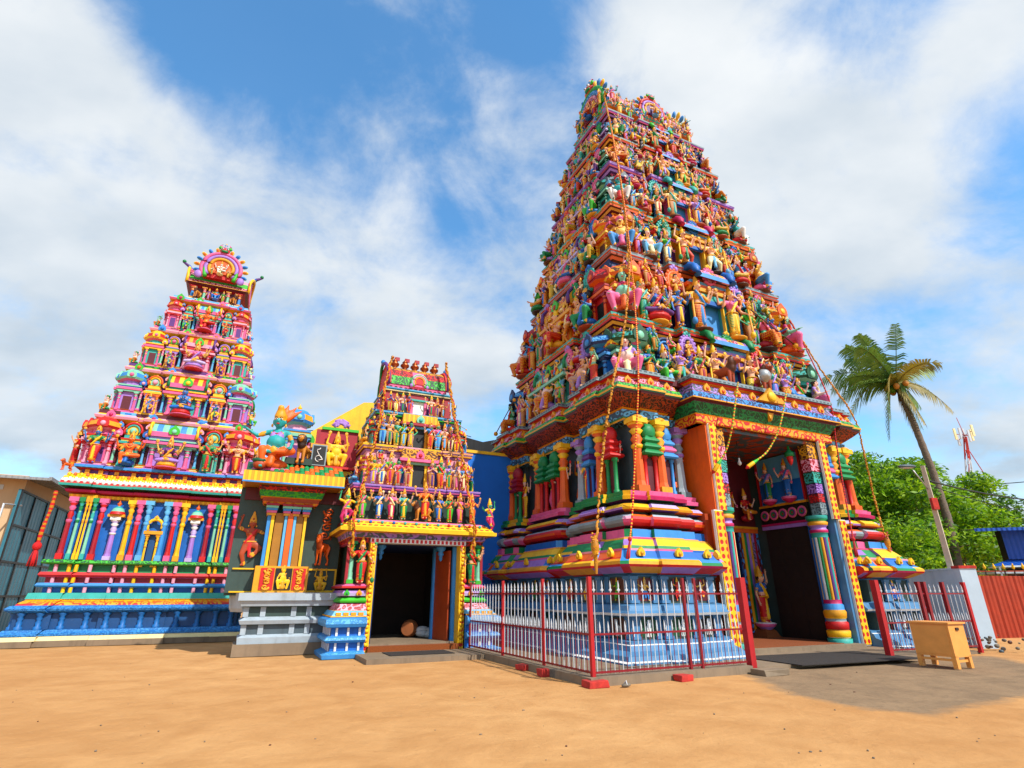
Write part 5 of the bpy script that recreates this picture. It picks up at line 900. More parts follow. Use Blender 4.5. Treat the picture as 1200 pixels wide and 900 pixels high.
def left_crown():
    had = set(LT.children); z = LZ[4]; A, B = 1.15, 1.0
    pln = [(-A, -B), (A, -B), (A, B), (-A, B)]
    m = MB(); sweep(m, pln, [(.02, z), (.02, z + .10), (-.12, z + .12), (-.12, z + .72), (.04, z + .78), (.16, z + .86), (.08, z + .92)], ('cream', 'gold', 'maroon', 'crim', 'maroon', 'gold'), top='maroon'); m.build('crown_neck', LT)
    for q, x in enumerate((-.98, -.5, .5, .98)): b = MB(); pilaster(b, T(x, -B + .06, z + .12), .62, .14, ('pink', 'mint', 'gold') if q % 3 else ('gold', 'lblue', 'red')); b.build('pilaster', LT)
    for x in (-.30, .30): statue(LT, 'lady', x, -B - .02, z + .12, .55, 0, rpal(rl))
    for x in (-.75, .75): statue(LT, 'lion', x, -B - .08, z + .10, .62, 35 if x > 0 else -35, dict(skin='ochre', hair='brown'), .8)
    statue(LT, 'belly', 0, -B - .10, z + .14, .72, 0, dict(skin='orange', lower='blue', accent='lblue', hair='black'))
    n = 10; rr = .92; arc = [R(-10 + 200 * k / n) for k in range(n + 1)]; m = MB(); vs = []; fs = []; ms = []; seg = 8
    for a in arc:
        for q in range(seg + 1): vs.append((-A * 1.12 + 2.24 * A * q / seg, -rr * .95 * math.cos(a), z + 1.0 + rr * .92 * math.sin(a)))
    for k in range(n):
        for q in range(seg): i = k * (seg + 1) + q; fs.append((i, i + 1, i + seg + 2, i + seg + 1)); ms.append(('pinkscroll', 'lgreen', 'lpink', 'gold')[k % 4])
    m.add(vs, fs, ms); m.build('barrel_roof', LT)
    for s in (-1, 1):
        m = MB(); M = T(s * (A * 1.12), 0, z + 1.2, 90 * s); prism(m, [(.9 * math.cos(a), .9 * math.sin(a) - .1) for a in arc], -.06, .05, 'pink', M); tube(m, [(s * (A * 1.14 + .12 * max(0, math.sin(a)) ** 3), -.98 * math.cos(a), z + 1.05 + .98 * math.sin(a)) for a in arc], .07, 'yellow' , 6); tube(m, [(s * (A * 1.16), -.2 + .4 * q, z + 1.9 + .25 * q) for q in (0, 1)], .05, 'red'); tube(m, [(s * (A * 1.12), 0, z + 1.95), (s * (A * 1.3), -.05, z + 2.2), (s * (A * 1.55), -.1, z + 2.35)], [.08, .08, .04], ('blue', 'purp', 'red'), 7); ell(m, (s * A * 1.5, -.1, z + 2.38), .09, 'green', 8, 5); m.build('end_gable', LT)
    for x in (-.8, -.4, 0, .4, .8): m = MB(); finial(m, T(x, 0, z + 1.88), .42, 'gold'); m.build('finial', LT)
    m = MB(); horseshoe(m, T(0, -B - .18, z + 1.75), .90, ('pink', 'lilac', 'gold', 'red', 'orange')); m.build('horseshoe_gable', LT)
    statue(LT, 'lalita4', 0, -B - .34, z + 1.35, .82, 0, dict(skin='white', lower='white', upper='gold', accent='cream', hair='red')); 
    for s in (-1, 1): statue(LT, 'pray', s * .34, -B - .32, z + 1.32, .42, 0, rpal(rl, 'pskin'))
    for c in LT.children:
        if c not in had: c.location.x += .10
left_crown()
# ---------------------------------------------------------------- gatehouse
GD = 6.5; GA_ = -10.55
GH = empty('temple_gatehouse', P(GA_, GD), YAW, 'small temple gatehouse with a yellow-edged doorway and five dark pots along its roof', 'gatehouse')
rh = random.Random(5)
def gate_base():
    A, B = 1.95, 1.95; j = 1.46; path = [(j, -B), (A, -B), (A, B), (-A, B), (-A, -B), (-j, -B)]
    def sw(nm, pr, cl): b = MB(); sweep(b, path, pr, cl, False); return b.build(nm, GH)
    sw('blue_plinth', [(.60, 0), (.62, .10), (.50, .14), (.44, .16), (.40, .17), (.40, .36), (.52, .38), (.58, .44), (.54, .50), (.50, .53), (.40, .54), (.40, .73), (.56, .76), (.60, .84), (.58, .95), (.46, 1.0)], ('lblue', 'bluecarve', 'lblue', 'bluecarve', 'blue', 'blue', 'lblue', 'bluecarve', 'lblue', 'bluecarve', 'blue', 'blue', 'lblue', 'bluecarve', 'lblue'))
    for z0, z1 in ((.17, .37), (.54, .74)):
        pl_ = []
        for a, c in zip(offset(path, .42, False)[:-1], offset(path, .42, False)[1:]):
            L_ = (c - a).length; n = max(2, int(L_ / .30)); ang = math.degrees(math.atan2((c - a).y, (c - a).x))
            pl_ += [((a.lerp(c, (q + .5) / n).x, a.lerp(c, (q + .5) / n).y, 0), ang) for q in range(n)]
        b = MB(); box(b, -.028, .028, -.02, .01, z0, z1, 'white'); repeat('plinth_stud' if z0 < .3 else 'upper_stud', b, GH, pl_)
    sw('yellow_line', [(.46, 1.0), (.48, 1.01), (.46, 1.04)], 'gold'); sw('diamond_band', [(.44, 1.04), (.36, 1.16), (.30, 1.17)], ('sky', 'gold')); sw('pink_slope', [(.30, 1.17), (.22, 1.33), (.12, 1.34)], ('pinkscroll', 'mag')); sw('green_bar', [(.12, 1.34), (.22, 1.37), (.24, 1.42), (.16, 1.49), (.06, 1.50)], ('green', 'lgreen', 'lgreen', 'lgreen')); sw('lilac_bar', [(.06, 1.52), (.16, 1.54), (.18, 1.62), (.14, 1.69), (.04, 1.70)], ('lilac', 'lav', 'lilac', 'purp')); sw('red_ledge', [(.04, 1.72), (.22, 1.75), (.22, 1.80), (.10, 1.86), (-.1, 1.87)], ('crim', 'red', 'pink', 'red'))
    b = MB()
    for s in (-1, 1):
        for k in range(4): x = s * (1.62 + .20 * k); b = MB(); box(b, x - .07, x + .07, -B - .46, -B - .40, 1.05, 1.12, 'gold'); b.build('diamond_stud', GH)
        b = MB(); kudu(b, T(s * 1.68, -B - .20, 1.60), .075, 'gold', 'orange'); b.build('kudu_ornament', GH); b = MB(); kudu(b, T(s * 2.02, -B - .20, 1.60), .075, 'lgreen', 'green'); b.build('kudu_ornament', GH)
    sw('gate_wall', [(-.06, 0), (-.06, 3.2)], 'darkgreen')
    for s in (-1, 1):
        b = MB(); pilaster(b, T(s * 1.96, -B - .02, 1.87), 1.16, .16, ('lgreen', 'mint', 'green')); b.build('pilaster', GH); b = MB(); box(b, min(s * 2.1, s * 2.02), max(s * 2.1, s * 2.02), -B - .08, -B + .0, 1.87, 3.05, 'crim'); b.build('pilaster', GH)
        b = MB(); x0, x1 = sorted((s * 1.30, s * 1.47)); box(b, x0, x1, -B - .22, -B + .25, 0, 3.0, 'strip'); box(b, x0 - .012, x1 + .012, -B - .18, -B + .24, 0, 3.01, 'yellow')
        for k in range(24): ell(b, ((x0 + x1) / 2, -B - .225, .28 + k * .115), (.055, .03, .05), 'yellow', 8, 5)
        b.build('door_jamb', GH)
        statue(GH, 'guardess' if s < 0 else 'guardess', s * 1.70, -B - .20, 1.88, 1.14, 6 * s, dict(skin='skin', lower='red' if s < 0 else 'green', upper='red' if s < 0 else 'green', accent='green' if s < 0 else 'red', gold='gold'), 1., 'door_statue', mirror=s > 0)
    sw2 = [(-A, B), (-A, -B), (A, -B), (A, B)]
    def swf(nm, pr, cl, top=None): b = MB(); sweep(b, sw2, pr, cl, False, top); return b.build(nm, GH)
    b = MB(); box(b, -1.48, 1.48, -B - .20, -B + .2, 3.0, 3.13, 'white')
    for k in range(22): box(b, -1.46 + k * .1335, -1.46 + k * .1335 + .075, -B - .207, -B, 3.015, 3.115, 'red')
    b.build('red_white_lintel', GH)
    swf('flower_frieze', [(-.05, 3.0), (.10, 3.02), (.14, 3.13), (.16, 3.14), (.22, 3.28), (.30, 3.30)], ('pink', 'redscroll', 'gold', 'flowerline', 'gold')); swf('yellow_eave', [(.30, 3.30), (.46, 3.30), (.47, 3.40), (.40, 3.42), (.22, 3.60), (.16, 3.62)], ('mustard', 'yellow', 'gold', 'yellowdent', 'gold')); swf('red_step', [(.16, 3.62), (.14, 3.66), (-.1, 3.70)], ('pink', 'red'))
    for x in np.linspace(-1.9, 1.9, 12): b = MB(); ell(b, (x, -B - .29, 3.58), (.05, .04, .05), rh.choice(['red', 'blue', 'teal']), 7, 5); b.build('stud', GH)
    b = MB(); box(b, -2.2, 2.2, -B, B, 3.4, 3.69, 'maroon'); b.build('gate_roof', GH)
    # passage, shade put into its dark wall colour, with orange door leaf and blue inner posts
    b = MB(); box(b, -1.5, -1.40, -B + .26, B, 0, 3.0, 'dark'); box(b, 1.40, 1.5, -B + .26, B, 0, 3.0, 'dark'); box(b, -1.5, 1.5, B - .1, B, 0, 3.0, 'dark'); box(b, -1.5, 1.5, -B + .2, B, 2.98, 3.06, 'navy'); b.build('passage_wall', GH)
    for q in ((1.18, 1.28, -B + .1, -B + .22, .25, 2.98, 'lblue'), (.82, .95, -B + 1.0, -B + 1.12, .25, 2.98, 'lblue'), (-1.28, -1.2, -B + .1, -B + .22, .25, 2.98, 'navy')): b = MB(); box(b, *q); b.build('inner_post', GH)
    b = MB(); box(b, -.03, .03, 0, .95, 0, 2.6, 'rust', T(1.12, -B + .22, .27, 14)); b.build('door_leaf', GH)
    for x in (-1.05, .85): b = MB(); lathe(b, [(.02, -.42), (.06, -.36), (.05, -.28), (.10, -.22), (.07, -.14), (.16, -.06), (.16, 0)], (x, -B + .35, 2.97), 8, 'lblue'); b.build('hanging_bracket', GH)
    b = MB(); box(b, -1.34, 1.30, -B - .35, B, 0, .24, 'browncarpet'); box(b, -1.30, 1.22, -B - .10, B, .24, .28, 'kerb'); b.build('threshold', GH)
    b = MB(); box(b, -1.7, 1.75, -B - 2.1, -B - .36, -.02, .10, 'kerb'); b.build('entrance_slab', GH)
gate_base()
GZ = [3.70, 4.78, 6.12, 7.38, 8.35]
def gate_storeys():
    dims = [(2.12, 1.75), (1.96, 1.62), (1.74, 1.40), (1.40, 1.10), (1.10, .84)]
    WC = ['darkgreen', 'lpink', 'maroon', 'crim']; CO = [('lilac', 'purpdent', 'pink', 'purp'), ('lilac', 'swirl', 'gold', 'maroon'), ('teal', 'bluedent', 'lgreen', 'dgreen'), ('teal', 'bluedent', 'cream', 'crim')]
    for t in range(4):
        z0, z1 = GZ[t], GZ[t + 1]; h = z1 - z0; A, B = dims[t]; A -= .22; B -= .22; pln = plan4(A, B, (.62, .30), (.6, .3), .07, .0)
        m = MB(); sweep(m, pln, [(0, z0), (0, z1)], WC[t], top='maroon'); sweep(m, pln, [(.05, z0), (.05, z0 + .05), (0, z0 + .06)], ('lgreen', 'red')); m.build('storey_wall', GH)
        A2, B2 = dims[t + 1][0] - .1, dims[t + 1][1] - .1; p2 = plan4(A2, B2, (.62, .30), (.6, .3), .06, .0); cornice(GH, p2, z1, .15 * h + .05, .24, CO[t])
        if t:
            b = MB(); box(b, -.20, .20, -B - .02, -B + .3, z0 + .06, z0 + .58 * h, 'black' if t != 3 else 'white'); 
            for s in (-1, 1): x0, x1 = sorted((s * .20, s * .29)); box(b, x0, x1, -B - .08, -B + .2, z0 + .06, z0 + .58 * h, ('yellow', 'gold', 'pink')[t - 1])
            box(b, -.4, .4, -B - .12, -B + .2, z0 + .58 * h, z0 + .64 * h, ('mint', 'sky', 'teal')[t - 1]); b.build('window', GH)
            if t < 3:
                b = MB(); n = 6; prism(b, [(-.62, 0), (.62, 0), (.60, .30 * h), (-.60, .30 * h)], -.02, .3, 'goldscroll' if t == 1 else 'yellowchk', T(0, -B - .12, z0 + .66 * h)); box(b, -.68, .68, -B - .24, -B, z0 + .64 * h, z0 + .71 * h, ('pink', 'crim')[t - 1]); kudu(b, T(0, -B - .16, z0 + .80 * h), .14, ('pink', 'mint')[t - 1], ('red', 'teal')[t - 1]); b.build('window_canopy', GH)
            for s in (-1, 1):
                if t < 3: shrine(GH, 'kuta', s * A * .92, -B + .02, z0, 0, .36, .80 * h, .35, LSH[(t * 3 + 1) % 6]); shrine(GH, 'kuta', s * (A - .02), -B * .3, z0, 90 * s, .36, .8 * h, .3, LSH[(t + 3) % 6])
                b = MB(); pilaster(b, T(s * A * .42, -B - .02, z0 + .05), .55 * h, .1, ('gold', 'mint', 'gold')); b.build('pilaster', GH)
                b = MB(); box(b, s * A * .32 - .09, s * A * .32 + .09, -B - .035, -B, z0 + .12 * h, z0 + .5 * h, ('blue', 'navy', 'purp')[t - 1]); b.build('wall_panel', GH)
    # bottom row of ladies with the lion rider in the middle
    y = -dims[0][1] - .14; z = GZ[0] + .02
    for x, k, pa, mi in ((-1.78, 'goddess4', dict(lower='lgreen', upper='green', accent='pink', skin='yskin'), 0), (-1.28, 'goddess4', dict(lower='blue', upper='blue', accent='cream', skin='skin'), 0), (-.90, 'goddess4', dict(lower='mag', upper='pink', accent='cream', skin='pskin'), 1), (-.52, 'goddess4', dict(lower='green', upper='teal', accent='yellow', skin='pskin'), 0), (.62, 'goddess4', dict(lower='blue', upper='blue', accent='gold', skin='yskin'), 1), (.98, 'goddess4', dict(lower='lgreen', upper='green', accent='red', skin='yskin'), 0), (1.34, 'goddess4', dict(lower='pink', upper='pink', accent='gold', skin='skin'), 1), (1.75, 'goddess4', dict(lower='orange', upper='red', accent='gold', skin='skin'), 0)):
        statue(GH, k, x, y, z, .86, 0, pa, 1., 'statue', mirror=bool(mi))
    statue(GH, 'goddess4', .12, y - .12, z + .05, 1.02, 0, dict(lower='red', upper='orange', accent='gold', skin='skin')); statue(GH, 'lion', .10, y + .02, z, .74, -78, dict(skin='ochre', hair='brown'))
    for s in (-1, 1):
        statue(GH, 'dancer', s * 2.26, -dims[0][1] - .42, 3.45, .98, 25 * s, dict(skin='gskin', lower='mag', upper='yellow', accent='pink', gold='yellow', hair='gold'), 1., 'corner_statue', mirror=s > 0)
        statue(GH, 'archer', s * 2.0, -.9, 3.72, .8, 75 * s, dict(skin='skin', lower='blue', upper='red'), 1., 'corner_statue'); statue(GH, 'deity', s * 2.12, -.95, 3.72, .85, 80 * s, rpal(rh, 'skin'))
    # upper rows
    for t, xs, hs in ((1, (-1.5, -1.24, -.98, -.72, -.40, .40, .70, .98, 1.24, 1.5), .68), (2, (-1.28, -1.05, -.82, -.58, -.34, .34, .60, .84, 1.06, 1.28), .70), (3, (-1.05, -.84, -.62, -.40, .40, .62, .84), .68)):
        for i, x in enumerate(xs):
            k = rh.choice(['lady', 'lotus', 'pray', 'goddess4', 'deity', 'lady2']); statue(GH, k, x, -dims[t][1] - .04, GZ[t] + .02, hs * (GZ[t + 1] - GZ[t]) * rh.uniform(.9, 1.06), 0, rpal(rh), 1., 'statue', mirror=rh.random() < .5)
        for s in (-1, 1):
            if t < 3:
                statue(GH, 'dancer2', s * .95, -dims[t][1] - .02, GZ[t] + .60 * (GZ[t + 1] - GZ[t]), .46, 0, rpal(rh, 'skin')); statue(GH, 'veena', s * 1.32, -dims[t][1] + .02, GZ[t] + .62 * (GZ[t + 1] - GZ[t]), .50, 0, rpal(rh, 'skin'), 1., 'statue', mirror=s > 0)
            for yy in (-.75, -.25, .4): statue(GH, rh.choice(['lady', 'deity', 'lalita', 'belly']), s * (dims[t][0] - .02), dims[t][1] * yy, GZ[t] + .02, .62 * (GZ[t + 1] - GZ[t]), 90 * s, rpal(rh))
    # roof
    z = GZ[4]; A, B = 1.06, .78; n = 8; seg = 10; arc = [R(-5 + 190 * k / n) for k in range(n + 1)]; m = MB(); vs = []; fs = []; ms = []
    for a in arc:
        for q in range(seg + 1): vs.append((-A + 2 * A * q / seg, -B * math.cos(a), z + .28 + .80 * math.sin(a)))
    for k in range(n):
        for q in range(seg): i = k * (seg + 1) + q; fs.append((i, i + 1, i + seg + 2, i + seg + 1)); ms.append(('lgreenband', 'redscroll' if q not in (4, 5) else 'pink', 'goldscroll', 'gold')[k if k < 4 else 7 - k])
    m.add(vs, fs, ms); box(m, -A, A, -B * .95, B * .95, z, z + .3, 'pinkdent'); m.build('barrel_roof', GH)
    m = MB(); horseshoe(m, T(0, -B - .06, z + .36), .30, ('mint', 'lpink', 'gold', 'pink', 'red'), rays=False, top=False); m.build('front_gable', GH)
    for s in (-1, 1):
        m = MB(); prism(m, [(B * 1.05 * math.cos(a), .30 + .86 * math.sin(a)) for a in arc], -.05, .05, 'red', T(s * A, 0, z, 90 * s)); tube(m, [(s * (A + .04 + .10 * max(0, math.sin(a)) ** 4), -B * 1.04 * math.cos(a), z + .26 + .92 * math.sin(a)) for a in arc[:6]], [.065] * 5 + [.04], 'purp', 7); tube(m, [(s * (A + .04 + .10 * max(0, math.sin(a)) ** 4), -B * 1.04 * math.cos(a), z + .26 + .92 * math.sin(a)) for a in arc[4:]], .06, 'green', 7); ell(m, (s * (A + .14), -.05, z + 1.24), (.09, .10, .10), 'lblue', 8, 5); m.build('end_gable', GH)
    for x in (-.76, -.38, 0, .38, .76): m = MB(); lathe(m, [(.10, 0), (.12, .03), (.06, .07), (.16, .16), (.17, .22), (.08, .30), (.11, .33), (.04, .40), (.0, .52)], (x, 0, z + 1.06), 9, 'copper'); box(m, x + .01, x + .17, -.02, .02, z + 1.42, z + 1.56, 'crim'); m.build('roof_pot', GH)
gate_storeys()
# ---------------------------------------------------------------- hall between left tower and gatehouse
HA, HD = -14.2, 6.0
HL = empty('shrine_hall', P(HA, HD), YAW, 'low hall with a yellow eave, orange pillars and a seated turquoise goddess on its roof', 'shrine hall')
def hall():
    def bb(nm, *bs):
        b = MB(); [box(b, *q) for q in bs]; return b.build(nm, HL)
    bb('footing', (-1.05, 1.5, -.45, 1.0, 0, .30, 'kerb'))
    b = MB(); sweep(b, [(-.95, 1.0), (-.95, -.30), (1.5, -.30), (1.5, 1.0)], [(.0, .3), (.02, .46), (-.1, .52), (-.12, .53), (-.12, .78), (.0, .80), (.04, .90), (-.10, .98), (-.12, .99), (-.12, 1.24), (.04, 1.27), (.08, 1.40), (.14, 1.42), (.14, 1.62), (-.3, 1.63)], ('stone', 'stone', 'stone', 'dgrey', 'dgrey', 'stone', 'stone', 'stone', 'slate', 'slate', 'stone', 'stone', 'stone', 'stone'), False); b.build('grey_plinth', HL)
    for z0, z1 in ((.53, .79), (.99, 1.26)):
        for x in (-.84, -.40, .42, .84): b = MB(); box(b, x - .07, x + .07, -.21, -.1, z0, z1, 'stone'); b.build('plinth_stud', HL)
    b = MB(); sweep(b, [(-1.25, .9), (-.9, .2), (-.9, -.1)], [(.0, 1.1), (.06, 1.2), (.12, 1.62)], 'stone', False); b.build('grey_ledge', HL)
    bb('hall_wall', (-1.50, 1.6, .42, .60, 1.62, 4.7, 'slate'), (-.9, 1.6, .45, .60, 0, 1.62, 'slate'), (-1.50, -1.38, .6, 1.7, 1.62, 4.7, 'slate'), (-.9, -.8, .6, 1.7, 0, 1.62, 'slate'), (-1.5, -.8, .5, 1.7, 1.55, 1.62, 'slate'), (1.5, 1.6, .6, 1.7, 0, 4.7, 'slate'), (-1.5, 1.6, 1.6, 1.7, 1.62, 4.7, 'slate'), (-.9, 1.6, 1.6, 1.7, 0, 1.62, 'slate'))
    bb('pillar_base', (-.78, .70, -.12, .42, 1.63, 2.36, 'gold')); bb('painted_panel', (-.62, -.25, -.145, -.12, 1.70, 2.30, 'red'), (-.22, .24, -.145, -.12, 1.70, 2.30, 'black'), (.27, .62, -.145, -.12, 1.70, 2.30, 'red')); bb('yellow_frame', (.70, 1.58, .36, .42, 1.63, 1.69, 'yellow'), (.70, 1.58, .36, .42, 2.27, 2.32, 'yellow'), (1.53, 1.58, .36, .42, 1.69, 2.27, 'yellow'), (-1.38, -.78, .36, .42, 1.63, 1.67, 'yellow'), (-1.38, -.78, .36, .42, 2.27, 2.31, 'yellow'))
    Y = {'*': 'yellow', 'skin': 'yellow', 'lower': 'yellow', 'upper': 'yellow', 'hair': 'gold', 'gold': 'gold', 'accent': 'gold', 'black': 'gold', 'white': 'yellow', 'red': 'gold'}; OG = {'*': 'orange', 'skin': 'orange', 'lower': 'orange', 'upper': 'orange', 'hair': 'rust', 'gold': 'gold', 'accent': 'red', 'black': 'rust', 'white': 'orange', 'red': 'rust'}; RU = {k: 'rust' if k in ('skin', 'lower', 'upper') else v for k, v in OG.items()}
    statue(HL, 'belly', .01, -.15, 1.72, .78, 15, Y, .25, 'relief_figure'); statue(HL, 'ganesh', 1.12, .34, 1.69, .70, 0, Y, .3, 'relief_figure')
    def curl(nm, x, y, z, w_, h_, c):
        b = MB()
        for k in range(4):
            s = 1 if k % 2 else -1; zc = z + h_ * (k + .5) / 4; tube(b, [(x + s * w_ * .06 + w_ * .36 * (1 - q / 13) * math.cos(q * .8 * s + k), y, zc + h_ * .13 * (1 - q / 13) * math.sin(q * .8 * s + k)) for q in range(12)], [.035 - .0015 * q for q in range(12)], c, 6)
        return b.build(nm, HL)
    curl('scroll_relief', -.435, -.15, 1.70, .32, .60, 'gold'); curl('scroll_relief', .445, -.15, 1.70, .30, .60, 'gold'); curl('scroll_relief', 1.12, .38, 3.2, .5, 1.0, 'orange')
    statue(HL, 'dancer', -1.03, .38, 2.36, 1.45, 0, RU, .35, 'relief_figure'); statue(HL, 'lion', 1.08, .34, 2.42, 1.15, -60, OG, .4, 'relief_figure')
    # pillar shafts, capitals
    b = MB()
    for x0, x1, c, y in ((-.86, -.74, 'lblue', -.02), (-.72, -.60, 'yellow', -.04), (-.56, -.24, 'mustard', .02), (-.22, -.12, 'sky', -.06), (-.10, .10, 'orange', -.08), (.12, .22, 'sky', -.06), (.24, .50, 'mustard', .02), (.52, .62, 'yellow', -.04)): f = lambda x: -.66 + (x + .86) * .757; box(b, f(x0), f(x1), y, .4, 2.36, 3.90, c)
    b.build('pillar_shaft', HL)
    b = MB()
    for x, wd in ((-.57, .25), (-.14, .18), (.13, .18), (.42, .18)):
        for q, c in enumerate(('gold', 'pink', 'lblue', 'mint', 'crim')): box(b, x - wd / 2 - .015 * q, x + wd / 2 + .015 * q, -.10 - .02 * q, .3, 3.82 + .07 * q, 3.885 + .07 * q, c)
    b.build('capital', HL)
    b = MB(); sweep(b, [(-.82, .4), (-.82, -.06), (.70, -.06), (.70, .4)], [(.0, 4.15), (.04, 4.22), (.06, 4.34), (.12, 4.36), (.18, 4.54), (.22, 4.66)], ('orangescroll', 'rust', 'gold', 'greenscroll', 'redscroll'), False); b.build('beam_moulding', HL); bb('beam', (-1.38, 1.55, .34, .6, 4.3, 4.66, 'maroon'))
    # eave and sloping patterned roof
    bb('eave_soffit', (-1.42, 1.34, -.75, .5, 4.68, 4.76, 'mustard')); bb('yellow_eave', (-1.50, 1.36, -.85, -.73, 4.67, 4.98, 'yellowchk'), (-1.50, -1.42, -.73, 1.6, 4.67, 4.98, 'yellowchk'), (-1.51, 1.37, -.87, -.845, 4.64, 4.685, 'lblue'))
    old = set(HL.children)
    b = MB(); nx, ny = 14, 3
    for i in range(nx):
        for j in range(ny):
            x0 = -.70 + 2.05 * i / nx; x1 = x0 + 2.05 / nx - .012; y0 = -.78 + .75 * j / ny; z0 = 4.80 + .42 * j / ny; y1 = y0 + .75 / ny - .012; z1 = 4.80 + .42 * (j + .95) / ny; c = ('orange', 'green')[((i + ny - 1 - j) // 2) % 2]
            b.add([(x0, y0, z0), (x1, y0, z0), (x1, y1, z1), (x0, y1, z1), ((x0 + x1) / 2, (y0 + y1) / 2, (z0 + z1) / 2 + .05)], [(0, 1, 4), (1, 2, 4), (2, 3, 4), (3, 0, 4)], c)
    b.add([(-1.45, -.80, 4.77), (1.34, -.80, 4.77), (1.34, .05, 5.22), (-1.45, .05, 5.22)], [(0, 1, 2, 3)], 'dgreen'); b.build('patterned_roof', HL); bb('roof_slab', (-1.42, 1.34, 0, 1.7, 5.0, 5.24, 'lilac'))
    # roof sculpture
    statue(HL, 'kali', -.74, -.28, 4.88, 2.3, -14, dict(skin='tskin', lower='orange', upper='lilac', accent='orange', gold='gold', hair='black'), 1., 'goddess_statue'); b = MB(); sweep(b, [(-1.3, .2), (-1.3, -.6), (-.25, -.6), (-.25, .2)], [(.0, 4.8), (.04, 4.85), (-.06, 4.95), (-.3, 5.0)], ('lblue', 'pink', 'lilac'), False); ell(b, (-1.12, -.66, 5.0), (.20, .14, .14), 'rust', 9, 6); ell(b, (-1.14, -.64, 5.12), (.22, .16, .09), 'dgreen', 9, 6); b.build('statue_base', HL)
    statue(HL, 'lion', .10, -.05, 5.22, 1.10, -20, dict(skin='ochre', hair='dbrown'), 1., 'lion_statue'); bb('rock_base', (-.42, .38, -.2, .4, 5.2, 5.40, 'darkgreen')); bb('tail_beam', (.30, .95, .10, .24, 5.86, 6.0, 'gold'))
    bb('swirl_panel', (.34, .80, -.10, -.02, 5.24, 5.92, 'grey'), (.38, .76, -.112, -.09, 5.28, 5.88, 'black')); b = MB(); tube(b, [(.57 + .13 * math.sin(q * .62) * (1.15 - q / 14), -.125, 5.36 + .045 * q + .05 * math.cos(q * .9)) for q in range(12)], .016, 'white', 5); tube(b, [(.56 + .10 * math.cos(q * .6), -.125, 5.46 + .10 * math.sin(q * .6)) for q in range(9)], .014, 'white', 5); b.build('swirl_line', HL)
    bb('maroon_panel', (.45, 1.80, .30, .42, 5.22, 6.55, 'crim'), (.62, 1.80, -.05, .3, 5.2, 5.27, 'red')); bb('green_bar', (.60, 1.80, .22, .34, 6.55, 6.64, 'lgreen')); statue(HL, 'ganesh', 1.12, .12, 5.27, 1.32, 0, Y, .55, 'relief_figure')
    b = MB(); [tube(b, [(1.20 + .30 * math.sin(k * 1.1 + q * .5) * (1 - q / 12), .3, 6.68 + .28 * abs(math.cos(k * 1.1 + q * .5)) * (1 - q / 14)) for q in range(8)], .05, 'lilac', 6) for k in range(6)]; b.build('lilac_crest', HL)
    bb('striped_ledge', (-.35, .80, .9, 1.5, 6.02, 6.12, 'lpink'), (-.35, .8, .88, 1.5, 6.12, 6.2, 'mag'), (-.3, .75, .95, 1.5, 5.6, 6.02, 'lav'), (-.3, .75, .93, 1.5, 5.75, 5.85, 'orange')); b = MB(); kudu(b, T(.25, 1.0, 6.3), .22, 'lgreen', 'green'); b.build('kudu_ornament', HL)
    shrine(HL, 'kuta', -.15, .75, 5.24, 0, .72, 2.15, .6, ('lpink', 'mint', 'lblue', 'gold', 'purp'))
    b = MB(); box(b, -.9, .2, 1.0, 1.6, 5.2, 5.3, 'lilac'); b.build('roof_step', HL)
    for c in HL.children:
        if c not in old: c.location.z += .20
hall()
yw = MB(); prism(yw, [(-.9, -5), (2.2, -5), (2.2, 4.1), (1.4, 4.0), (-.9, 2.2)], 0, .3, 'yellow'); yo = yw.build('yellow_wall', None); yo.location = P(-13.2, 9.6, 5.0); yo.rotation_euler = (0, 0, R(YAW)); tag(yo, 'bright yellow parapet wall rising behind the hall roof beside the gatehouse', 'wall')
# hanging paths of the garlands, temple frame (a, d, z)
GA_PTS = [(-3.58, 2.7, 22.93), (-3.75, 2.0, 18.85), (-4.03, 1.45, 15.31), (-4.4, 1.05, 12.3), (-5.24, 0.6, 9.39), (-6.1, 0.05, 7.7), (-6.6, 0.0, 5.78), (-7.05, -0.2, 4.04), (-7.56, -0.65, 2.39)]
GB_PTS = [(-3.74, 2.2, 20.44), (-3.9, 1.65, 16.95), (-4.18, 1.15, 13.51), (-4.52, 0.75, 10.41), (-5.2, 0.05, 7.85), (-5.52, 0.05, 5.66), (-5.94, -0.1, 3.67), (-6.24, -0.3, 2.93)]
GC_PTS = [(-1.85, -.7, 7.91), (-2.09, -.7, 7.24), (-2.29, -.6, 6.41), (-2.42, -.4, 5.77), (-2.6, -.25, 5.4)]
GD_PTS = [(.39, -.7, 8.06), (.03, -.7, 7.26), (-.27, -.6, 6.52), (-.66, -.4, 5.87), (-1.05, -.25, 5.55)]
GE_PTS = [(3.91, 1.2, 12.33), (4.16, 0.9, 10.88), (3.76, 0.15, 8.37), (3.69, 0.2, 6.72), (3.32, 0.05, 4.81), (2.74, -0.3, 3.27)]
GF_PTS = [(4.05, 1.3, 12.41), (4.5, 0.75, 10.13), (5.3, 0.35, 8.03), (5.41, 0.35, 6.62), (5.16, 0.2, 4.66), (4.73, -0.15, 2.99)]
GG1 = [(-11.63, 5.5, 9.47), (-11.84, 5.2, 8.29), (-11.98, 4.8, 6.93), (-12.19, 4.55, 5.86), (-12.35, 4.45, 4.89), (-12.6, 4.0, 3.8), (-12.65, 3.95, 3.26), (-12.56, 4.05, 2.58)]
GG2 = [(-9.66, 5.5, 9.59), (-9.56, 5.2, 8.66), (-9.45, 4.8, 7.27), (-9.25, 4.55, 6.03), (-9.0, 4.45, 4.75), (-9.0, 4.0, 3.87), (-8.95, 3.95, 3.35), (-8.89, 4.05, 2.6)]
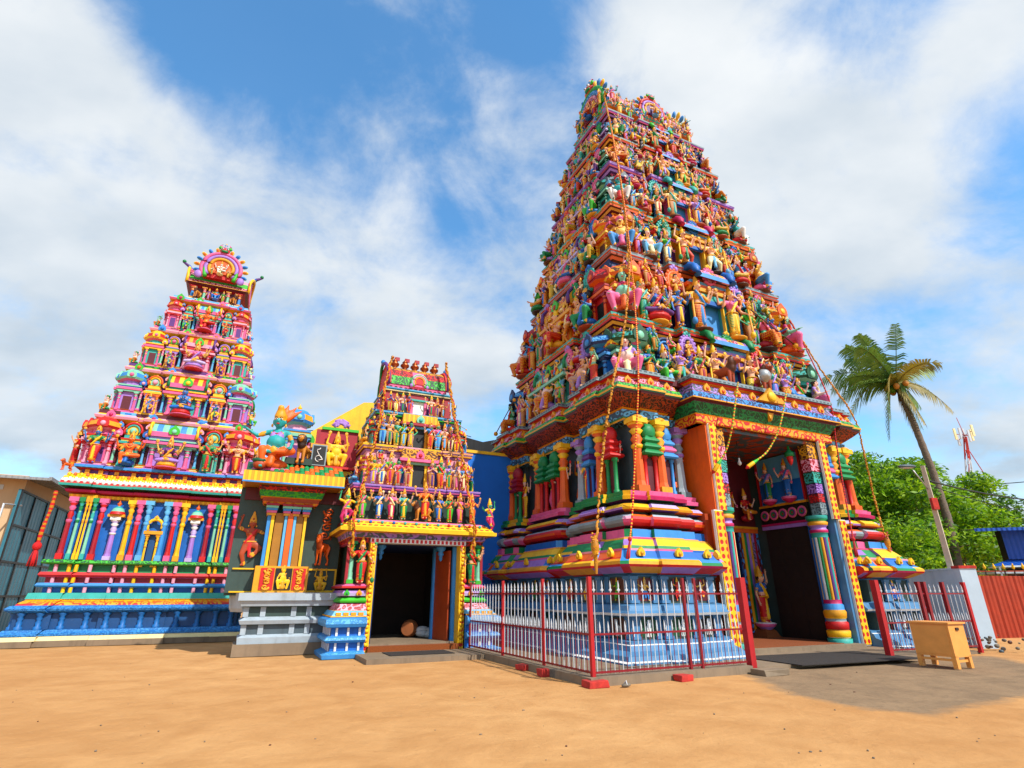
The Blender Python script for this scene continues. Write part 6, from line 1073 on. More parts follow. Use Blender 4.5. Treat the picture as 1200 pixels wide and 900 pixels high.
GL_PTS = [(-21.45, 11.0, 4.86), (-21.45, 11.0, 4.29), (-21.51, 11.0, 3.59), (-21.52, 11.0, 3.05)]
APRON = [(5.0, 13.07), (4.86, 10.71), (5.31, 9.49), (5.92, 8.99), (7.46, 9.91), (9.06, 10.71), (11.99, 13.07), (13.27, 16.86), (10.01, 16.21), (7.78, 15.6), (6.27, 15.42)]
# ---------------------------------------------------------------- walls of the precinct
def wall_thing(name, bs, a, d, label, cat='wall', rz=YAW, z=0):
    b = MB(); [box(b, *q) for q in bs]; o = b.build(name); o.location = P(a, d, z); o.rotation_euler = (0, 0, R(rz)); return tag(o, label, cat)
wall_thing('blue_wall', [(-1.9, 1.6, 0, .3, -.1, 7.1, 'bluewall'), (-1.9, 1.6, -.06, .34, 7.1, 7.22, 'yellow'), (-2.12, -1.9, -.04, .32, 0, 7.5, 'yellow')], -6.95, 8.6, 'tall plain blue wall with a yellow coping between gatehouse and great tower')
cw = MB(); prism(cw, [(-3.2, -.1), (3, -.1), (3, 10.0), (1.2, 9.2), (-.4, 8.75), (-2.0, 9.0), (-3.2, 8.4)], 0, 2.5, 'oldconcrete'); co_ = cw.build('concrete_block'); co_.location = P(-4.9, 12.5); co_.rotation_euler = (0, 0, R(YAW)); tag(co_, 'weathered grey concrete stair block showing above the blue wall', 'building')
wx = MB(); tube(wx, [(0, 0, 0), (1.5, 0, -.25)], .02, 'wire', 5); tube(wx, [(.55, 0, -.25), (.75, 0, .1)], .015, 'wire', 5); wo = wx.build('aerial'); wo.location = P(-7.55, 12.2, 9.1); wo.rotation_euler = (0, 0, R(YAW)); tag(wo, 'thin dark aerial rod sticking out by the grey concrete block', 'aerial')
# ---------------------------------------------------------------- iron fence
def fence(name, pts, label, posts):
    """pts in (a, d); posts = fractions per leg"""
    base = Vector(pts[0]); e = empty(name, P(pts[0][0], pts[0][1]), YAW, label, 'fence', 'white spiked fences round the great tower')
    for k in range(len(pts) - 1):
        p = Vector(pts[k]) - base; q = Vector(pts[k + 1]) - base; L_ = (q - p).length; ang = math.degrees(math.atan2((q - p).y, (q - p).x)); n = int(L_ / .195)
        def piece(nm, mb): o = mb.build(nm, e, (p.x, p.y, 0)); o.rotation_euler = (0, 0, R(ang)); return o
        for z in (.20, .86, 1.60): b = MB(); box(b, 0, L_, -.016, .016, z - .018, z + .018, 'darkred'); piece('rail', b)
        up = MB(); lo = MB(); x = 0
        if True:
            lathe(up, [(.0095, .17), (.0095, 1.62)], (x, 0, 0), 6, 'whitemetal'); lathe(up, [(.0095, 1.62), (.02, 1.66), (.018, 1.70), (.012, 1.72), (.021, 1.74), (.0, 1.86)], (x, 0, 0), 6, 'whitemetal'); box(up, x - .035, x + .035, -.008, .008, 1.66, 1.68, 'whitemetal')
            lathe(lo, [(.008, .17), (.008, .88)], (x, 0, 0), 6, 'darkred'); lathe(lo, [(.008, .88), (.022, .92), (.016, .96), (.019, .99), (.0, 1.10)], (x, 0, 0), 6, 'whitemetal')
        un = (q - p) / n; repeat('tall_picket', up, e, [((p.x + un.x * (i + .5), p.y + un.y * (i + .5), 0), ang) for i in range(n)]); repeat('short_picket', lo, e, [((p.x + un.x * (i + 1), p.y + un.y * (i + 1), 0), ang) for i in range(n - 1)])
        for fr, wd, m in posts[k]:
            b = MB(); box(b, -wd, wd, -wd, wd, .02, 1.92, m); o = b.build('post', e, (p.x + (q - p).x * fr, p.y + (q - p).y * fr, 0)); o.rotation_euler = (0, 0, R(ang))
    return e
E0, E1, E2 = (-9.0, 4.0), (-9.0, -2.55), (-4.92, -2.42)
fence('iron_fence', [E0, E1, E2], 'white spiked fence with dark red rails turning a corner in front of the great tower', [[(0, .025, 'darkred'), (.36, .03, 'enamel'), (.70, .03, 'enamel')], [(0, .038, 'enamel'), (.60, .028, 'darkred'), (.68, .028, 'darkred')]])
fence('iron_fence', [(.62, -2.12), (4.25, -2.35)], 'short white spiked fence to the right of the porch, behind the wooden box', [[(.45, .05, 'darkred'), (.52, .05, 'darkred'), (.74, .045, 'darkred'), (1., .05, 'enamel')]])
for a, d, lab in ((-4.78, -2.42, 'thick red gate post left of the great porch, at the end of the corner fence'), (.50, -2.12, 'thick red gate post right of the great porch, beside the wooden box')):
    t = empty('gate_post', P(a, d), YAW, lab, 'gate post', 'red gate posts'); b = MB(); box(b, -.075, .075, -.075, .075, 0, 1.95, 'enamel'); b.build('post', t); b = MB(); [box(b, .075, .105, -.03, .03, z, z + .10, 'darkred') for z in (.5, 1.25)]; b.build('hinge', t)
kb = MB(); sweep(kb, [(E0[0], E0[1]), E1, E2], [(-.16, -.05), (.16, -.05), (.15, .13), (-.15, .14)][1:], 'kerb', False); sweep(kb, [(E0[0], E0[1]), E1, E2], [(.15, .13), (-.35, .135), (-.36, -.05)], 'kerb', False)
ko = kb.build('kerb'); ko.location = P(0, 0); ko.rotation_euler = (0, 0, R(YAW)); tag(ko, None, None, None, 'structure')
kf = MB(); box(kf, -9.0, 4.3, -2.3, 4.5, -.05, .06, 'kerb'); kfo = kf.build('paved_ledge'); kfo.location = P(0, 0); kfo.rotation_euler = (0, 0, R(YAW)); tag(kfo, None, None, None, 'structure')
rb = random.Random(3)
for a, d, sx, sy, sz, m, lab in ((-9.06, -2.72, .20, .15, .12, 'brick', 'red painted block under the corner post of the fence'), (-7.05, -2.78, .16, .12, .11, 'brick', 'red painted block below the middle of the front fence'), (-9.2, .02, .13, .16, .12, 'brick', 'red painted block below the side fence, farther from the camera'), (-9.2, -1.02, .16, .13, .14, 'brick', 'red painted block below the side fence, with a grey brick beside it'), (-9.06, -1.25, .11, .12, .15, 'rubble', 'grey brick beside a red block below the side fence'), (-4.75, -2.85, .34, .20, .12, 'kerb', 'rough concrete slab lying beside the left red gate post')):
    b = MB(); bm = bmesh.new(); bmesh.ops.create_cube(bm, size=1)
    for v in bm.verts: v.co = Vector((v.co.x * 2 * sx, v.co.y * 2 * sy, v.co.z * sz + sz / 2 - .015)) + Vector((rb.uniform(-.02, .02), rb.uniform(-.02, .02), rb.uniform(-.012, .012)))
    bmesh.ops.bevel(bm, geom=bm.edges[:], offset=.016, segments=2, affect='EDGES', profile=.6); b.add([v.co[:] for v in bm.verts], [[v.index for v in f.verts] for f in bm.faces], m) if not bm.verts.ensure_lookup_table() and not bm.verts.index_update() else None; bm.free()
    o = b.build('footing_block' if m != 'kerb' else 'concrete_slab'); o.location = P(a, d); o.rotation_euler = (0, 0, R(YAW + rb.uniform(-12, 12))); tag(o, lab, 'block')
b = MB(); lathe(b, [(.0, 0), (.11, .005), (.12, .03), (.09, .045), (0, .05)], (0, 0, 0), 12, 'rubble', Matrix.Diagonal((1, .42, 1, 1))); tube(b, [(-.02, -.04, .03), (.01, 0, .09), (-.02, .04, .03)], .012, 'cloth', 6); o = b.build('sandal'); o.location = P(-8.55, -2.95); o.rotation_euler = (0, 0, R(40)); tag(o, 'old grey sandal lying on the sand near the fence corner', 'sandal')
# mats, box
b = MB(); box(b, 0, 4.1, -2.0, 0, 0, .018, 'mat'); o = b.build('door_mat'); o.location = P(-3.3, -.62, .064); o.rotation_euler = (0, 0, R(YAW - 4)); tag(o, 'large dark mat spread in front of the great porch', 'mat')
b = MB(); box(b, 0, 1.75, -.95, 0, 0, .015, 'mat'); o = b.build('door_mat'); o.location = P(-11.55, 3.95, .104); o.rotation_euler = (0, 0, R(YAW)); tag(o, 'small dark mat on the slab before the gatehouse doorway', 'mat')
wb = empty('wooden_box', Vector((10.2, 14.35, 0)), -66, 'varnished wooden collection box on four legs, standing before the right fence', 'box')
b = MB(); box(b, -.43, .43, -.30, .30, .24, .94, 'wood'); box(b, -.38, .38, -.312, -.30, .29, .90, 'wood'); b.build('body', wb); b = MB(); box(b, -.47, .47, -.34, .34, .94, .975, 'wood'); b.build('lid', wb)
for x in (-.38, .38):
    for y in (-.25, .25): b = MB(); box(b, x - .05, x + .05, y - .05, y + .05, 0, .26, 'wood'); b.build('leg', wb)
b = MB(); box(b, .43, .455, -.05, .06, .80, .86, 'dbrown'); b.build('handle', wb); b = MB(); box(b, -.36, .36, -.29, -.26, .15, .20, 'wood'); box(b, .36, .40, -.2, .2, .13, .18, 'wood'); b.build('stretcher', wb)
# things inside the gatehouse
b = MB(); lathe(b, [(.20, -.28), (.26, -.1), (.27, 0), (.26, .1), (.20, .28)], (0, 0, .27), 16, ('hide', 'hide', 'hide', 'brown'), axis='x'); o = b.build('drum'); o.location = P(-10.1, 6.6, .28); o.rotation_euler = (0, 0, R(YAW + 60)); tag(o, 'brown barrel drum on the floor inside the dark gatehouse', 'drum')
b = MB(); [ell(b, (rb.uniform(-.3, .3), rb.uniform(-.1, .1), .10 + .03 * k), (.24, .16, .12), 'cloth', 10, 6) for k in range(5)]; o = b.build('cloth_bundle'); o.location = P(-9.62, 6.4, .28); o.rotation_euler = (0, 0, R(YAW)); tag(o, 'white cloth bundle beside the drum inside the gatehouse', 'cloth')
# ---------------------------------------------------------------- garlands and lamps
def garland(name, pts, r, cols, label, group, tassel=None, rough=0., strands=None):
    V_ = [P(*p) for p in pts]; out = []
    for i in range(len(V_) - 1):
        n = max(2, int((V_[i + 1] - V_[i]).length / (r * 1.25)))
        p0 = V_[max(i - 1, 0)]; p1 = V_[i]; p2 = V_[i + 1]; p3 = V_[min(i + 2, len(V_) - 1)]
        for k in range(n):
            t = k / n; out.append(.5 * ((2 * p1) + (p2 - p0) * t + (2 * p0 - 5 * p1 + 4 * p2 - p3) * t * t + (3 * p1 - p0 - 3 * p2 + p3) * t ** 3))
    out.append(V_[-1]); o0 = out[0]; q = [p - o0 for p in out]; g = random.Random(len(out))
    t = empty(name, o0, 0, label, 'garland', group); b = MB(); tube(b, [p + Vector((g.uniform(-1, 1), g.uniform(-1, 1), 0)) * rough for p in q], [r * g.uniform(.78, 1.2) for _ in q], [cols[(k // (1 if len(cols) > 1 else 1)) % len(cols)] for k in range(len(q))], 8); b.build('rope', t)
    if strands:
        b = MB(); tube(b, [p + Vector((r * 1.5 * math.cos(k * .35), r * 1.2 * math.sin(k * .35), 0)) for k, p in enumerate(q)], r * .5, [strands[k % len(strands)] for k in range(len(q))], 6); b.build('strand', t)
    if tassel == 'red':
        e = q[-1]; d = (q[-1] - q[-4]).normalized(); b = MB(); ell(b, e, (r * 2.3, r * 2.3, r * 2.6), 'petalred', 10, 7)
        for k in range(12): a = k * .524; tube(b, [e + d * .03, e + d * .35 + Vector((math.cos(a), math.sin(a), 0)) * r * 1.2, e + d * .62 + Vector((math.cos(a) * r * 2.1, math.sin(a) * r * 2.1, 0))], [r * .8, r * .9, r * .4], 'petalred' if k % 3 else 'maroon', 5)
        b.build('tassel', t)
    elif tassel == 'gold':
        e = q[-1]; b = MB(); lathe(b, [(r, .55), (r * 1.8, .45), (r * 2.9, .30), (r * 2.6, .18), (r * 1.4, .08), (r * 1.4, -.1), (r * .8, -.35)], tuple(e), 10, ('petal', 'rope', 'petal', 'gold', 'petal', 'rope')); [ell(b, (e.x + g.uniform(-1, 1) * r * 2.4, e.y + g.uniform(-1, 1) * r * 2.4, e.z + g.uniform(.05, .6)), r * .8, g.choice(['petal', 'gold', 'mag', 'rope']), 7, 5) for _ in range(26)]; b.build('tassel', t)
    elif tassel == 'flare':
        e = q[-1]; d = (q[-1] - q[-5]).normalized(); b = MB(); tube(b, [e - d * .05, e + d * .15, e + d * .40, e + d * .5], [r, r * 2.2, r * 2.4, r * .4], ('lgreen', 'yellow', 'red'), 8); b.build('tassel', t)
    return t
TG = 'garlands hanging on the great tower'
garland('flower_garland', GA_PTS, .036, ('petal', 'rope'), 'thick marigold garland down the near corner of the great tower, ending in a gold tassel', TG, 'gold', .02)
garland('flower_garland', GB_PTS, .024, ('petalred', 'petalred', 'yellow'), 'thin red and yellow garland with a red tassel, beside the thick marigold one', TG, 'red')
garland('flower_garland', GC_PTS, .028, ('yellow', 'red', 'lgreen'), 'short yellow garland with a flared end at the left of the great porch', TG, 'flare')
garland('flower_garland', GD_PTS, .028, ('yellow', 'red', 'lgreen'), 'short yellow garland with a flared end at the middle of the great porch', TG, 'flare')
garland('flower_garland', GE_PTS, .026, ('petalred', 'petalred', 'maroon'), 'dark red garland with a red tassel right of the great porch', TG, 'red')
garland('flower_garland', GF_PTS, .034, ('petal', 'rope'), 'marigold garland swinging clear of the right corner of the great tower', TG, 'gold', .02)
garland('flower_garland', GG1, .040, ('petal', 'rope', 'petal'), 'marigold garland down the left edge of the gatehouse', 'garlands on the gatehouse', None, .03, ('petalred', 'petalred', 'petal'))
garland('flower_garland', GG2, .040, ('petal', 'rope', 'petal'), 'marigold garland down the right edge of the gatehouse', 'garlands on the gatehouse', None, .03, ('petalred', 'petalred', 'petal'))
garland('flower_garland', GL_PTS, .055, ('petalred', 'petal'), 'red and yellow garland hanging from the eave of the left tower', None, 'red')
for x, z, y, lab in ((-1.95, 5.75, .62, 'red and green bud lamp hanging left under the porch roof'), (1.62, 5.80, .62, 'red and green bud lamp hanging right under the porch roof')):
    t = empty('bud_lamp', P(x, y, z), YAW, lab, 'lamp', 'bud lamps under the porch roof'); b = MB(); lathe(b, [(0, 0), (.06, .08), (.10, .2), (.11, .32)], (0, 0, 0), 10, 'red'); b.build('bud', t); b = MB(); lathe(b, [(.11, .32), (.17, .33), (.15, .46), (.05, .56), (.03, .78)], (0, 0, 0), 10, 'green'); b.build('cap', t)
t = empty('light_bulb', P(-.55, .9, 5.55), 0, 'white bulb hanging in the porch below the painted ceiling', 'bulb'); b = MB(); lathe(b, [(0, .1), (.06, .15), (.065, .21), (.03, .29), (.025, .36)], (0, 0, 0), 12, 'white'); b.build('bulb', t); b = MB(); tube(b, [(0, 0, .35), (0, 0, .96)], .012, 'wire', 5); b.build('cord', t)
t = empty('floodlight', P(-.25, -.42, 8.17), YAW, 'round silver floodlight standing on the ledge above the great porch', 'floodlight'); b = MB(); lathe(b, [(.0, -.07), (.20, -.05), (.24, 0), (.18, .14), (.07, .2)], (0, 0, .34), 18, ('mirror', 'steel', 'steel', 'steel'), axis='y'); b.build('lamp_head', t); b = MB(); tube(b, [(-.2, 0, 0), (-.26, 0, .3), (-.1, .16, .42)], .02, 'steel', 6); b.build('bracket', t)
# ---------------------------------------------------------------- ground
def ground():
    def axis(lo, hi, dense0, dense1, st):
        v = list(np.arange(dense0, dense1 + .01, st)); x = dense0; s = st
        while x > lo: s *= 1.35; x -= s; v.insert(0, x)
        x = dense1; s = st
        while x < hi: s *= 1.35; x += s; v.append(x)
        return v
    X = axis(-900, 900, -24, 26, .30); Y = axis(-60, 1400, 2, 26, .30); g = np.random.RandomState(4); k = [(g.uniform(.3, 3.5), g.uniform(.3, 3.5), g.uniform(0, 6.28), g.uniform(.3, 1)) for _ in range(24)]
    b = MB(); vs = []; nx = len(X)
    for y in Y:
        for x in X:
            near = 1 if -24 <= x <= 26 and 2 <= y <= 26 else 0
            vs.append((x, y, -.016 + near * .0014 * sum(c * math.sin(p * x * .8 + q * y + r) for p, q, r, c in k)))
    n_ = len(APRON)
    b.add(vs, [(j * nx + i, j * nx + i + 1, (j + 1) * nx + i + 1, (j + 1) * nx + i) for j in range(len(Y) - 1) for i in range(nx - 1)], 'sand', True); go = b.build('ground'); tag(go, None, None, None, 'structure'); att = go.data.attributes.new('paving', 'FLOAT', 'POINT'); val = []
    for x, y, z in vs:
        if not (3 < x < 16 and 7 < y < 18): val.append(0.); continue
        p = Vector((x, y)); ins = False; dm = 9.
        for i in range(n_):
            a_, c_ = Vector(APRON[i]), Vector(APRON[(i + 1) % n_])
            if (a_.y > y) != (c_.y > y) and x < (c_.x - a_.x) * (y - a_.y) / (c_.y - a_.y) + a_.x: ins = not ins
            ab = c_ - a_; t_ = max(0, min(1, (p - a_).dot(ab) / ab.length_squared)); dm = min(dm, (p - a_ - ab * t_).length)
        val.append(max(0., min(1., .5 + (dm if ins else -dm) * .7)))
    att.data.foreach_set('value', val)
    g = random.Random(2)
    b = MB()
    for _ in range(160):
        y = 3.2 + 12 * g.random() ** 1.5; x = g.uniform(-1, 1) * y * 1.1; s = g.uniform(.005, .017)
        ell(b, (x, y, -.01), (s * g.uniform(.8, 1.5), s, s * .7), g.choice(['rubble', 'kerb', 'brown', 'kerb']), 5, 4)
    tag(b.build('pebbles'), 'small stones scattered over the sand', 'pebbles', None, 'stuff')
ground()
# ---------------------------------------------------------------- beyond: right side
def at(px, py, D):
    d = pix_dir(px, py); t = D / math.hypot(d.x, d.y); return Vector((0, 0, HEYE)) + d * t
def fl(px, py, D): v = at(px, py, D); return Vector((v.x, v.y, 0))
a = fl(1035, 690, 29); c = fl(1128, 690, 24.5); v = c - a; rzw = math.degrees(math.atan2(v.y, v.x))
b = MB(); box(b, -3, v.length, 0, .25, -.1, 2.36, 'whitewall'); box(b, -3, v.length, -.03, .28, 2.36, 2.42, 'whitewall'); box(b, v.length, v.length + .36, -.15, .35, -.1, 2.38, 'whitewall'); box(b, v.length - .02, v.length + .39, -.17, .37, 2.38, 2.47, 'brick'); o = b.build('white_wall'); o.location = a; o.rotation_euler = (0, 0, R(rzw)); tag(o, 'pale grey-white boundary wall with a red cap on its end pier, behind the right fence', 'wall')
rk = random.Random(9); b = MB()
for k in range(40): r_ = rk.uniform(.03, .09); ell(b, (rk.gauss(0, .8), rk.gauss(0, .5), rk.uniform(0, .35)), (r_, r_ * rk.uniform(.6, 1), r_ * .7), rk.choice(['rubble', 'rubble', 'kerb', 'dgrey', 'rubble', 'brown']), 6, 4)
o = b.build('rubble_heap'); o.location = fl(1150, 740, 23.5); tag(o, 'low heap of rubble and litter at the end of the white wall', 'rubble', None, 'stuff')
a = Vector((17.6, 22.9, 0)); c = Vector((27, 25.6, 0)); v = c - a; b = MB()
n = 62; L_ = v.length; vs = []
for k in range(n * 4 + 1):
    x = L_ * k / (n * 4); y = .03 * math.sin(k * math.pi / 2); vs += [(x, y, -.05), (x, y, 2.28)]
b.add(vs, [(2 * k, 2 * k + 2, 2 * k + 3, 2 * k + 1) for k in range(n * 4)], 'redsheet'); t = empty('sheet_fence', a, math.degrees(math.atan2(v.y, v.x)), 'rust red corrugated sheet fence at the far right edge', 'fence'); b.build('corrugated_sheet', t)
b = MB(); [box(b, x - .04, x + .04, .05, .13, -.05, 2.2, 'steel') for x in np.linspace(.1, L_ - .1, 6)]; [box(b, 0, L_, .05, .09, z, z + .05, 'steel') for z in (.5, 1.9)]; b.build('frame', t)
t = empty('blue_kiosk', fl(1206, 690, 38), -18, 'blue sheet-roofed kiosk behind the red sheet fence at far right', 'kiosk'); b = MB(); box(b, -.4, 6, 0, .7, -.05, 4.6, 'darkwood'); b.build('wall', t); b = MB(); b.add([(-1.9, -1.0, 4.62), (7, -1.0, 4.62), (7, 1.6, 4.8), (-1.9, 1.6, 4.8)], [(0, 1, 2, 3)], 'bluesheet'); box(b, -1.9, 7, -1.02, -.98, 4.5, 4.64, 'bluesheet'); b.build('roof', t); b = MB(); box(b, -.45, 6, -.06, -.01, 3.2, 4.6, 'bluesheet'); b.build('signboard', t); b = MB(); b.add([(-1.8, -1.3, 2.85), (6, -1.3, 2.85), (6, 0, 3.18), (-.5, 0, 3.18)], [(0, 1, 2, 3)], 'bluesheet'); b.build('awning', t)  # dark wall colour stands in for the kiosk's shaded interior
t = empty('market_stall', fl(1178, 690, 33), -18, 'open stall with pale roof sheets just above the red sheet fence', 'stall'); b = MB(); box(b, -.2, 4, 0, 1.6, 2.42, 2.5, 'glass'); box(b, .4, 4, .4, 2, 2.7, 2.76, 'glass'); b.build('roof', t); b = MB(); [box(b, x, x + .07, 0, .07, -.05, 2.7, 'steel') for x in (0, 1.2, 2.4, 3.6)]; b.build('frame', t)
t = empty('spiked_railing', fl(1138, 690, 31), -12, 'dark railing with small yellow spikes above the red sheet fence', 'railing'); b = MB(); [box(b, 0, 2.2, 0, .04, z, z + .05, 'rust') for z in (.6, 2.2, 2.45)]; [box(b, x, x + .04, 0, .04, -.05, 2.55, 'dbrown') for x in np.linspace(0, 2.1, 7)]; b.build('rail', t); b = MB(); [lathe(b, [(.03, 0), (.07, .08), (0, .26)], (x + .02, .02, 2.55), 6, 'yellow') for x in np.linspace(0, 2.1, 7)]; b.build('spike_row', t)
# trees
def leaf_cloud(b, cen, rad, n, s, g, mats):
    for _ in range(n):
        while True:
            p = Vector((g.gauss(0, 1), g.gauss(0, 1), g.gauss(0, 1)))
            if p.length > .01: break
        p = p.normalized() * (g.random() ** .38); q = Vector((cen[0] + p.x * rad[0], cen[1] + p.y * rad[1], cen[2] + p.z * rad[2])); a = Vector((g.gauss(0, 1), g.gauss(0, 1), g.gauss(0, .6))).normalized(); c = a.orthogonal().normalized(); c = (Quaternion(a, g.uniform(0, 6.28)) @ c); l = s * g.uniform(.6, 1.4)
        b.add([q - a * l, q + c * l * .35, q + a * l, q - c * l * .35], [(0, 1, 2, 3)], mats[min(len(mats) - 1, int(g.random() * len(mats)))])
def tree(px, base_D, top, wid, label, seed, mats, n=9000, leaf=.17, lean=0):
    g = random.Random(seed); p = fl(px, 690, base_D); t = empty('broadleaf_tree', p, g.uniform(0, 360), label, 'tree', 'trees behind the white wall'); b = MB(); h = top
    tube(b, [(0, 0, -.1), (.1, .05, h * .2), (.05, .2, h * .4), (.2, .1, h * .62)], [h * .045, h * .035, h * .028, h * .012], 'bark', 8)
    cl = MB(); lobes = []
    for k in range(22):
        a = g.uniform(0, 6.28); r = wid * (.15 + .75 * g.random()); z = h * g.uniform(.30, .93); r *= math.sqrt(max(.08, 1 - ((z / h - .5) / .52) ** 2)); c = (r * math.cos(a), r * math.sin(a), z); lobes.append(c)
        if k % 2 == 0: tube(b, [(.08, .1, h * g.uniform(.2, .45)), (c[0] * .5, c[1] * .5, (h * .4 + c[2]) / 2), c], [h * .018, h * .012, h * .003], 'bark', 6)
    for c in lobes: rr = wid * g.uniform(.22, .40); leaf_cloud(cl, c, (rr, rr, rr * .72), n // 22, leaf, g, mats)
    b.build('trunk', t); cl.build('crown', t); return t
M1 = ['leaf1', 'leaf1', 'leaf2', 'leaf2', 'leaf3']; M2 = ['leaf1', 'leaf2', 'leaf2', 'leaf3']; M3 = ['leaf2', 'leaf3', 'leaf3']  # deep leaves in M1 put shaded depth into the crown colour
tree(1085, 40, 9.2, 4.6, 'broad bright green tree behind the lamp pole', 1, M1, 15000)
tree(1012, 44, 11.0, 4.4, 'tall green tree directly behind the right corner of the great tower', 2, M2, 13000)
tree(1058, 50, 11.6, 4.6, 'green tree at the back, behind the palm crown', 3, M2, 12000)
tree(1130, 45, 9.0, 4.0, 'bright green tree under the telecom mast', 4, M1, 13000)
tree(1160, 58, 9.4, 4.0, 'darker green tree right of the telecom mast', 5, M3, 8000)
tree(1190, 60, 7.9, 4.2, 'dark green tree rising behind the blue kiosk', 6, M3, 8000)
tree(968, 38, 8.0, 3.4, 'shaded green tree half hidden by the great tower', 7, M3, 7000)
tree(1040, 34, 5.2, 3.4, 'low green tree just over the white wall', 8, M1, 9000, .13)
# coconut palm
def palm():
    top = at(1050, 452, 38); base = fl(1127, 700, 38); t = empty('palm_tree', base, 0, 'tall leaning coconut palm with wind-blown fronds against the sky', 'palm'); g = random.Random(12)
    pts = [Vector((0, 0, -.1))] + [at(x, y, 38) - base for x, y in ((1122, 660), (1111, 610), (1092, 550), (1070, 494), (1057, 465))] + [top - base]; b = MB(); q = []
    for i in range(len(pts) - 1):
        for k in range(10): q.append(pts[i].lerp(pts[i + 1], k / 10))
    q.append(pts[-1]); tube(b, q, [.23 - .11 * i / len(q) + (.018 if i % 2 else 0) for i in range(len(q))], 'palmbark', 9); b.build('trunk', t)
    c0 = pts[-1]; b = MB(); [ell(b, c0 + Vector((g.uniform(-.4, .4), g.uniform(-.4, .4), g.uniform(-.35, .1))), (.17, .17, .2), 'ochre' if k % 2 else 'leaf2', 8, 6) for k in range(11)]; b.build('coconut_cluster', t)
    K = .052; spec = [(-70, -18, 0, 22, 0), (-62, 2, 1, 30, 0), (-52, 36, -1.2, 30, 0), (-44, 55, .6, 16, 0), (-58, -38, .5, 34, 1), (-30, -46, -1, 40, 1), (-12, -58, .8, 38, 1), (8, -56, -.6, 40, 1), (50, 24, .3, 12, 0), (36, -18, 1, 14, 0), (42, -34, -.8, 26, 2), (16, -50, .6, 18, 2), (0, -52, -1.4, 14, 2), (-26, 66, .2, 12, 0), (-8, 72, 1., 4, 0), (4, 68, -1, -4, 0), (-36, 10, 2.2, 26, 2), (-40, -22, -2.2, 26, 2), (-62, 20, 1.8, 26, 0), (-20, 50, 2.4, 18, 0), (20, 8, -2.4, 20, 2)]
    for dx, dy, dz, lift, yel in spec:
        e = Vector((dx * K, dz, dy * K)); P0 = Vector((0, 0, .05)); mid = e * .5 + Vector((0, 0, lift * K)); b = MB(); N = 22; sp = []
        for k in range(N + 1): u_ = k / N; sp.append(c0 + P0 * (1 - u_) ** 2 + mid * 2 * u_ * (1 - u_) + e * u_ * u_)
        tube(b, sp, [.045 - .037 * k / N for k in range(N + 1)], 'frondy' if yel else 'frond', 5); m = 'frondy' if yel == 2 else 'frond'
        for k in range(2, N + 1):
            if g.random() < .10: continue
            d = (sp[k] - sp[k - 1]).normalized(); sidev = d.cross(Vector((0, 1, .25))).normalized()
            for rep in range(2):
                pk = sp[k].lerp(sp[k - 1], rep * .5)
                for s in (-1, 1):
                    L_ = (.86 * math.sin(math.pi * (.12 + .83 * k / N)) ** .6) * g.uniform(.8, 1.1) + .1; out = (sidev * s * .62 + Vector((0, s * .55, 0)) + d * .55).normalized(); dr = Vector((-.22 - .1 * g.random(), 0, -.55 - .5 * g.random())); a1 = pk + out * L_ * .5 + dr * L_ * .18; a2 = pk + out * L_ * .85 + dr * L_ * .62; wv = d * .035
                    b.add([pk - wv, pk + wv, a1 + wv * 1.1, a1 - wv * 1.1, a2], [(0, 1, 2, 3), (3, 2, 4)], m)
        b.build('frond', t)
palm()
# lamp pole, mast, wires
def lamp_pole():
    base = fl(1124, 700, 25); top = at(1081, 546, 25) - base; t = empty('street_lamp', base, 0, 'pale leaning concrete lamp pole with a small lamp arm, behind the right fence', 'lamp pole'); b = MB(); tube(b, [(0, 0, -.1), top * .5, top], [.13, .115, .09], 'poleconc', 4, None, False); b.build('pole', t)
    h = top + Vector((-.18, -.05, -.45)); b = MB(); tube(b, [top + Vector((0, 0, -.9)), top + Vector((-.35, -.2, -.55)), top + Vector((-.62, -.3, -.22))], .025, 'steel', 6); b.build('arm', t); b = MB(); ell(b, top + Vector((-.85, -.36, -.10)), (.34, .12, .075), 'dgrey', 12, 7); ell(b, top + Vector((-.86, -.36, -.14)), (.26, .09, .05), 'mirror', 12, 7); b.build('lamp_head', t); b = MB(); box(b, top.x - .14, top.x + .06, top.y - .2, top.y - .08, top.z - 1.6, top.z - 1.2, 'brick'); b.build('junction_box', t)
lamp_pole()
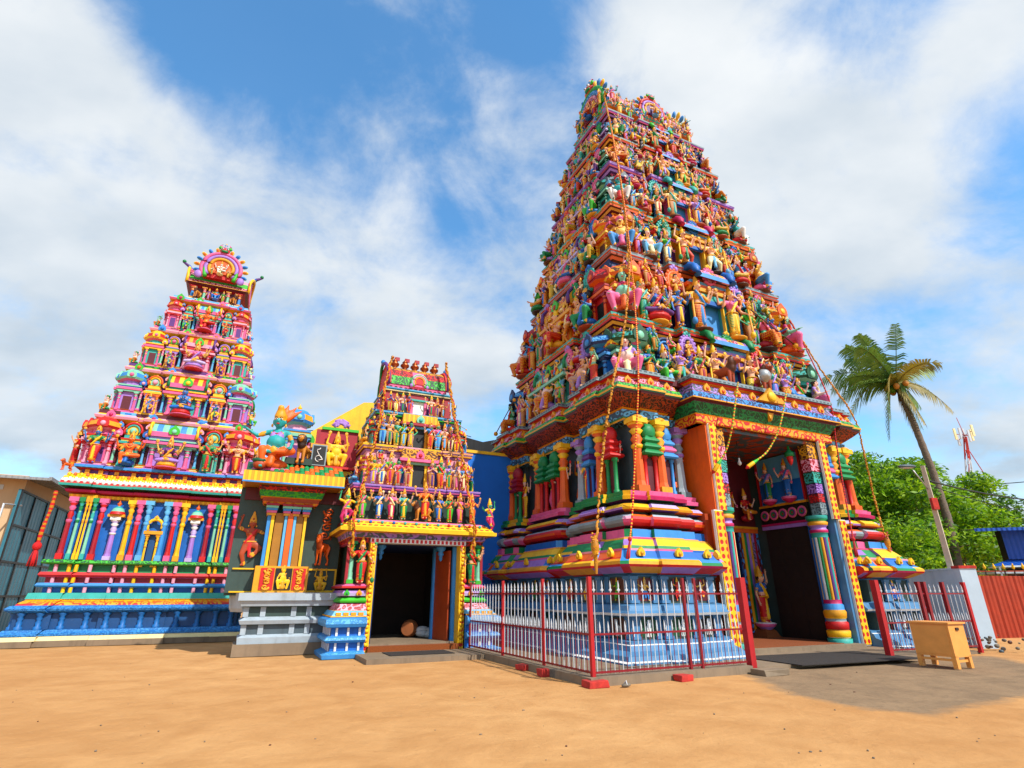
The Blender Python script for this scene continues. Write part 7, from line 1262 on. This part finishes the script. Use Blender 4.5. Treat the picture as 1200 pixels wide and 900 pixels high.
def mast():
    D = 145; base = fl(1150, 690, D); t = empty('telecom_mast', base, 0, 'red and white lattice telecom mast with panel antennas beyond the trees', 'mast'); top = at(1131, 512, D) - base; b = MB(); cols = ('brick', 'whitemetal'); n = 14
    for k in range(3):
        a = k * 2.094; w0 = 1.9; tube(b, [Vector((w0 * math.cos(a), w0 * math.sin(a), 0)).lerp(top + Vector((.25 * math.cos(a), .25 * math.sin(a), 0)), i / n) for i in range(n + 1)], .13, [cols[(i // 2) % 2] for i in range(n + 1)], 5)
        for i in range(n):
            f = lambda kk, u_: Vector((w0 * math.cos(kk * 2.094), w0 * math.sin(kk * 2.094), 0)).lerp(top + Vector((.25 * math.cos(kk * 2.094), .25 * math.sin(kk * 2.094), 0)), u_); tube(b, [f(k, i / n), f(k + 1, (i + 1) / n)], .06, cols[(i // 2) % 2], 4)
    b.build('lattice', t)
    for s in (-1, 1): b = MB(); tube(b, [top + Vector((0, 0, -3.0)), top + Vector((s * 2.0, 0, -9))], .08, 'brick', 5); b.build('stay', t)
    for k in range(7): a = k * .9; b = MB(); q = top + Vector((1.5 * math.cos(a), 1.5 * math.sin(a), .4 + .7 * math.sin(k * 2.3))); box(b, q.x - .2, q.x + .2, q.y - .12, q.y + .12, q.z - 1.2, q.z + 1.2, 'whitemetal' if k % 3 else 'cream'); tube(b, [q, top + Vector((0, 0, .3))], .06, 'brick', 4); b.build('antenna', t)
    b = MB(); tube(b, [top, top + Vector((-.6, 0, 4.2))], .06, 'brick', 5); b.build('rod', t)
mast()
def wire(p, q, sag, label, r=.022):
    b = MB(); pts = [(q - p) * (k / 20) + Vector((0, 0, -sag * 4 * (k / 20) * (1 - k / 20))) for k in range(21)]; tube(b, pts, r, 'wire', 5); o = b.build('power_line'); o.location = p; tag(o, label, 'wire', 'overhead wires')
wire(at(1083, 562, 25), at(1290, 588, 34), .3, 'thick dark overhead wire running right from the lamp pole', .028); wire(at(1083, 566, 25), at(1300, 600, 36), .5, 'thinner lower overhead wire running right from the lamp pole', .014); wire(at(1130, 566, 60), at(1300, 546, 44), .4, 'dark wire above the kiosk in front of the telecom mast', .03)
wire(P(-14.4, 13, 8.4), P(-10.2, 9.5, 8.3), .15, 'short dark wire behind the hall roof beside the yellow wall', .02)
# ---------------------------------------------------------------- left edge: house and shed
t = empty('beige_house', P(-28.5, 17), YAW, 'beige house with a blue-green panelled side at the far left edge', 'house')
b = MB(); box(b, -7, 4.4, 0, 14, -.05, 6.25, 'beige'); b.build('wall', t)
b = MB(); box(b, 4.4, 4.5, -.6, 13.5, .0, 5.6, 'tealsheet'); [box(b, 4.5, 4.55, y - .05, y + .05, 0, 5.6, 'black') for y in np.arange(-.55, 13.6, 1.75)]; [box(b, 4.5, 4.545, -.6, 13.5, z - .04, z + .04, 'black') for z in (.05, 1.5, 2.8, 4.2, 5.55)]; b.build('panelled_side', t)
b = MB(); b.add([(-7.6, -.9, 6.05), (5.4, -.9, 6.05), (5.4, 14, 6.6), (-7.6, 14, 6.6)], [(0, 1, 2, 3)], 'greysheet'); box(b, -7.6, 5.4, -.95, -.85, 5.96, 6.07, 'greysheet'); box(b, 5.35, 5.45, -.9, 14, 5.98, 6.12, 'greysheet'); b.build('roof', t)
b = MB(); [box(b, 1.6 + .8 * k, 2.1 + .8 * k, -.02, 0, 5.62, 5.82, 'whitemetal') for k in range(3)]; b.build('vent_row', t)
b = MB(); b.add([(-3, -1.6, 2.9), (3.4, -1.6, 2.9), (3.4, 0, 3.3), (-3, 0, 3.3)], [(0, 1, 2, 3)], 'greysheet'); b.build('awning', t); b = MB(); tube(b, [(4.3, -1.3, 2.7), (4.3, -1.3, 4.9), (4.5, -.1, 5.0)], .04, 'whitemetal', 6); tube(b, [(4.3, -1.3, 2.7), (1.0, -1.4, 2.7)], .04, 'whitemetal', 6); b.build('pipe_frame', t)
